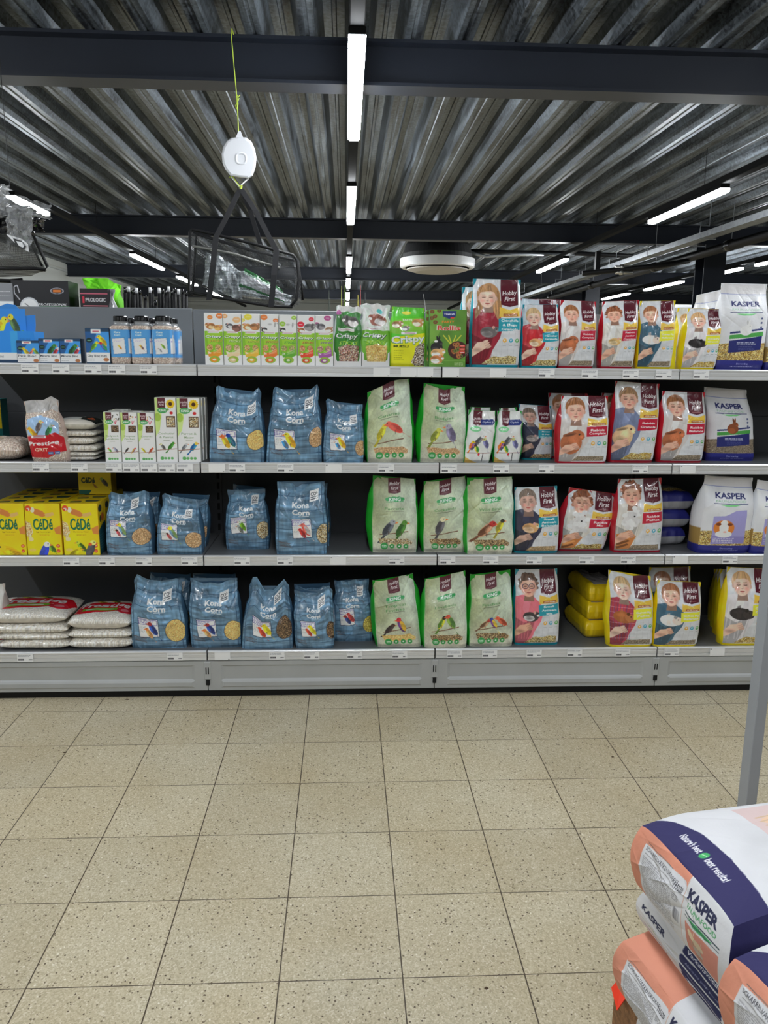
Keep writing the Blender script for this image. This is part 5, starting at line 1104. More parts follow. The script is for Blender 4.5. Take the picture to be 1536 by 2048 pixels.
hobby('tall red bag with child in blue holding a light rabbit', 2, (1223, 926), (1306, 926), (1320, 768), (1232, 762), 'red', ['Rabbit', 'Granola'], dict(skin=(220, 172, 150), hair=(150, 116, 84), shirt=(110, 120, 150)), ('rabbit', (214, 180, 140), (226, 210, 190)), 'flake', gl=.014)
hobby('red bag with boy over brown rabbit, beside the white bag', 2, (1323, 926), (1405, 926), (1411, 785), (1326, 782), 'red', ['Rabbit', 'Balance'], BOYR, BROWN, 'pellet', gl=.02)
k0['seed'] = 'pellet'
kasper('white food bag with brown rabbit and bulging navy foot on second shelf', 2, (1414, 922), (1510, 923), (1494, 780), (1410, 774), (130, 70, 40), depth=.12, gr=.016)
k0['seed'] = 'flake'
# --- third shelf
z3 = SH[3]
CX = [(-16, 51.5), (51, 123), (124.5, 198.5)]
for i, (a, b) in enumerate(CX):
    w = atY(a, 1060, 3.30)[0], atY(b, 1060, 3.30)[0]; zt = atY(a, 1007, 3.30)[2]
    for r in range(4):
        carton('yellow egg food box, '+('leftmost column', 'middle column', 'right column')[i]+', '+('front row', 'second row', 'third row', 'back row')[r], w[0]+.002, w[1]-.002, 3.30+.098*r, .094, z3, zt-.001*r, lambda c: P_cede(c, i), (232, 190, 20), cat='egg food box', name='egg_food_box', group='yellow egg food boxes', res=1.15 if r == 0 else .3)
for o in [o for o in COL.objects if o.get('label', '').startswith('yellow egg food box,')]:
    body = [q for q in o.children if q.name.startswith('carton_body')][0]
    xs = [v.co.x for v in body.data.vertices]; ys = [v.co.y for v in body.data.vertices]; zt_ = max(v.co.z for v in body.data.vertices)+o.location.z+.0006
    v, u = np.meshgrid(np.linspace(0, 1, 30), np.linspace(0, 1, 44), indexing='ij'); random.seed(len(o.name)*5+int(o.location.y*99))
    cv = Cv(44, 30, (226, 186, 22)); cv.poly([(.5, .1), (.95, .15), (.9, .5), (.6, .6)], (24, 60, 60)); cv.poly([(.15, .5), (.45, .4), (.5, .75), (.2, .8)], (60, 60, 50)); cv.ell(.3, .25, .14, .06, (190, 110, 50)); cv.small(.55, .7, .9, .9, 2, (90, 70, 20), .8, .02)
    patch('top_print', np.stack([o.location.x+min(xs)+.001+(max(xs)-min(xs)-.002)*u, o.location.y+min(ys)+.001+(max(ys)-min(ys)-.002)*v, zt_+0*u], -1), M_CARD, o, cv)
bx_ = [o for o in COL.objects if o.get('label', '').startswith('yellow egg food box, right column')]
for o in bx_:
    body = [q for q in o.children if q.name.startswith('carton_body')][0]
    xs = [v.co.x for v in body.data.vertices]; X = max(xs)+o.location.x; ys = [v.co.y for v in body.data.vertices]; zs = [v.co.z for v in body.data.vertices]
    v, u = np.meshgrid(np.linspace(0, 1, 60), np.linspace(0, 1, 40), indexing='ij')
    cv = Cv(40, 60, (222, 182, 22)); cv.poly([(0, .52), (.6, .42), (1, .40), (1, 1), (0, 1)], (22, 70, 82)); cv.ell(.3, .12, .25, .1, (40, 50, 50)); cv.ell(.6, .3, .2, .12, (190, 100, 50)); cv.ell(.3, .32, .12, .1, (50, 60, 40)); cv.small(.1, .6, .9, .9, 6, (90, 130, 140), .7, .02)
    patch('side_print', np.stack([X+.0006+0*u, min(ys)+o.location.y+.001+(max(ys)-min(ys)-.002)*u, o.location.z+min(zs)+.001+(max(zs)-min(zs)-.002)*v], -1), M_CARD, o, cv)
# teal right side of the front right box
w = atY(198.5, 1060, 3.30)[0]
def ccard(label, x0, x1, y, d, z0, z1): 
    return carton(label, x0, x1, y, d, z0, z1, lambda c: (c.a.__setitem__(slice(None), C(226, 186, 20)), c.text('CéDé', .3, .35, .16, (24, 50, 40), width=.42, bold=.04), bird(c, .8, .45, .3, (80, 70, 60), (140, 160, 60), None, -1), c.poly([(.4, .4), (.6, .7), (.5, .7)], (150, 100, 40)), c.poly([(0, .8), (.4, .8), (.3, 1), (0, 1)], (24, 90, 80))), (214, 176, 20), cat='egg food box', name='egg_food_box', group='yellow egg food boxes')
zt = atY(100, 1007, 3.30)[2]
p0, p1 = atY(156, 960, 3.52), atY(222, 960, 3.52)
ccard('yellow carton lying on top of the back rows of egg food boxes', p0[0], p1[0], 3.52, .08, zt+.0005, min(zt+.10, .985))
kona('blue seed bag with tropical bird label, right beside the yellow boxes', 3, (213, 1110), (303, 1111), (297, 982), (216, 984), 'tropical', win=(.80, .69, .2, .19), tag_=(.66, .15), lab=(.1, .44), tops=[(0, 214, 990), (.08, 219, 983), (.4, 250, 990), (.7, 275, 985), (.9, 292, 980), (1, 297, 985)])
kona('blue seed bag behind the one beside the yellow boxes', 3, (235, 1098), (318, 1098), (318, 985), (246, 982), 'tropical', 'dark', Y=3.44, res=.6)
kona('blue seed bag with tropical bird label, standing left of the shelf joint', 3, (313, 1110), (402, 1110), (398, 994), (324, 988), 'tropical', win=(.84, .72, .19, .19), tag_=(.74, .24), lab=(.1, .48), tops=[(0, 324, 990), (.06, 327, 987), (.5, 362, 996), (.8, 385, 998), (1, 400, 1000)])
kona('blue seed bag half hidden behind the one left of the shelf joint', 3, (330, 1098), (410, 1098), (418, 992), (345, 986), 'tropical', 'millet', Y=3.42, res=.6, tag_=(.6, .12))
kona('blue seed bag with green parakeet label set back on third shelf', 3, (453, 1100), (537, 1100), (530, 979), (454, 981), 'parakeet', 'parrot', win=(.88, .65, .14, .21), tag_=(.73, .14), lab=(.13, .45), dip=.003)
kona('dark blue seed bag behind the green parakeet one', 3, (463, 1085), (530, 1085), (528, 974), (466, 970), 'parakeet', 'parrot', Y=3.50, res=.5)
kona('tall blue seed bag with pink cockatoo label on third shelf', 3, (553, 1112), (653, 1107), (649, 966), (554, 962), 'galah', 'parrot', win=(.93, .70, .13, .2), tag_=(.78, .15), lab=(.32, .5), tops=[(0, 553, 963), (.5, 603, 969), (.8, 630, 966), (1, 650, 963)], dip=0)
kona('dark blue seed bag behind the pink cockatoo one', 3, (580, 1090), (658, 1090), (655, 968), (590, 968), 'galah', 'parrot', Y=3.44, res=.5)
king('pale green parrot seed bag with grey and green parrots', 3, (745, 1106), (833, 1106), (831, 958), (746, 951), 'Parrots', [(.36, .66, .4, (96, 100, 108), (150, 154, 160), (60, 64, 72), 1, 1.0), (.64, .67, .38, (70, 120, 50), (90, 140, 60), (50, 90, 40), 1, 1.1)], 'parrot', gl=.026, gr=.012)
king('pale green cockatiel seed bag with one grey cockatiel', 3, (848, 1105), (929, 1106), (933, 952), (848, 963), 'Cockatiels', [(.38, .62, .42, (96, 94, 98), (214, 206, 170), (70, 68, 72), 1, 1.25)], 'mixed', gl=.02, gr=.012)
king('pale green songbird seed bag with goldfinch and siskin, dented on its left', 3, (935, 1108), (1025, 1110), (1025, 953), (935, 956), 'Wild Birds', [(.4, .66, .44, (190, 140, 110), (180, 50, 50), (110, 70, 50), 1, .7), (.7, .62, .3, (210, 190, 50), (60, 60, 50), (150, 140, 50), 1, 1.1)], 'mixed', gl=.02, gr=.008, wr=1.8)
hobby('teal small animals food bag with adult in dark jacket', 3, (1030, 1107), (1116, 1107), (1115, 972), (1030, 975), 'teal', ['Small', 'Animals', 'Balance'], ADUL, ('small', (206, 160, 110), (230, 200, 170)), 'rings')
hobby('slouching red bag with fluffy white rabbit', 3, (1120, 1103), (1206, 1103), (1232, 988), (1140, 975), 'red', ['Rabbit', 'Mix'], CURL, ('fluffy', (222, 220, 220), None), 'flake', gl=.022, gr=.014, wr=2.2)
hobby('tall upright red bag with fluffy white rabbit', 3, (1230, 1106), (1322, 1106), (1324, 956), (1238, 958), 'red', ['Rabbit', 'Pellet'], CURL, ('fluffy', (224, 222, 222), None), 'pellet', gl=.014)
# dark packs lying behind, heads to the back
for i in range(3):
    def ptop(c, i=i):
        c.a[:] = C(150, 152, 156); c.mottle(.2, 5, 5); c.speck(c.pmask([(0, .52), (1, .52), (1, .8), (0, .8)]), SEEDS['flake'], 2.6); c.rect(0, .8, 1, 1, (34, 38, 112))
    pillow('clear and navy food pack lying behind the guinea pig bag, '+('bottom', 'middle', 'top')[i]+' of three', 1.478+.012*i, 3.575, z3+.082*i, .155, .25, .086, (150, 152, 156), top=ptop, cat='pet food bag', name='food_bag', group='lying white and navy packs', yaw=.1, seed=60+i, res=70, p=9, mtl=M_MATTE)
kasper('white bag with guinea pig on lilac label, bulging navy foot, third shelf', 3, (1397, 1106), (1498, 1109), (1507, 956), (1412, 951), 'pig', gl=.022, depth=.12, Y=3.30)
kasper('white bag half hidden by the grey post on third shelf', 3, (1503, 1108), (1585, 1108), (1590, 968), (1517, 960), 'pig', gl=.016, depth=.11)
# --- bottom shelf
z4 = SH[4]
pouch('white and red pack at the far left end of the bottom shelf', 4, (-60, 1297), (5, 1297), (8, 1168), (-55, 1168), lambda c: (c.a.__setitem__(slice(None), C(206, 204, 200)), c.rect(0, .5, 1, .86, (176, 24, 36)), c.line(.3, .7, .9, .68, .08, (240, 230, 230))), (200, 190, 186), 'hobby', .1, name='sand_bag', cat='sand bag')
PX = [('left', 4, -1.345, .30, .285), ('right', 3, -1.085, .255, .265)]
hs = [(.0, .052), (.043, .036), (.071, .05), (.112, .07)]
for i in range(4):
    pillow('clear bag of shell sand lying in the left stack, '+('bottom one', 'second from the bottom', 'third from the bottom', 'topmost with red and green print')[i], -1.353-.012*i, 3.43, z4+hs[i][0], .30+.022*i, .26, hs[i][1], (186, 180, 170), tex=None if i == 3 else 'sand', top=P_prestige_top if i == 3 else None, cat='sand bag', name='sand_bag', group='flat clear bags of shell sand', seed=40+i, res=150 if i == 3 else 80, p=5 if i < 3 else 4, puck=.7)
hs = [(.0, .056), (.048, .044), (.085, .075)]
for i in range(3):
    pillow('clear bag of shell sand lying in the right stack, '+('bottom one', 'middle one', 'topmost with red and green print')[i], -1.072, 3.425, z4+hs[i][0], .272, .25, hs[i][1], (186, 180, 170), tex=None if i == 2 else 'sand', top=P_prestige_top if i == 2 else None, cat='sand bag', name='sand_bag', group='flat clear bags of shell sand', seed=50+i, res=140 if i == 2 else 80, p=5 if i < 2 else 4, puck=.7)
kona('blue seed bag with blue finch label, leftmost on the bottom shelf', 4, (263, 1298), (372, 1298), (362, 1155), (267, 1150), 'finch', 'golden', win=(.83, .72, .18, .22), tag_=(.72, .2), lab=(.15, .56), tops=[(0, 265, 1160), (.08, 270, 1148), (.35, 298, 1160), (.6, 322, 1162), (.9, 355, 1156), (1, 363, 1165)])
kona('dark blue seed bag behind the leftmost blue one on the bottom shelf', 4, (285, 1280), (382, 1280), (380, 1150), (300, 1146), 'finch', 'golden', Y=3.45, res=.5)
kona('blue seed bag with blue finch label, second on the bottom shelf', 4, (382, 1296), (482, 1297), (474, 1155), (380, 1157), 'finch', 'golden', win=(.86, .72, .17, .2), tag_=(.72, .19), lab=(.15, .56))
kona('dark blue seed bag behind the second blue one on the bottom shelf', 4, (392, 1280), (476, 1280), (470, 1150), (385, 1146), 'finch', 'golden', Y=3.44, res=.5)
kona('blue seed bag with canary label and deeply sagging top, bottom shelf', 4, (483, 1298), (585, 1300), (578, 1157), (498, 1153), 'canary', 'dark', win=(.85, .66, .16, .24), tag_=(.72, .16), lab=(.2, .52), tops=[(0, 492, 1172), (.1, 502, 1154), (.2, 512, 1153), (.38, 526, 1180), (.6, 546, 1180), (.88, 570, 1157), (1, 582, 1172)])
kona('small blue seed bag with red and yellow canary label, bottom shelf front', 4, (592, 1300), (667, 1297), (665, 1178), (588, 1181), 'canary', 'dark', win=(.95, .67, .14, .22), tag_=(.7, .17), lab=(.17, .5), tops=[(0, 588, 1181), (.6, 632, 1186), (.9, 655, 1171), (1, 665, 1180)])
kona('blue seed bag standing right behind the small canary one', 4, (590, 1288), (665, 1288), (660, 1166), (588, 1168), 'canary', 'dark', Y=3.385, tag_=(.7, .1), res=.7)
kona('blue seed bag with red and blue finch label, set back beside the green bags', 4, (670, 1284), (745, 1284), (738, 1158), (668, 1161), 'redblue', 'yellow', win=(.92, .7, .16, .22), tag_=(.73, .15), lab=(.16, .45), dip=.003)
king('pale green tropical finch seed bag, leftmost green one on the bottom shelf', 4, (755, 1297), (842, 1294), (826, 1148), (745, 1162), ['Tropical', 'Finches'], [(.32, .70, .28, (70, 56, 54), (80, 60, 56), (50, 40, 40), 1, .8), (.60, .66, .34, (90, 50, 110), (200, 50, 60), (210, 170, 60), -1, 1.2)], 'golden', gl=.018, gr=.026, wr=1.3)
king('pale green lovebird seed bag with two lovebirds on the bottom shelf', 4, (849, 1297), (933, 1297), (931, 1142), (850, 1158), 'Lovebirds', [(.40, .62, .3, (206, 190, 50), (30, 26, 30), (90, 130, 50), 1, 1.1), (.62, .62, .34, (120, 150, 60), (214, 90, 70), (80, 120, 60), -1, 1.1)], 'mixed', gl=.018, gr=.01)
king('pale green finch seed bag with three small birds on the bottom shelf', 4, (939, 1294), (1025, 1294), (1021, 1140), (941, 1150), 'Finches', [(.35, .66, .28, (190, 150, 120), (180, 50, 50), (110, 80, 60), 1, .7), (.55, .66, .26, (100, 50, 120), (60, 80, 160), (210, 180, 60), -1, 1.1), (.74, .64, .28, (214, 90, 60), None, None, -1, .7)], 'mixed', gl=.018, gr=.01, wr=1.5)
hobby('teal small animals bag with curly haired child in glasses', 4, (1031, 1290), (1117, 1292), (1115, 1137), (1031, 1139), 'teal', ['Small', 'Animals', 'Mix'], GLAS, ('small', (60, 54, 58), (230, 226, 226)), 'muesli')
for i in range(3):
    pillow('yellow guinea pig bag lying behind the plaid shirt bag, '+('bottom', 'middle', 'top')[i]+' of three', 1.165+.004*i, 3.535, z4+.086*i, .145, .28, .09, (206, 176, 22), top=lambda c: (c.a.__setitem__(slice(None), C(206, 176, 22)), c.rect(.2, 0, .9, .9, (150, 146, 146)), c.rect(.5, 0, .85, .35, (70, 22, 34))), cat='pet food bag', name='food_bag', group='lying yellow bags', yaw=.08, seed=70+i, res=60, p=9)
hobby('yellow guinea pig pellet bag with child in plaid shirt', 4, (1221, 1299), (1305, 1294), (1302, 1155), (1218, 1142), 'yellow', ['Guinea Pig', 'Pellet'], PLAID, ('pig', (160, 92, 50), (176, 110, 66)), 'pellet', tops=[(0, 1217, 1141), (.3, 1245, 1146), (.55, 1262, 1152), (.8, 1280, 1150), (1, 1290, 1153)], gl=.018, gr=.014, Y=3.286)
hobby('tall dark yellow edged bag behind the blue shirt guinea pig bag', 4, (1300, 1280), (1378, 1280), (1382, 1133), (1300, 1135), 'yellow', ['Guinea Pig', 'Balance'], BALD, WHITEPIG, 'pellet', Y=3.40, res=.7)
hobby('yellow guinea pig bag with boy in blue shirt leaning over the bottom rail', 4, (1309, 1299), (1394, 1300), (1403, 1165), (1316, 1161), 'yellow', ['Guinea Pig', 'Balance'], BALD, WHITEPIG, 'pellet', Y=3.284)
for i in range(3):
    hobby('shaded yellow bag in the line behind the black guinea pig bag, '+('first', 'second', 'last')[i]+' one', 4, (1440-i*6, 1270), (1500, 1270), (1500, 1139), (1442-i*6, 1139), 'yellow', ['Guinea Pig', 'Granola'], GUIN, BLACKPIG, 'flake', Y=3.40+.09*i, res=.4, gl=.006)
hobby('yellow bag with boy and black guinea pig, beside the grey post on bottom shelf', 4, (1447, 1297), (1540, 1300), (1548, 1137), (1456, 1134), 'yellow', ['Guinea Pig', 'Granola'], GUIN, BLACKPIG, 'flake', gl=.018, Y=3.290)
# --- price tickets in the rails
ORD = 'first second third fourth fifth sixth seventh eighth ninth tenth eleventh twelfth thirteenth fourteenth fifteenth sixteenth seventeenth eighteenth nineteenth'.split()
TK = {1: [(60, 739, 0), (122, 739, 0), (186, 739, 0), (234, 740, 0), (297, 741, 0), (763, 745, 1), (818, 745, 1), (850, 745, 1), (902, 745, 1), (996, 747, 1), (1093, 747, 0), (1179, 747, 0), (1261, 747, 0), (1327, 747, 0), (1402, 750, 0)],
      2: [(82, 937, 0), (159, 938, 0), (228, 939, 0), (263, 939, 0), (298, 939, 0), (334, 939, 0), (370, 939, 0), (434, 941, 1), (474, 940, 0), (571, 940, 0), (667, 940, 2), (772, 940, 0), (898, 939, 0), (1002, 940, 0), (1093, 940, 0), (1280, 939, 0), (1375, 942, 2)],
      3: [(143, 1128, 0), (214, 1128, 0), (288, 1128, 0), (379, 1128, 0), (484, 1125, 0), (570, 1125, 0), (676, 1125, 2), (793, 1122, 0), (895, 1122, 0), (981, 1122, 0), (1068, 1122, 0), (1173, 1122, 0), (1256, 1122, 0), (1360, 1123, 2), (1459, 1124, 0)],
      4: [(51, 1320, 0), (350, 1316, 0), (445, 1315, 1), (554, 1314, 0), (623, 1312, 0), (709, 1311, 0), (799, 1310, 0), (909, 1308, 0), (979, 1308, 0), (1068, 1307, 0), (1149, 1307, 0), (1245, 1306, 0), (1343, 1306, 0), (1434, 1306, 2)]}
SN = {1: 'top', 2: 'second', 3: 'third', 4: 'bottom'}
for k in TK:
    for j, (px, py, bl) in enumerate(TK[k]):
        p = atY(px, py, YFR); w, hh = .068, .035
        if k == 2 and 200 < px < 400: w = .066
        z1 = SH[k]-.004; z0 = z1-hh-.001
        v, u = np.meshgrid(np.linspace(0, 1, 26), np.linspace(0, 1, 50), indexing='ij')
        cv = Cv(50, 26, (230, 230, 234)); random.seed(j+k*20); P_ticket(cv, bl)
        x = p[0]-w/2+w*u; z = z0+(z1-z0)*v; y = YFR-.0022+.0*u
        F = grid_faces(50, 26); V = np.stack([x, y, z], -1).reshape(-1, 3)
        lab = ('blank white' if bl == 1 else 'faint white' if bl == 2 else 'printed white')+' price ticket, %s from the left in the %s shelf rail' % (ORD[j], SN[k])
        o = mesh_obj('price_ticket', V, F, M_PAPER, None, None, False, cv.sample(50, 26)[::-1]); tag(o, lab, 'price ticket', 'price tickets on the %s rail' % SN[k])
# ------------------------------------------------------------------ fishing goods of the next aisle
ZR = 1.53
def rbox(label, xa, xb, yt, Y, d, paint, side, **k):
    a, b = atY(xa, 600, Y)[0], atY(xb, 600, Y)[0]; zt = atY((xa+xb)/2, yt, Y)[2]
    return carton(label, a, b, Y, d, ZR, zt, paint, side, **k)
def P_scale(c):
    c.a[:] = C(22, 22, 26); c.rect(0, .405, 1, .5, (50, 130, 60)); c.ell(.8, .16, .12, .055, (150, 150, 160)); c.ell(.8, .16, .10, .045, (50, 44, 44)); c.rect(.73, .14, .87, .18, (200, 110, 40))
    c.ell(.30, .42, .17, .17, (190, 192, 196)); c.ell(.30, .42, .14, .14, (226, 226, 228)); c.line(.22, .36, .32, .43, .012, (30, 30, 30)); c.line(.14, .31, .05, .2, .018, (170, 170, 176)); c.line(.05, .2, .05, .1, .018, (170, 170, 176)); c.line(.05, .1, .11, .08, .018, (170, 170, 176)); c.line(.11, .08, .14, .2, .018, (170, 170, 176))
    c.text('PROFESSIONAL', .71, .375, .045, (236, 238, 240), width=.5, shear=.2); c.text('SCALE', .85, .455, .05, (226, 236, 226), width=.22, shear=.2)
rbox('black box with dial scale picture rising behind the grey panel', 24, 138, 561, 3.82, .14, P_scale, (24, 24, 28), cat='box', name='scale_box')
rbox('grey and white box at the left picture edge behind the top panel', -30, 27, 566, 3.815, .12, lambda c: (c.a.__setitem__(slice(None), C(120, 122, 126)), c.rect(0, .3, 1, .6, (210, 212, 214)), c.small(.5, .1, .95, .25, 2, (210, 210, 214), .8, .02)), (110, 112, 116), cat='box', name='tackle_box')
def P_pro(c):
    c.a[:] = C(30, 24, 28); c.rect(0, .08, 1, .1, (190, 90, 110)); c.rect(.1, .3, 1, .32, (190, 110, 120)); c.rect(.18, .36, .86, .43, (200, 190, 190)); c.rect(0, .45, 1, 1, (60, 36, 40)); c.text('PROLOGIC', .56, .2, .13, (236, 226, 228), width=.72, bold=.02); c.rect(.08, .14, .16, .26, (190, 40, 60))
rbox('dark tackle box with white lettering next to the green bag', 160, 216, 577, 3.82, .10, P_pro, (28, 24, 28), cat='box', name='tackle_box')
pouch('clear plastic pack beside the dark tackle box', 1, (216, 612), (229, 612), (228, 577), (215, 578), lambda c: (c.a.__setitem__(slice(None), C(150, 150, 152)), c.mottle(.4, 4, 8)), (150, 150, 152), 'kona', .06, name='plastic_pack', cat='plastic pack', Y=3.83, z0=ZR)
# bright green bag
mb = MB(); 
def P_g(c): c.a[:] = C(110, 206, 30); c.mottle(.15, 4, 3); c.poly([(.78, .5), (.95, .4), (.98, .9), (.82, .95)], (40, 70, 20))
pouch('bright lime green fabric bag behind the dark tackle box', 1, (168, 620), (244, 620), (240, 570), (165, 556), P_g, (96, 180, 30), 'kona', .16, name='fabric_bag', cat='bag', Y=3.96, z0=ZR, wr=3, matl=M_PAPER, tops=[(0, 165, 557), (.2, 178, 555), (.7, 222, 557), (.85, 232, 566), (1, 240, 570)])
# rods and tubes standing upright
random.seed(5)
t0 = [(250, 575), (257, 573), (262, 577), (267, 579), (273, 576), (279, 579), (290, 590), (300, 575), (304, 577), (311, 600), (318, 576), (325, 577), (331, 580), (337, 573), (344, 580), (349, 575), (357, 578), (365, 578), (372, 582)]
for i, (px, py) in enumerate(t0):
    Y = 3.90+.03*(i % 3); b = atY(px+random.uniform(-1.5, 1.5), 620, Y); tp = atY(px, py, Y)
    r = thing('rod_tube', 'slim black rod tube with '+('white' if i % 3 == 1 else 'black')+' cap, '+ORD[i]+' from the left behind the grey panel', 'rod tube', (b[0], Y, ZR), 'black rod tubes behind the panel')
    MB().tube([(b[0], Y, ZR), (tp[0], Y, tp[2]-.025)], .0085, 8).build('tube', M_BLACK, r, True)
    MB().tube([(tp[0], Y, tp[2]-.025), (tp[0], Y, tp[2])], .0075, 8).build('cap', M_WHITE if i % 3 == 1 else M_BLACKG, r, True)
# thin rod tips behind the stick boxes
for i, (px, py, c) in enumerate(((658, 580, (60, 70, 60)), (683, 572, (190, 190, 90)), (690, 570, (140, 190, 60)), (716, 590, (220, 210, 80)), (721, 571, (200, 60, 60)), (730, 585, (60, 60, 60)), (847, 588, (170, 170, 170)))):
    Y = 6.5; a, b = atY(px+(7 if i == 6 else 0), 640, Y), atY(px, py, Y)
    tag(MB().tube([(a[0], Y, .02), (a[0], Y, a[2]), (b[0], Y, b[2])], [.012, .006, .002], 6).build('fishing_rod', mat('rod_tip_%d' % i, rgb(*c), .3)), 'thin fishing rod tip, number %s from the left behind the stick boxes' % ('one', 'two', 'three', 'four', 'five', 'six', 'seven')[i], 'fishing rod', 'fishing rod tips')
# ------------------------------------------------------------------ scale and mesh weigh bag hanging from the beam
YH = 4.27
def W_(x, y, dy=0): return atY(x, y, YH+dy)
cord = mat('lime_cord', rgb(186, 206, 70), .6)
mb = MB(); a, b, c_ = W_(463, 76), W_(474, 200), W_(477, 264)
mb.tube([(a[0], 4.43-.0785, 3.062), (a[0], YH+.02, 3.064), a, b, c_], .0028, 6); k = W_(474, 205)
mb.tube([W_(474, 190), W_(478, 197), W_(471, 212), W_(473, 218), W_(476, 208), W_(474, 196)], .0022, 6).tube([W_(474, 196), W_(480, 190)], .002, 6)
tag(mb.build('lime_cord', cord), 'lime green cord hanging from the front beam', 'cord')
def disc_pts(y, s):
    P = [(462, 276), (476, 274), (492, 275), (503, 283), (510, 299), (513, 316), (511, 335), (505, 352), (498, 357), (478, 355), (461, 352), (451, 340), (445, 326), (443, 308), (446, 294), (453, 282)]
    cx, cy = 479, 314
    return [atY(cx+(px-cx)*s, cy+(py-cy)*s, y) for px, py in P]
t = thing('hanging_scale', 'white rounded dial scale hanging on the lime cord, its back showing', 'scale', tuple(W_(479, 355)))
mb = MB(); rings = [(YH+.030, .90), (YH+.022, 1.0), (YH-.012, 1.0), (YH-.026, .96), (YH-.030, .88)]; V = []; n = 16
for (y, s) in rings: V += [tuple(p) for p in disc_pts(y, s)]
F = [[r*n+i, r*n+(i+1) % n, (r+1)*n+(i+1) % n, (r+1)*n+i] for r in range(4) for i in range(n)]+[list(range(n)), [4*n+i for i in range(n)][::-1]]
M_SCALE = mat('white_scale_plastic', rgb(220, 222, 228), .35)
mb.add(V, F); mb.build('scale_body', M_SCALE, t, False)
mb = MB(); p = [W_(470, 278, -.01), W_(477, 262, -.01), W_(481, 262, -.01), W_(487, 278, -.01)]
mb.add([tuple(q) for q in p]+[(q[0], q[1]+.02, q[2]) for q in p], [[0, 1, 2, 3][::-1], [4, 5, 6, 7], [0, 1, 5, 4], [1, 2, 6, 5], [2, 3, 7, 6]]).build('hanger_lug', M_SCALE, t)
cxw = W_(482, 317, -.031); mb = MB(); V = []
for (r, dy) in ((.030, 0), (.027, -.003), (.022, -.003), (.019, 0)):
    for q in range(28):
        a_ = q/28*6.283; V.append((cxw[0]+r*math.copysign(abs(math.cos(a_))**.7, math.cos(a_)), cxw[1]+dy+.0008, cxw[2]+r*math.copysign(abs(math.sin(a_))**.7, math.sin(a_))))
mb.add(V, [[r*28+i, r*28+(i+1) % 28, (r+1)*28+(i+1) % 28, (r+1)*28+i] for r in range(3) for i in range(28)]); mb.build('embossed_ring', M_SCALE, t, True)
mb = MB(); mb.tube([W_(462, 353), W_(479, 374), W_(497, 356)], .004, 6); mb.build('hanger_hook', M_WHITE, t, True)
tag(MB().tube([W_(458, 355), W_(465, 352), W_(471, 362), W_(480, 374), W_(481, 381)], .0035, 6).tube([W_(478, 372), W_(483, 372), W_(481, 380), W_(480, 384)], .006, 6).build('cord_knot', cord), 'lime cord knotted between the scale and the mesh bag', 'cord')
def net_mat(name, col, cells, op=.55):
    m = mat(name, col, .5); nt = m.node_tree; L = nt.links.new; N = nt.nodes.new; b = nt.nodes['Principled BSDF']
    tc = N('ShaderNodeTexCoord'); sp = N('ShaderNodeSeparateXYZ'); L(tc.outputs['Object'], sp.inputs[0]); outs = []
    ad = N('ShaderNodeMath'); ad.operation = 'ADD'; L(sp.outputs[0], ad.inputs[0]); L(sp.outputs[1], ad.inputs[1])
    for src in (ad.outputs[0], sp.outputs[2]):
        a = N('ShaderNodeMath'); a.operation = 'MULTIPLY'; a.inputs[1].default_value = cells; L(src, a.inputs[0])
        f = N('ShaderNodeMath'); f.operation = 'FRACT'; L(a.outputs[0], f.inputs[0]); g = N('ShaderNodeMath'); g.operation = 'LESS_THAN'; g.inputs[1].default_value = op/2; L(f.outputs[0], g.inputs[0]); outs.append(g.outputs[0])
    mx = N('ShaderNodeMath'); mx.operation = 'MAXIMUM'; L(outs[0], mx.inputs[0]); L(outs[1], mx.inputs[1]); L(mx.outputs[0], b.inputs['Alpha']); return m
M_NET = net_mat('black_netting', rgb(34, 36, 38), 150, .34)
t = thing('mesh_weigh_bag', 'black mesh weigh bag with two long straps hanging below the scale', 'mesh bag', tuple(W_(485, 600)))
FR = [(381, 460), (592, 514), (598, 560), (590, 606), (566, 618), (500, 614), (440, 600), (378, 588)]
def sheet(pts, y, name, m, par, flip=False):
    return MB().add([tuple(W_(px, py, y+dy)) for px, py, dy in pts], [list(range(len(pts)))[::-1 if flip else 1]]).build(name, m, par)
def netgrid(name, corners, m, nu=24, nv=12, sag=.02, par=None, seed=1):
    A = [np.array(q) for q in corners]; rng = np.random.default_rng(seed); v, u = np.meshgrid(np.linspace(0, 1, nv), np.linspace(0, 1, nu), indexing='ij')
    P = (A[0][None, None]*(1-u[..., None])+A[1][None, None]*u[..., None])*(1-v[..., None])+(A[3][None, None]*(1-u[..., None])+A[2][None, None]*u[..., None])*v[..., None]
    P[..., 1] += sag*(vnoise(nv, nu, 4, 4, rng)*.6-np.sin(np.pi*u)*np.sin(np.pi*v)); return patch(name, P, m, par)
netgrid('front_netting', [W_(381, 590, -.05), W_(590, 614, -.05), W_(588, 512, -.02), W_(381, 462, -.02)], M_NET, par=t)
netgrid('back_netting', [W_(385, 592, .12), W_(597, 610, .12), W_(594, 520, .10), W_(392, 470, .10)], M_NET, par=t, sag=-.02, seed=3)
netgrid('end_netting', [W_(590, 614, -.05), W_(605, 600, .12), W_(600, 530, .10), W_(588, 512, -.02)], M_NET, 10, 10, .01, t, 4); netgrid('end_netting', [W_(378, 588, -.05), W_(385, 592, .12), W_(392, 470, .10), W_(381, 462, -.02)], M_NET, 10, 10, -.01, t, 5)
netgrid('bottom_netting', [W_(381, 590, -.05), W_(590, 614, -.05), W_(597, 610, .12), W_(385, 592, .12)], M_NET, 14, 10, .0, t, 6)
mb = MB()
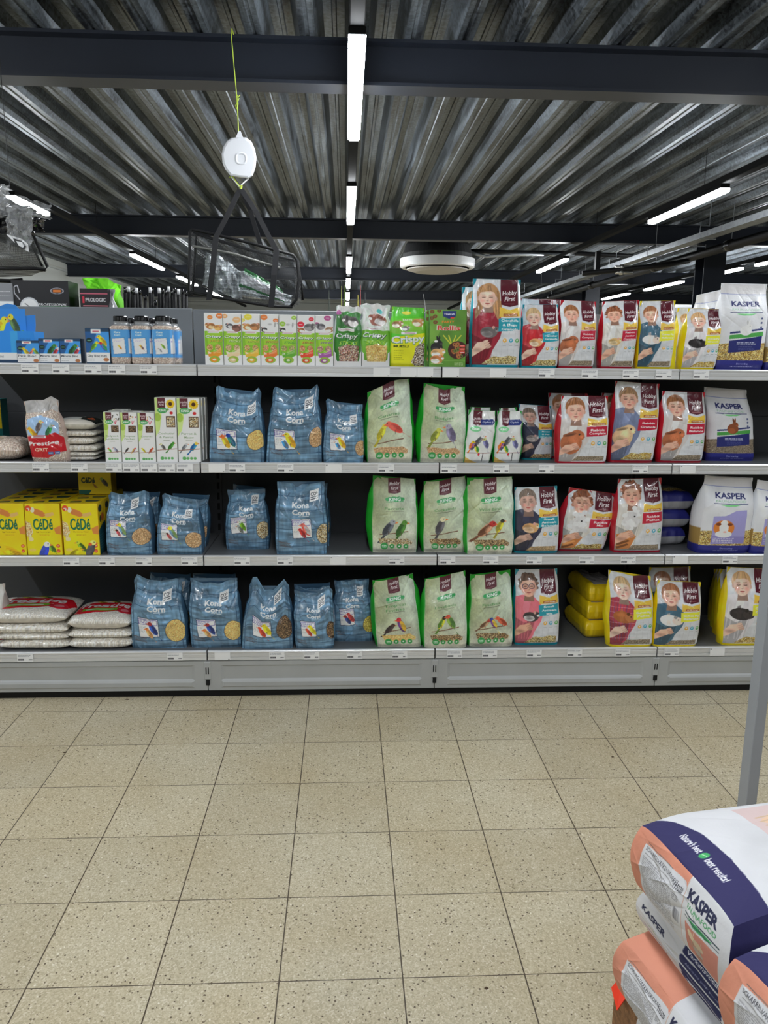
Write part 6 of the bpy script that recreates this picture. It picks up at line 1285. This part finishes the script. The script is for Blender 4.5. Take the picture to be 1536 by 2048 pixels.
mb.tube([W_(386, 590, -.05), W_(378, 586, -.05), W_(379, 520, -.04), W_(380, 464, -.02), W_(384, 459, -.02), W_(396, 461, -.02), W_(500, 486, -.02), W_(586, 510, -.02), W_(594, 520, -.02), W_(598, 560, -.03), W_(592, 600, -.05), W_(582, 612, -.05)], .008, 8)
mb.tube([W_(375, 584, -.05), W_(440, 596, -.05), W_(540, 612, -.05), W_(585, 614, -.05)], .008, 8).tube([W_(385, 592, .12), W_(388, 530, .11), W_(393, 468, .10), W_(500, 500, .10), W_(596, 522, .10), W_(605, 600, .12)], .009, 8)
mb.build('padded_frame', M_BLACK, t, True)
mb = MB().tube([W_(386, 492, -.045), W_(470, 508, -.05), W_(560, 536, -.05)], .006, 6); mb.build('zip', mat('grey_zip', rgb(120, 120, 116), .4), t, True)
def strap(pts, w, name='strap'):
    mb = MB(); V = []; 
    for (px, py, dy) in pts:
        a, b = W_(px-w, py, dy), W_(px+w, py, dy); V += [tuple(a), tuple(b), (b[0], b[1]+.004, b[2]), (a[0], a[1]+.004, a[2])]
    F = [[4*i+k, 4*i+(k+1) % 4, 4*i+4+(k+1) % 4, 4*i+4+k][::-1] for i in range(len(pts)-1) for k in range(4)]
    return mb.add(V, F+[[0, 1, 2, 3], [len(V)-4+k for k in (3, 2, 1, 0)]]).build(name, mat('black_webbing', rgb(26, 26, 30), .6), t)
strap([(480, 378, -.045), (455, 430, -.07), (432, 473, -.075), (426, 530, -.08), (418, 600, -.065)], 5.6)
strap([(482, 378, -.047), (510, 420, -.07), (553, 502, -.075), (548, 550, -.08), (542, 614, -.065)], 5.6)
strap([(482, 379, .0), (500, 420, .05), (521, 490, .10)], 4.8)
# packed contents
def wrap_mat():
    m = mat('crumpled_clear_wrap', rgb(214, 220, 224), .15, .1, coat=.6, bump=1.0, bscale=22, noise=.35, nscale=14); return m
mb = []
rg = np.random.default_rng(3)
def lump(name, corners, m, par, amp=.02, nu=26, nv=18, ink=None, cv=None):
    A = [np.array(q) for q in corners]; v, u = np.meshgrid(np.linspace(0, 1, nv), np.linspace(0, 1, nu), indexing='ij')
    P = (A[0]*(1-u[..., None])+A[1]*u[..., None])*(1-v[..., None])+(A[3]*(1-u[..., None])+A[2]*u[..., None])*v[..., None]
    P[..., 1] += amp*(vnoise(nv, nu, 7, 9, rg)) - .03*np.sin(np.pi*u)*np.sin(np.pi*v); P[..., 2] += amp*.4*vnoise(nv, nu, 6, 6, rg); return patch(name, P, m, par, cv, smooth=False)
t2 = thing('wrapped_parcel', 'crumpled clear plastic wrap packed inside the mesh bag', 'plastic wrap', tuple(W_(470, 598, .02)))
lump('left_fold', [W_(406, 572, .03), W_(486, 596, .03), W_(489, 540, .0), W_(412, 500, .02)], wrap_mat(), t2, .03); lump('lower_fold', [W_(420, 582, .04), W_(582, 612, .04), W_(584, 590, .03), W_(440, 560, .04)], wrap_mat(), t2, .02)
cv = Cv(90, 40, (206, 206, 214)); cv.rect(0, 0, 1, .16, (40, 120, 60)); cv.rect(0, .84, 1, 1, (40, 120, 60)); cv.rect(0, .2, 1, .24, (60, 140, 80))
o = lump('striped_card', [W_(478, 572, .012), W_(570, 606, .012), W_(566, 580, .005), W_(490, 536, .005)], print_mat('printed_card_in_wrap', .3, .4), t2, .006, 90, 40, cv=cv)
# ------------------------------------------------------------------ landing net and shiny packs at the left edge
YN = 3.98
def WN(x, y, dy=0): return atY(x, y, YN+dy)
t = thing('landing_net', 'black landing net hanging at the left edge above the boxes', 'landing net', tuple(WN(40, 558)))
M_NET2 = net_mat('fine_dark_netting', rgb(46, 48, 46), 240, 1.05)
netgrid('netting', [WN(-40, 538), WN(90, 538), WN(58, 462), WN(-40, 462)], M_NET2, 20, 14, .03, t, 8)
netgrid('netting', [WN(-40, 556, .1), WN(60, 552, .1), WN(92, 540, 0), WN(-40, 538, 0)], M_NET2, 20, 10, .02, t, 9)
MB().tube([WN(-40, 537), WN(70, 537), WN(90, 540), WN(95, 533), WN(78, 495), WN(60, 458), WN(-40, 450)], .008, 8).tube([WN(84, 532), WN(58, 480), WN(50, 462)], .005, 6).tube([WN(-40, 560, .1), WN(20, 562, .1), WN(45, 560, .1)], .010, 8).build('frame', M_BLACK, t, True)
t = thing('wrapped_pack', 'shiny black and clear plastic packs hanging under the left lamp', 'plastic pack', tuple(WN(40, 480, -.1)))
M_SHINY = mat('shiny_dark_film', rgb(40, 40, 42), .1, .2, coat=1, bump=1.2, bscale=16)
M_CLEARF = mat('clear_crinkled_film', rgb(210, 212, 214), .08, 0, coat=1, bump=1.2, bscale=18, alpha=.35)
lump('dark_pack', [WN(-40, 470, -.1), WN(70, 468, -.1), WN(74, 420, -.1), WN(-40, 385, -.1)], M_SHINY, t, .03)
lump('dark_pack', [WN(30, 470, -.13), WN(86, 462, -.13), WN(90, 428, -.13), WN(36, 418, -.13)], M_SHINY, t, .02)
lump('clear_film', [WN(-30, 440, -.18), WN(102, 438, -.18), WN(104, 414, -.18), WN(-10, 380, -.18)], M_CLEARF, t, .03)
lump('clear_film', [WN(14, 468, -.19), WN(60, 500, -.19), WN(66, 420, -.19), WN(12, 410, -.19)], M_CLEARF, t, .02)
lump('clear_film', [WN(-20, 420, -.2), WN(10, 420, -.2), WN(20, 372, -.2), WN(-20, 370, -.2)], M_CLEARF, t, .02)
mb = MB(); out = [(12, 468), (44, 478), (56, 488), (58, 504), (50, 500), (34, 490), (20, 476)]
mb.add([tuple(WN(x, y, -.2)) for x, y in out]+[tuple(WN(x, y, -.196)) for x, y in out], [list(range(7))[::-1], list(range(7, 14))]+[[i, (i+1) % 7, 7+(i+1) % 7, 7+i] for i in range(7)]).build('white_header', M_WHITE, t)
inn = [(26, 476), (44, 482), (52, 492), (50, 499), (40, 496), (30, 486)]
mb = MB(); mb.add([tuple(WN(x, y, -.203)) for x, y in inn], [list(range(6))[::-1]]).build('black_print', M_BLACKG, t)
inn = [(32, 482), (44, 484), (48, 492), (46, 495), (38, 492)]
mb = MB(); mb.add([tuple(WN(x, y, -.205)) for x, y in inn], [list(range(5))[::-1]]).build('pale_print', M_WHITE, t)
MB().tube([WN(20, 380, -.1), (WN(20, 380, -.1)[0], YN-.1, ZD-.0005)], .0015, 5).build('hanging_thread', M_BLACK, t)
MB().tube([WN(-20, 460), (WN(-20, 460)[0], YN, ZD-.0005)], .002, 5).build('hanging_thread', M_BLACK, t)
# ------------------------------------------------------------------ feed sacks on the pallet, lower right corner
GAIN = 1.05
SALM = (206, 136, 112); NAVY = (38, 34, 84)
def pigs(c, x, y, s, body=(214, 196, 166)):
    for (dx, dy, b) in ((0, 0, body), (.55*s, .05, tuple(v*.9 for v in body)), (.45*s, .16, (170, 160, 150))):
        c.ell(x+dx, y+dy, s*.32, s*.18, b, .15); c.ell(x+dx+s*.3, y+dy+.02, s*.12, s*.1, b); c.poly([(x+dx+s*.25, y+dy-.05), (x+dx+s*.3, y+dy-.1), (x+dx+s*.33, y+dy-.03)], b)
        for k in (-.2, -.08, .1, .2): c.line(x+dx+s*k, y+dy+.05, x+dx+s*k, y+dy+.2, s*.05, tuple(v*.7 for v in b))
def P_end(c):
    A = c.asp; c.a[:] = C(*SALM); c.mottle(.04, 5, 3); c.rect(.60, 0, 1, 1, (202, 202, 205))
    c.poly([(.13, .16), (.58, .10), (.60, .14), (.60, 1), (.15, 1), (.12, .9)], (200, 200, 204)); c.text('SCHARRELVARKENSKORREL', .34, .20, .020, (50, 50, 56), width=.38, bold=.005); c.line(.15, .13, .44, .12, .003, (90, 90, 90))
    c.line(.16, .27, .5, .26, .003, (110, 110, 110))
    for k in range(22):
        y = .32+.028*k; x = .15
        while x < .50: d = random.uniform(.01, .04); c.line(x, y, min(x+d, .5), y, .006, (140, 140, 146), .8); x += d+.006
    c.text('115520', .545, .23, .026, (40, 40, 46), width=.075, ang=.0, bold=.02); c.small(.51, .32, .57, .42, 4, (120, 120, 126), .8, .005)
    for k in range(14): c.rect(.52+.0045*k, .52, .52+.0045*k+random.choice([.0015, .003]), .68, (80, 80, 86))
    c.line(.605, .05, .605, 1, .004, (190, 150, 130))
    c.text('KASPER', .77, .17, .048, (36, 40, 70), width=.27, bold=.05); c.text('FAUNAFOOD', .78, .31, .024, (80, 150, 100), width=.26, bold=.03)
    c.line(.64, .40, .94, .40, .007, (40, 60, 70)); c.poly([(.68, .42), (.90, .42), (.84, .48), (.74, .48)], (60, 150, 90)); c.line(.64, .45, .94, .45, .004, (40, 60, 70))
    c.poly([(.65, .52), (.94, .50), (.94, .93), (.66, .93)], (196, 130, 116)); pigs(c, .72, .62, .11)
def P_endwhite(c):
    c.a[:] = C(200, 200, 203); c.mottle(.05, 5, 3); c.text('KASPER', .10, .36, .046, (36, 40, 70), width=.135, bold=.04); c.text('FAUNAFOOD', .11, .64, .022, (120, 170, 130), width=.135, bold=.01); c.line(.04, .77, .18, .77, .006, (36, 40, 90))
    for k in range(4):
        y = .10+.2*k; c.poly([(.25, y+.02), (.255, y), (.445, y), (.45, y+.02), (.45, y+.15), (.445, y+.17), (.255, y+.17), (.25, y+.15)], (34, 38, 80))
    c.text('Varkensvoeding', .35, .185, .026, (236, 238, 244), width=.17, bold=.01); c.text('Aliments pour porcs', .35, .385, .018, (160, 164, 190), width=.15, bold=0); c.text('Schweinefutter', .35, .585, .018, (160, 164, 190), width=.12, bold=0)
def P_toppic(c):
    # u: far to near, v: 0 at the right end, 1 at the left end of the sack
    c.a[:] = C(200, 200, 203); c.mottle(.025, 6, 8); c.rect(.08, .05, .86, .70, (202, 180, 178))
    for (y, x) in ((.55, .28), (.40, .4), (.28, .25), (.2, .5)):
        c.ell(x, y, .12, .09, (216, 190, 160), .6); c.ell(x+.02, y+.07, .05, .045, (214, 182, 152)); c.ell(x+.03, y-.03, .05, .06, (190, 160, 132), .4)
        for q in (-.05, .0, .06): c.line(x+q, y+.05, x+q+.02, y+.12, .016, (196, 168, 140))
    c.poly([(0, .95), (.12, .915), (.3, .888), (.6, .878), (1, .885), (1, 1), (0, 1)], NAVY)
    c.text("Nature's best", .37, .935, .027, (236, 238, 240), width=.20, shear=.15, bold=.02); c.ell(.505, .935, .024, .017, (60, 160, 90), -.3); c.line(.49, .938, .52, .93, .003, (200, 230, 200)); c.text('best results!', .64, .935, .027, (236, 238, 240), width=.20, shear=.15, bold=.02)
def P_tops(c): c.a[:] = C(198, 198, 201); c.rect(0, .86, 1, 1, SALM); c.rect(.6, .86, 1, 1, (202, 202, 205))
def P_topw(c): c.a[:] = C(198, 198, 201); c.mottle(.03, 6, 8)
def sack(label, P0, yaw, L, Wd, T, end, top, seed=0, res=1.0, endfull=False, navy=True):
    """P0: far corner of the end that faces left, at the underside. local a = along the sack (to the right), b = towards the camera"""
    rng = np.random.default_rng(seed); ca, sa = math.cos(yaw), math.sin(yaw)
    def to(a, b, z): return np.stack([P0[0]+a*ca+b*sa, P0[1]+a*sa-b*ca, P0[2]+z], -1)
    root = thing('feed_sack', label, 'feed sack', (P0[0]+L/2*ca+Wd/2*sa, P0[1]+L/2*sa-Wd/2*ca, P0[2]), 'stacked feed sacks')
    def shape(a, b, c):  # a,b,c in 0..1 on the rounded box surface
        A, B, Z = a*L, b*Wd, c*T
        e = np.abs(2*b-1)
        # belly of the ends, rounded long sides, pillowed top and slumped shoulder at the printed end
        bel = .020*np.sin(np.pi*c)**.8*(1-.4*e**4)
        A = A+np.where(a < .5, -bel, bel)*np.abs(2*a-1)**6
        B = B+(2*b-1)*.012*np.sin(np.pi*c)*np.abs(2*b-1)**3
        Z = Z+c*(.016*np.sin(np.pi*b)*np.sin(np.pi*np.clip(a, 0, 1))**.5-.016*np.clip(1-a*L/.09, 0, 1)**1.5-.010*e**6)
        Z = Z-.5*T*(1-c)*0
        return A, B, Z
    n1, n2 = int(330*res), int(120*res)
    v, u = np.meshgrid(np.linspace(0, 1, n2), np.linspace(0, 1, n1), indexing='ij')
    cr = creases(n1, n2, 16, .004, rng, 0)+.0025*vnoise(n2, n1, 3, 8, rng)
    ed = np.sin(np.pi*u)**.3*np.sin(np.pi*v)**.3
    A, B, Z = shape(0*u, u, v)
    rnd = .012
    cv = Cv(n1, n2, (220, 220, 222)); random.seed(seed); end(cv)
    patch('printed_end', to(A-cr*ed, B, Z), M_PAPER, root, cv)
    n3 = int(360*res); v, u = np.meshgrid(np.linspace(0, 1, n3), np.linspace(0, 1, n1), indexing='ij')
    A, B, Z = shape(1-v, u, 1+0*u); cv = Cv(n1, n3, (220, 220, 222)); top(cv)
    cr = creases(n1, n3, 14, .003, rng, 0)+.003*vnoise(n3, n1, 5, 5, rng); ed = np.sin(np.pi*u)**.3*np.sin(np.pi*v)**.3
    P = to(A, B, Z+cr*ed)
    patch('printed_top', P[::-1], M_PAPER, root, cv)
    for nm_, uu, fl in (('side_near', 1., False), ('side_far', 0., True)):
        v, u = np.meshgrid(np.linspace(0, 1, 30), np.linspace(0, 1, 160), indexing='ij')
        A, B, Z = shape(u, uu+0*u, v); B = B+(1 if uu else -1)*.003*vnoise(30, 160, 4, 14, rng)*np.sin(np.pi*v)*np.sin(np.pi*u)
        I = np.empty((30, 160, 3)); I[:] = C(198, 198, 201)
        if navy: I[:, u[0] < .13] = C(*NAVY)
        mesh_obj('paper_side', to(A, B, Z).reshape(-1, 3), grid_faces(160, 30, fl), M_PAPER, root, None, True, I)
    v, u = np.meshgrid(np.linspace(0, 1, 12), np.linspace(0, 1, 12), indexing='ij'); A, B, Z = shape(1+0*u, u, v)
    patch('back_end', to(A, B, Z), M_PAPER, root, None, True, ink=(198, 198, 201))
    v, u = np.meshgrid(np.linspace(0, 1, 8), np.linspace(0, 1, 8), indexing='ij'); A, B, Z = shape(u, v, 0*u)
    patch('underside', to(A, B, Z), M_PAPER, root, None, False, ink=(198, 198, 201))
    return root
zt = .66
A_, B_ = atZ(1284, 1650, zt-.026), atZ(1460, 1842, zt-.026)
dv = B_-A_; Wd = float(np.linalg.norm(dv)); yw = math.atan2(dv[0], -dv[1])
e1 = np.array([math.cos(yw), math.sin(yw), 0]); eb = np.array([math.sin(yw), -math.cos(yw), 0])
T = .104
def corner(base, da, db, z): q = base+e1*da+eb*db; return (q[0], q[1], z)
sack('topmost far feed sack with salmon end label and pig picture on white top', corner(A_, 0, 0, zt-.150), yw, .56, Wd+.01, .148, P_end, P_toppic, 1, 1.15)
E_ = atZ(1470, 1912, zt-.026)
sack('nearest feed sack at the right bottom corner, navy band and salmon end', corner(E_, 0, .0, zt-.150-.002), yw+.04, .56, Wd, .148, P_end, P_toppic, 2, 1.0)
sack('white feed sack with dark blue text stripes, second layer of the pile', corner(A_, .03, -.015, .408), yw+.02, .36, .58, .100, lambda c: (P_endwhite(c)), P_topw, 3, 1.15, navy=False)
sack('feed sack with salmon end in the third layer, sticking out farther left', corner(A_, -.014, -.01, .272), yw+.03, .56, Wd+.02, .135, P_end, P_tops, 4, 1.1)
sack('lowest white feed sack on the pallet', corner(A_, .03, .02, .163), yw+.02, .36, .56, .108, P_endwhite, P_topw, 5, .9, navy=False)
t = thing('pallet', 'worn wooden pallet under the feed sacks in the right corner', 'pallet', corner(A_, .2, .2, 0))
zp = .160
yl = yw+.02; f1 = np.array([math.cos(yl), math.sin(yl), 0]); f2 = np.array([math.sin(yl), -math.cos(yl), 0]); o0 = atZ(1230, 1966, zp)
def obox(mb, a0, a1, b0, b1, z0, z1):
    V = []
    for z in (z0, z1):
        for (a, b) in ((a0, b1), (a1, b1), (a1, b0), (a0, b0)): q = o0+f1*a+f2*b; V.append((q[0], q[1], z))
    mb.add(V, [[0, 3, 2, 1], [4, 5, 6, 7], [0, 1, 5, 4], [1, 2, 6, 5], [2, 3, 7, 6], [3, 0, 4, 7]])
for k in range(6): mb = MB(); obox(mb, .0+.13*k, .10+.13*k, 0, .98, zp-.022, zp); mb.build('deck_board', M_WOOD, t)
for k in range(3): mb = MB(); obox(mb, 0, .80, .0+.44*k, .10+.44*k, .02, .022+.0); obox(mb, 0, .80, .0+.44*k, .09+.44*k, zp-.044, zp-.0225); mb.build('stringer', M_WOOD, t)
for a in (0, .34, .66):
    for b in (0, .44, .88): mb = MB(); obox(mb, a, a+.12, b, b+.1, 0, zp-.045); mb.build('block', M_WOOD, t)
tg = A_+f1*-.06+f2*.0
p = atZ(1252, 1998, zp)
tag(MB().add([tuple(np.array(p)+np.array(d)) for d in ((-.022, .03, .0015), (.004, .035, .03), (.012, -.005, .036), (-.03, -.03, .0015), (-.02, .031, .0), (.006, .036, .028), (.014, -.004, .034), (-.028, -.029, .0))], [[3, 2, 1, 0], [4, 5, 6, 7], [0, 1, 5, 4], [1, 2, 6, 5], [2, 3, 7, 6], [3, 0, 4, 7]]).build('plastic_tag', mat('orange_red_plastic', rgb(240, 60, 30), .35)), 'bright orange plastic tag on the pallet corner', 'tag')
# crumbs on the floor
for (x, y, s, q) in ((254, 1399, .014, 'near the kick strip'), (130, 1505, .010, 'on a joint at the left'), (305, 1697, .006, 'in the left middle of the floor'), (1225, 1514, .009, 'on the right side of the floor'), (973, 1977, .009, 'near the bottom of the picture')):
    p = atZ(x, y, 0); random.seed(x); n = 7; V = [(p[0]+s*math.cos(k/n*6.28)*random.uniform(.5, 1), p[1]+.6*s*math.sin(k/n*6.28)*random.uniform(.5, 1), .0006) for k in range(n)]+[(p[0], p[1], .004)]
    tag(MB().add(V, [[k, (k+1) % n, n] for k in range(n)]+[list(range(n))[::-1]]).build('dry_leaf', mat('dry_leaf_brown', rgb(70, 52, 34), .8)), 'dry brown leaf crumb '+q, 'leaf crumb')
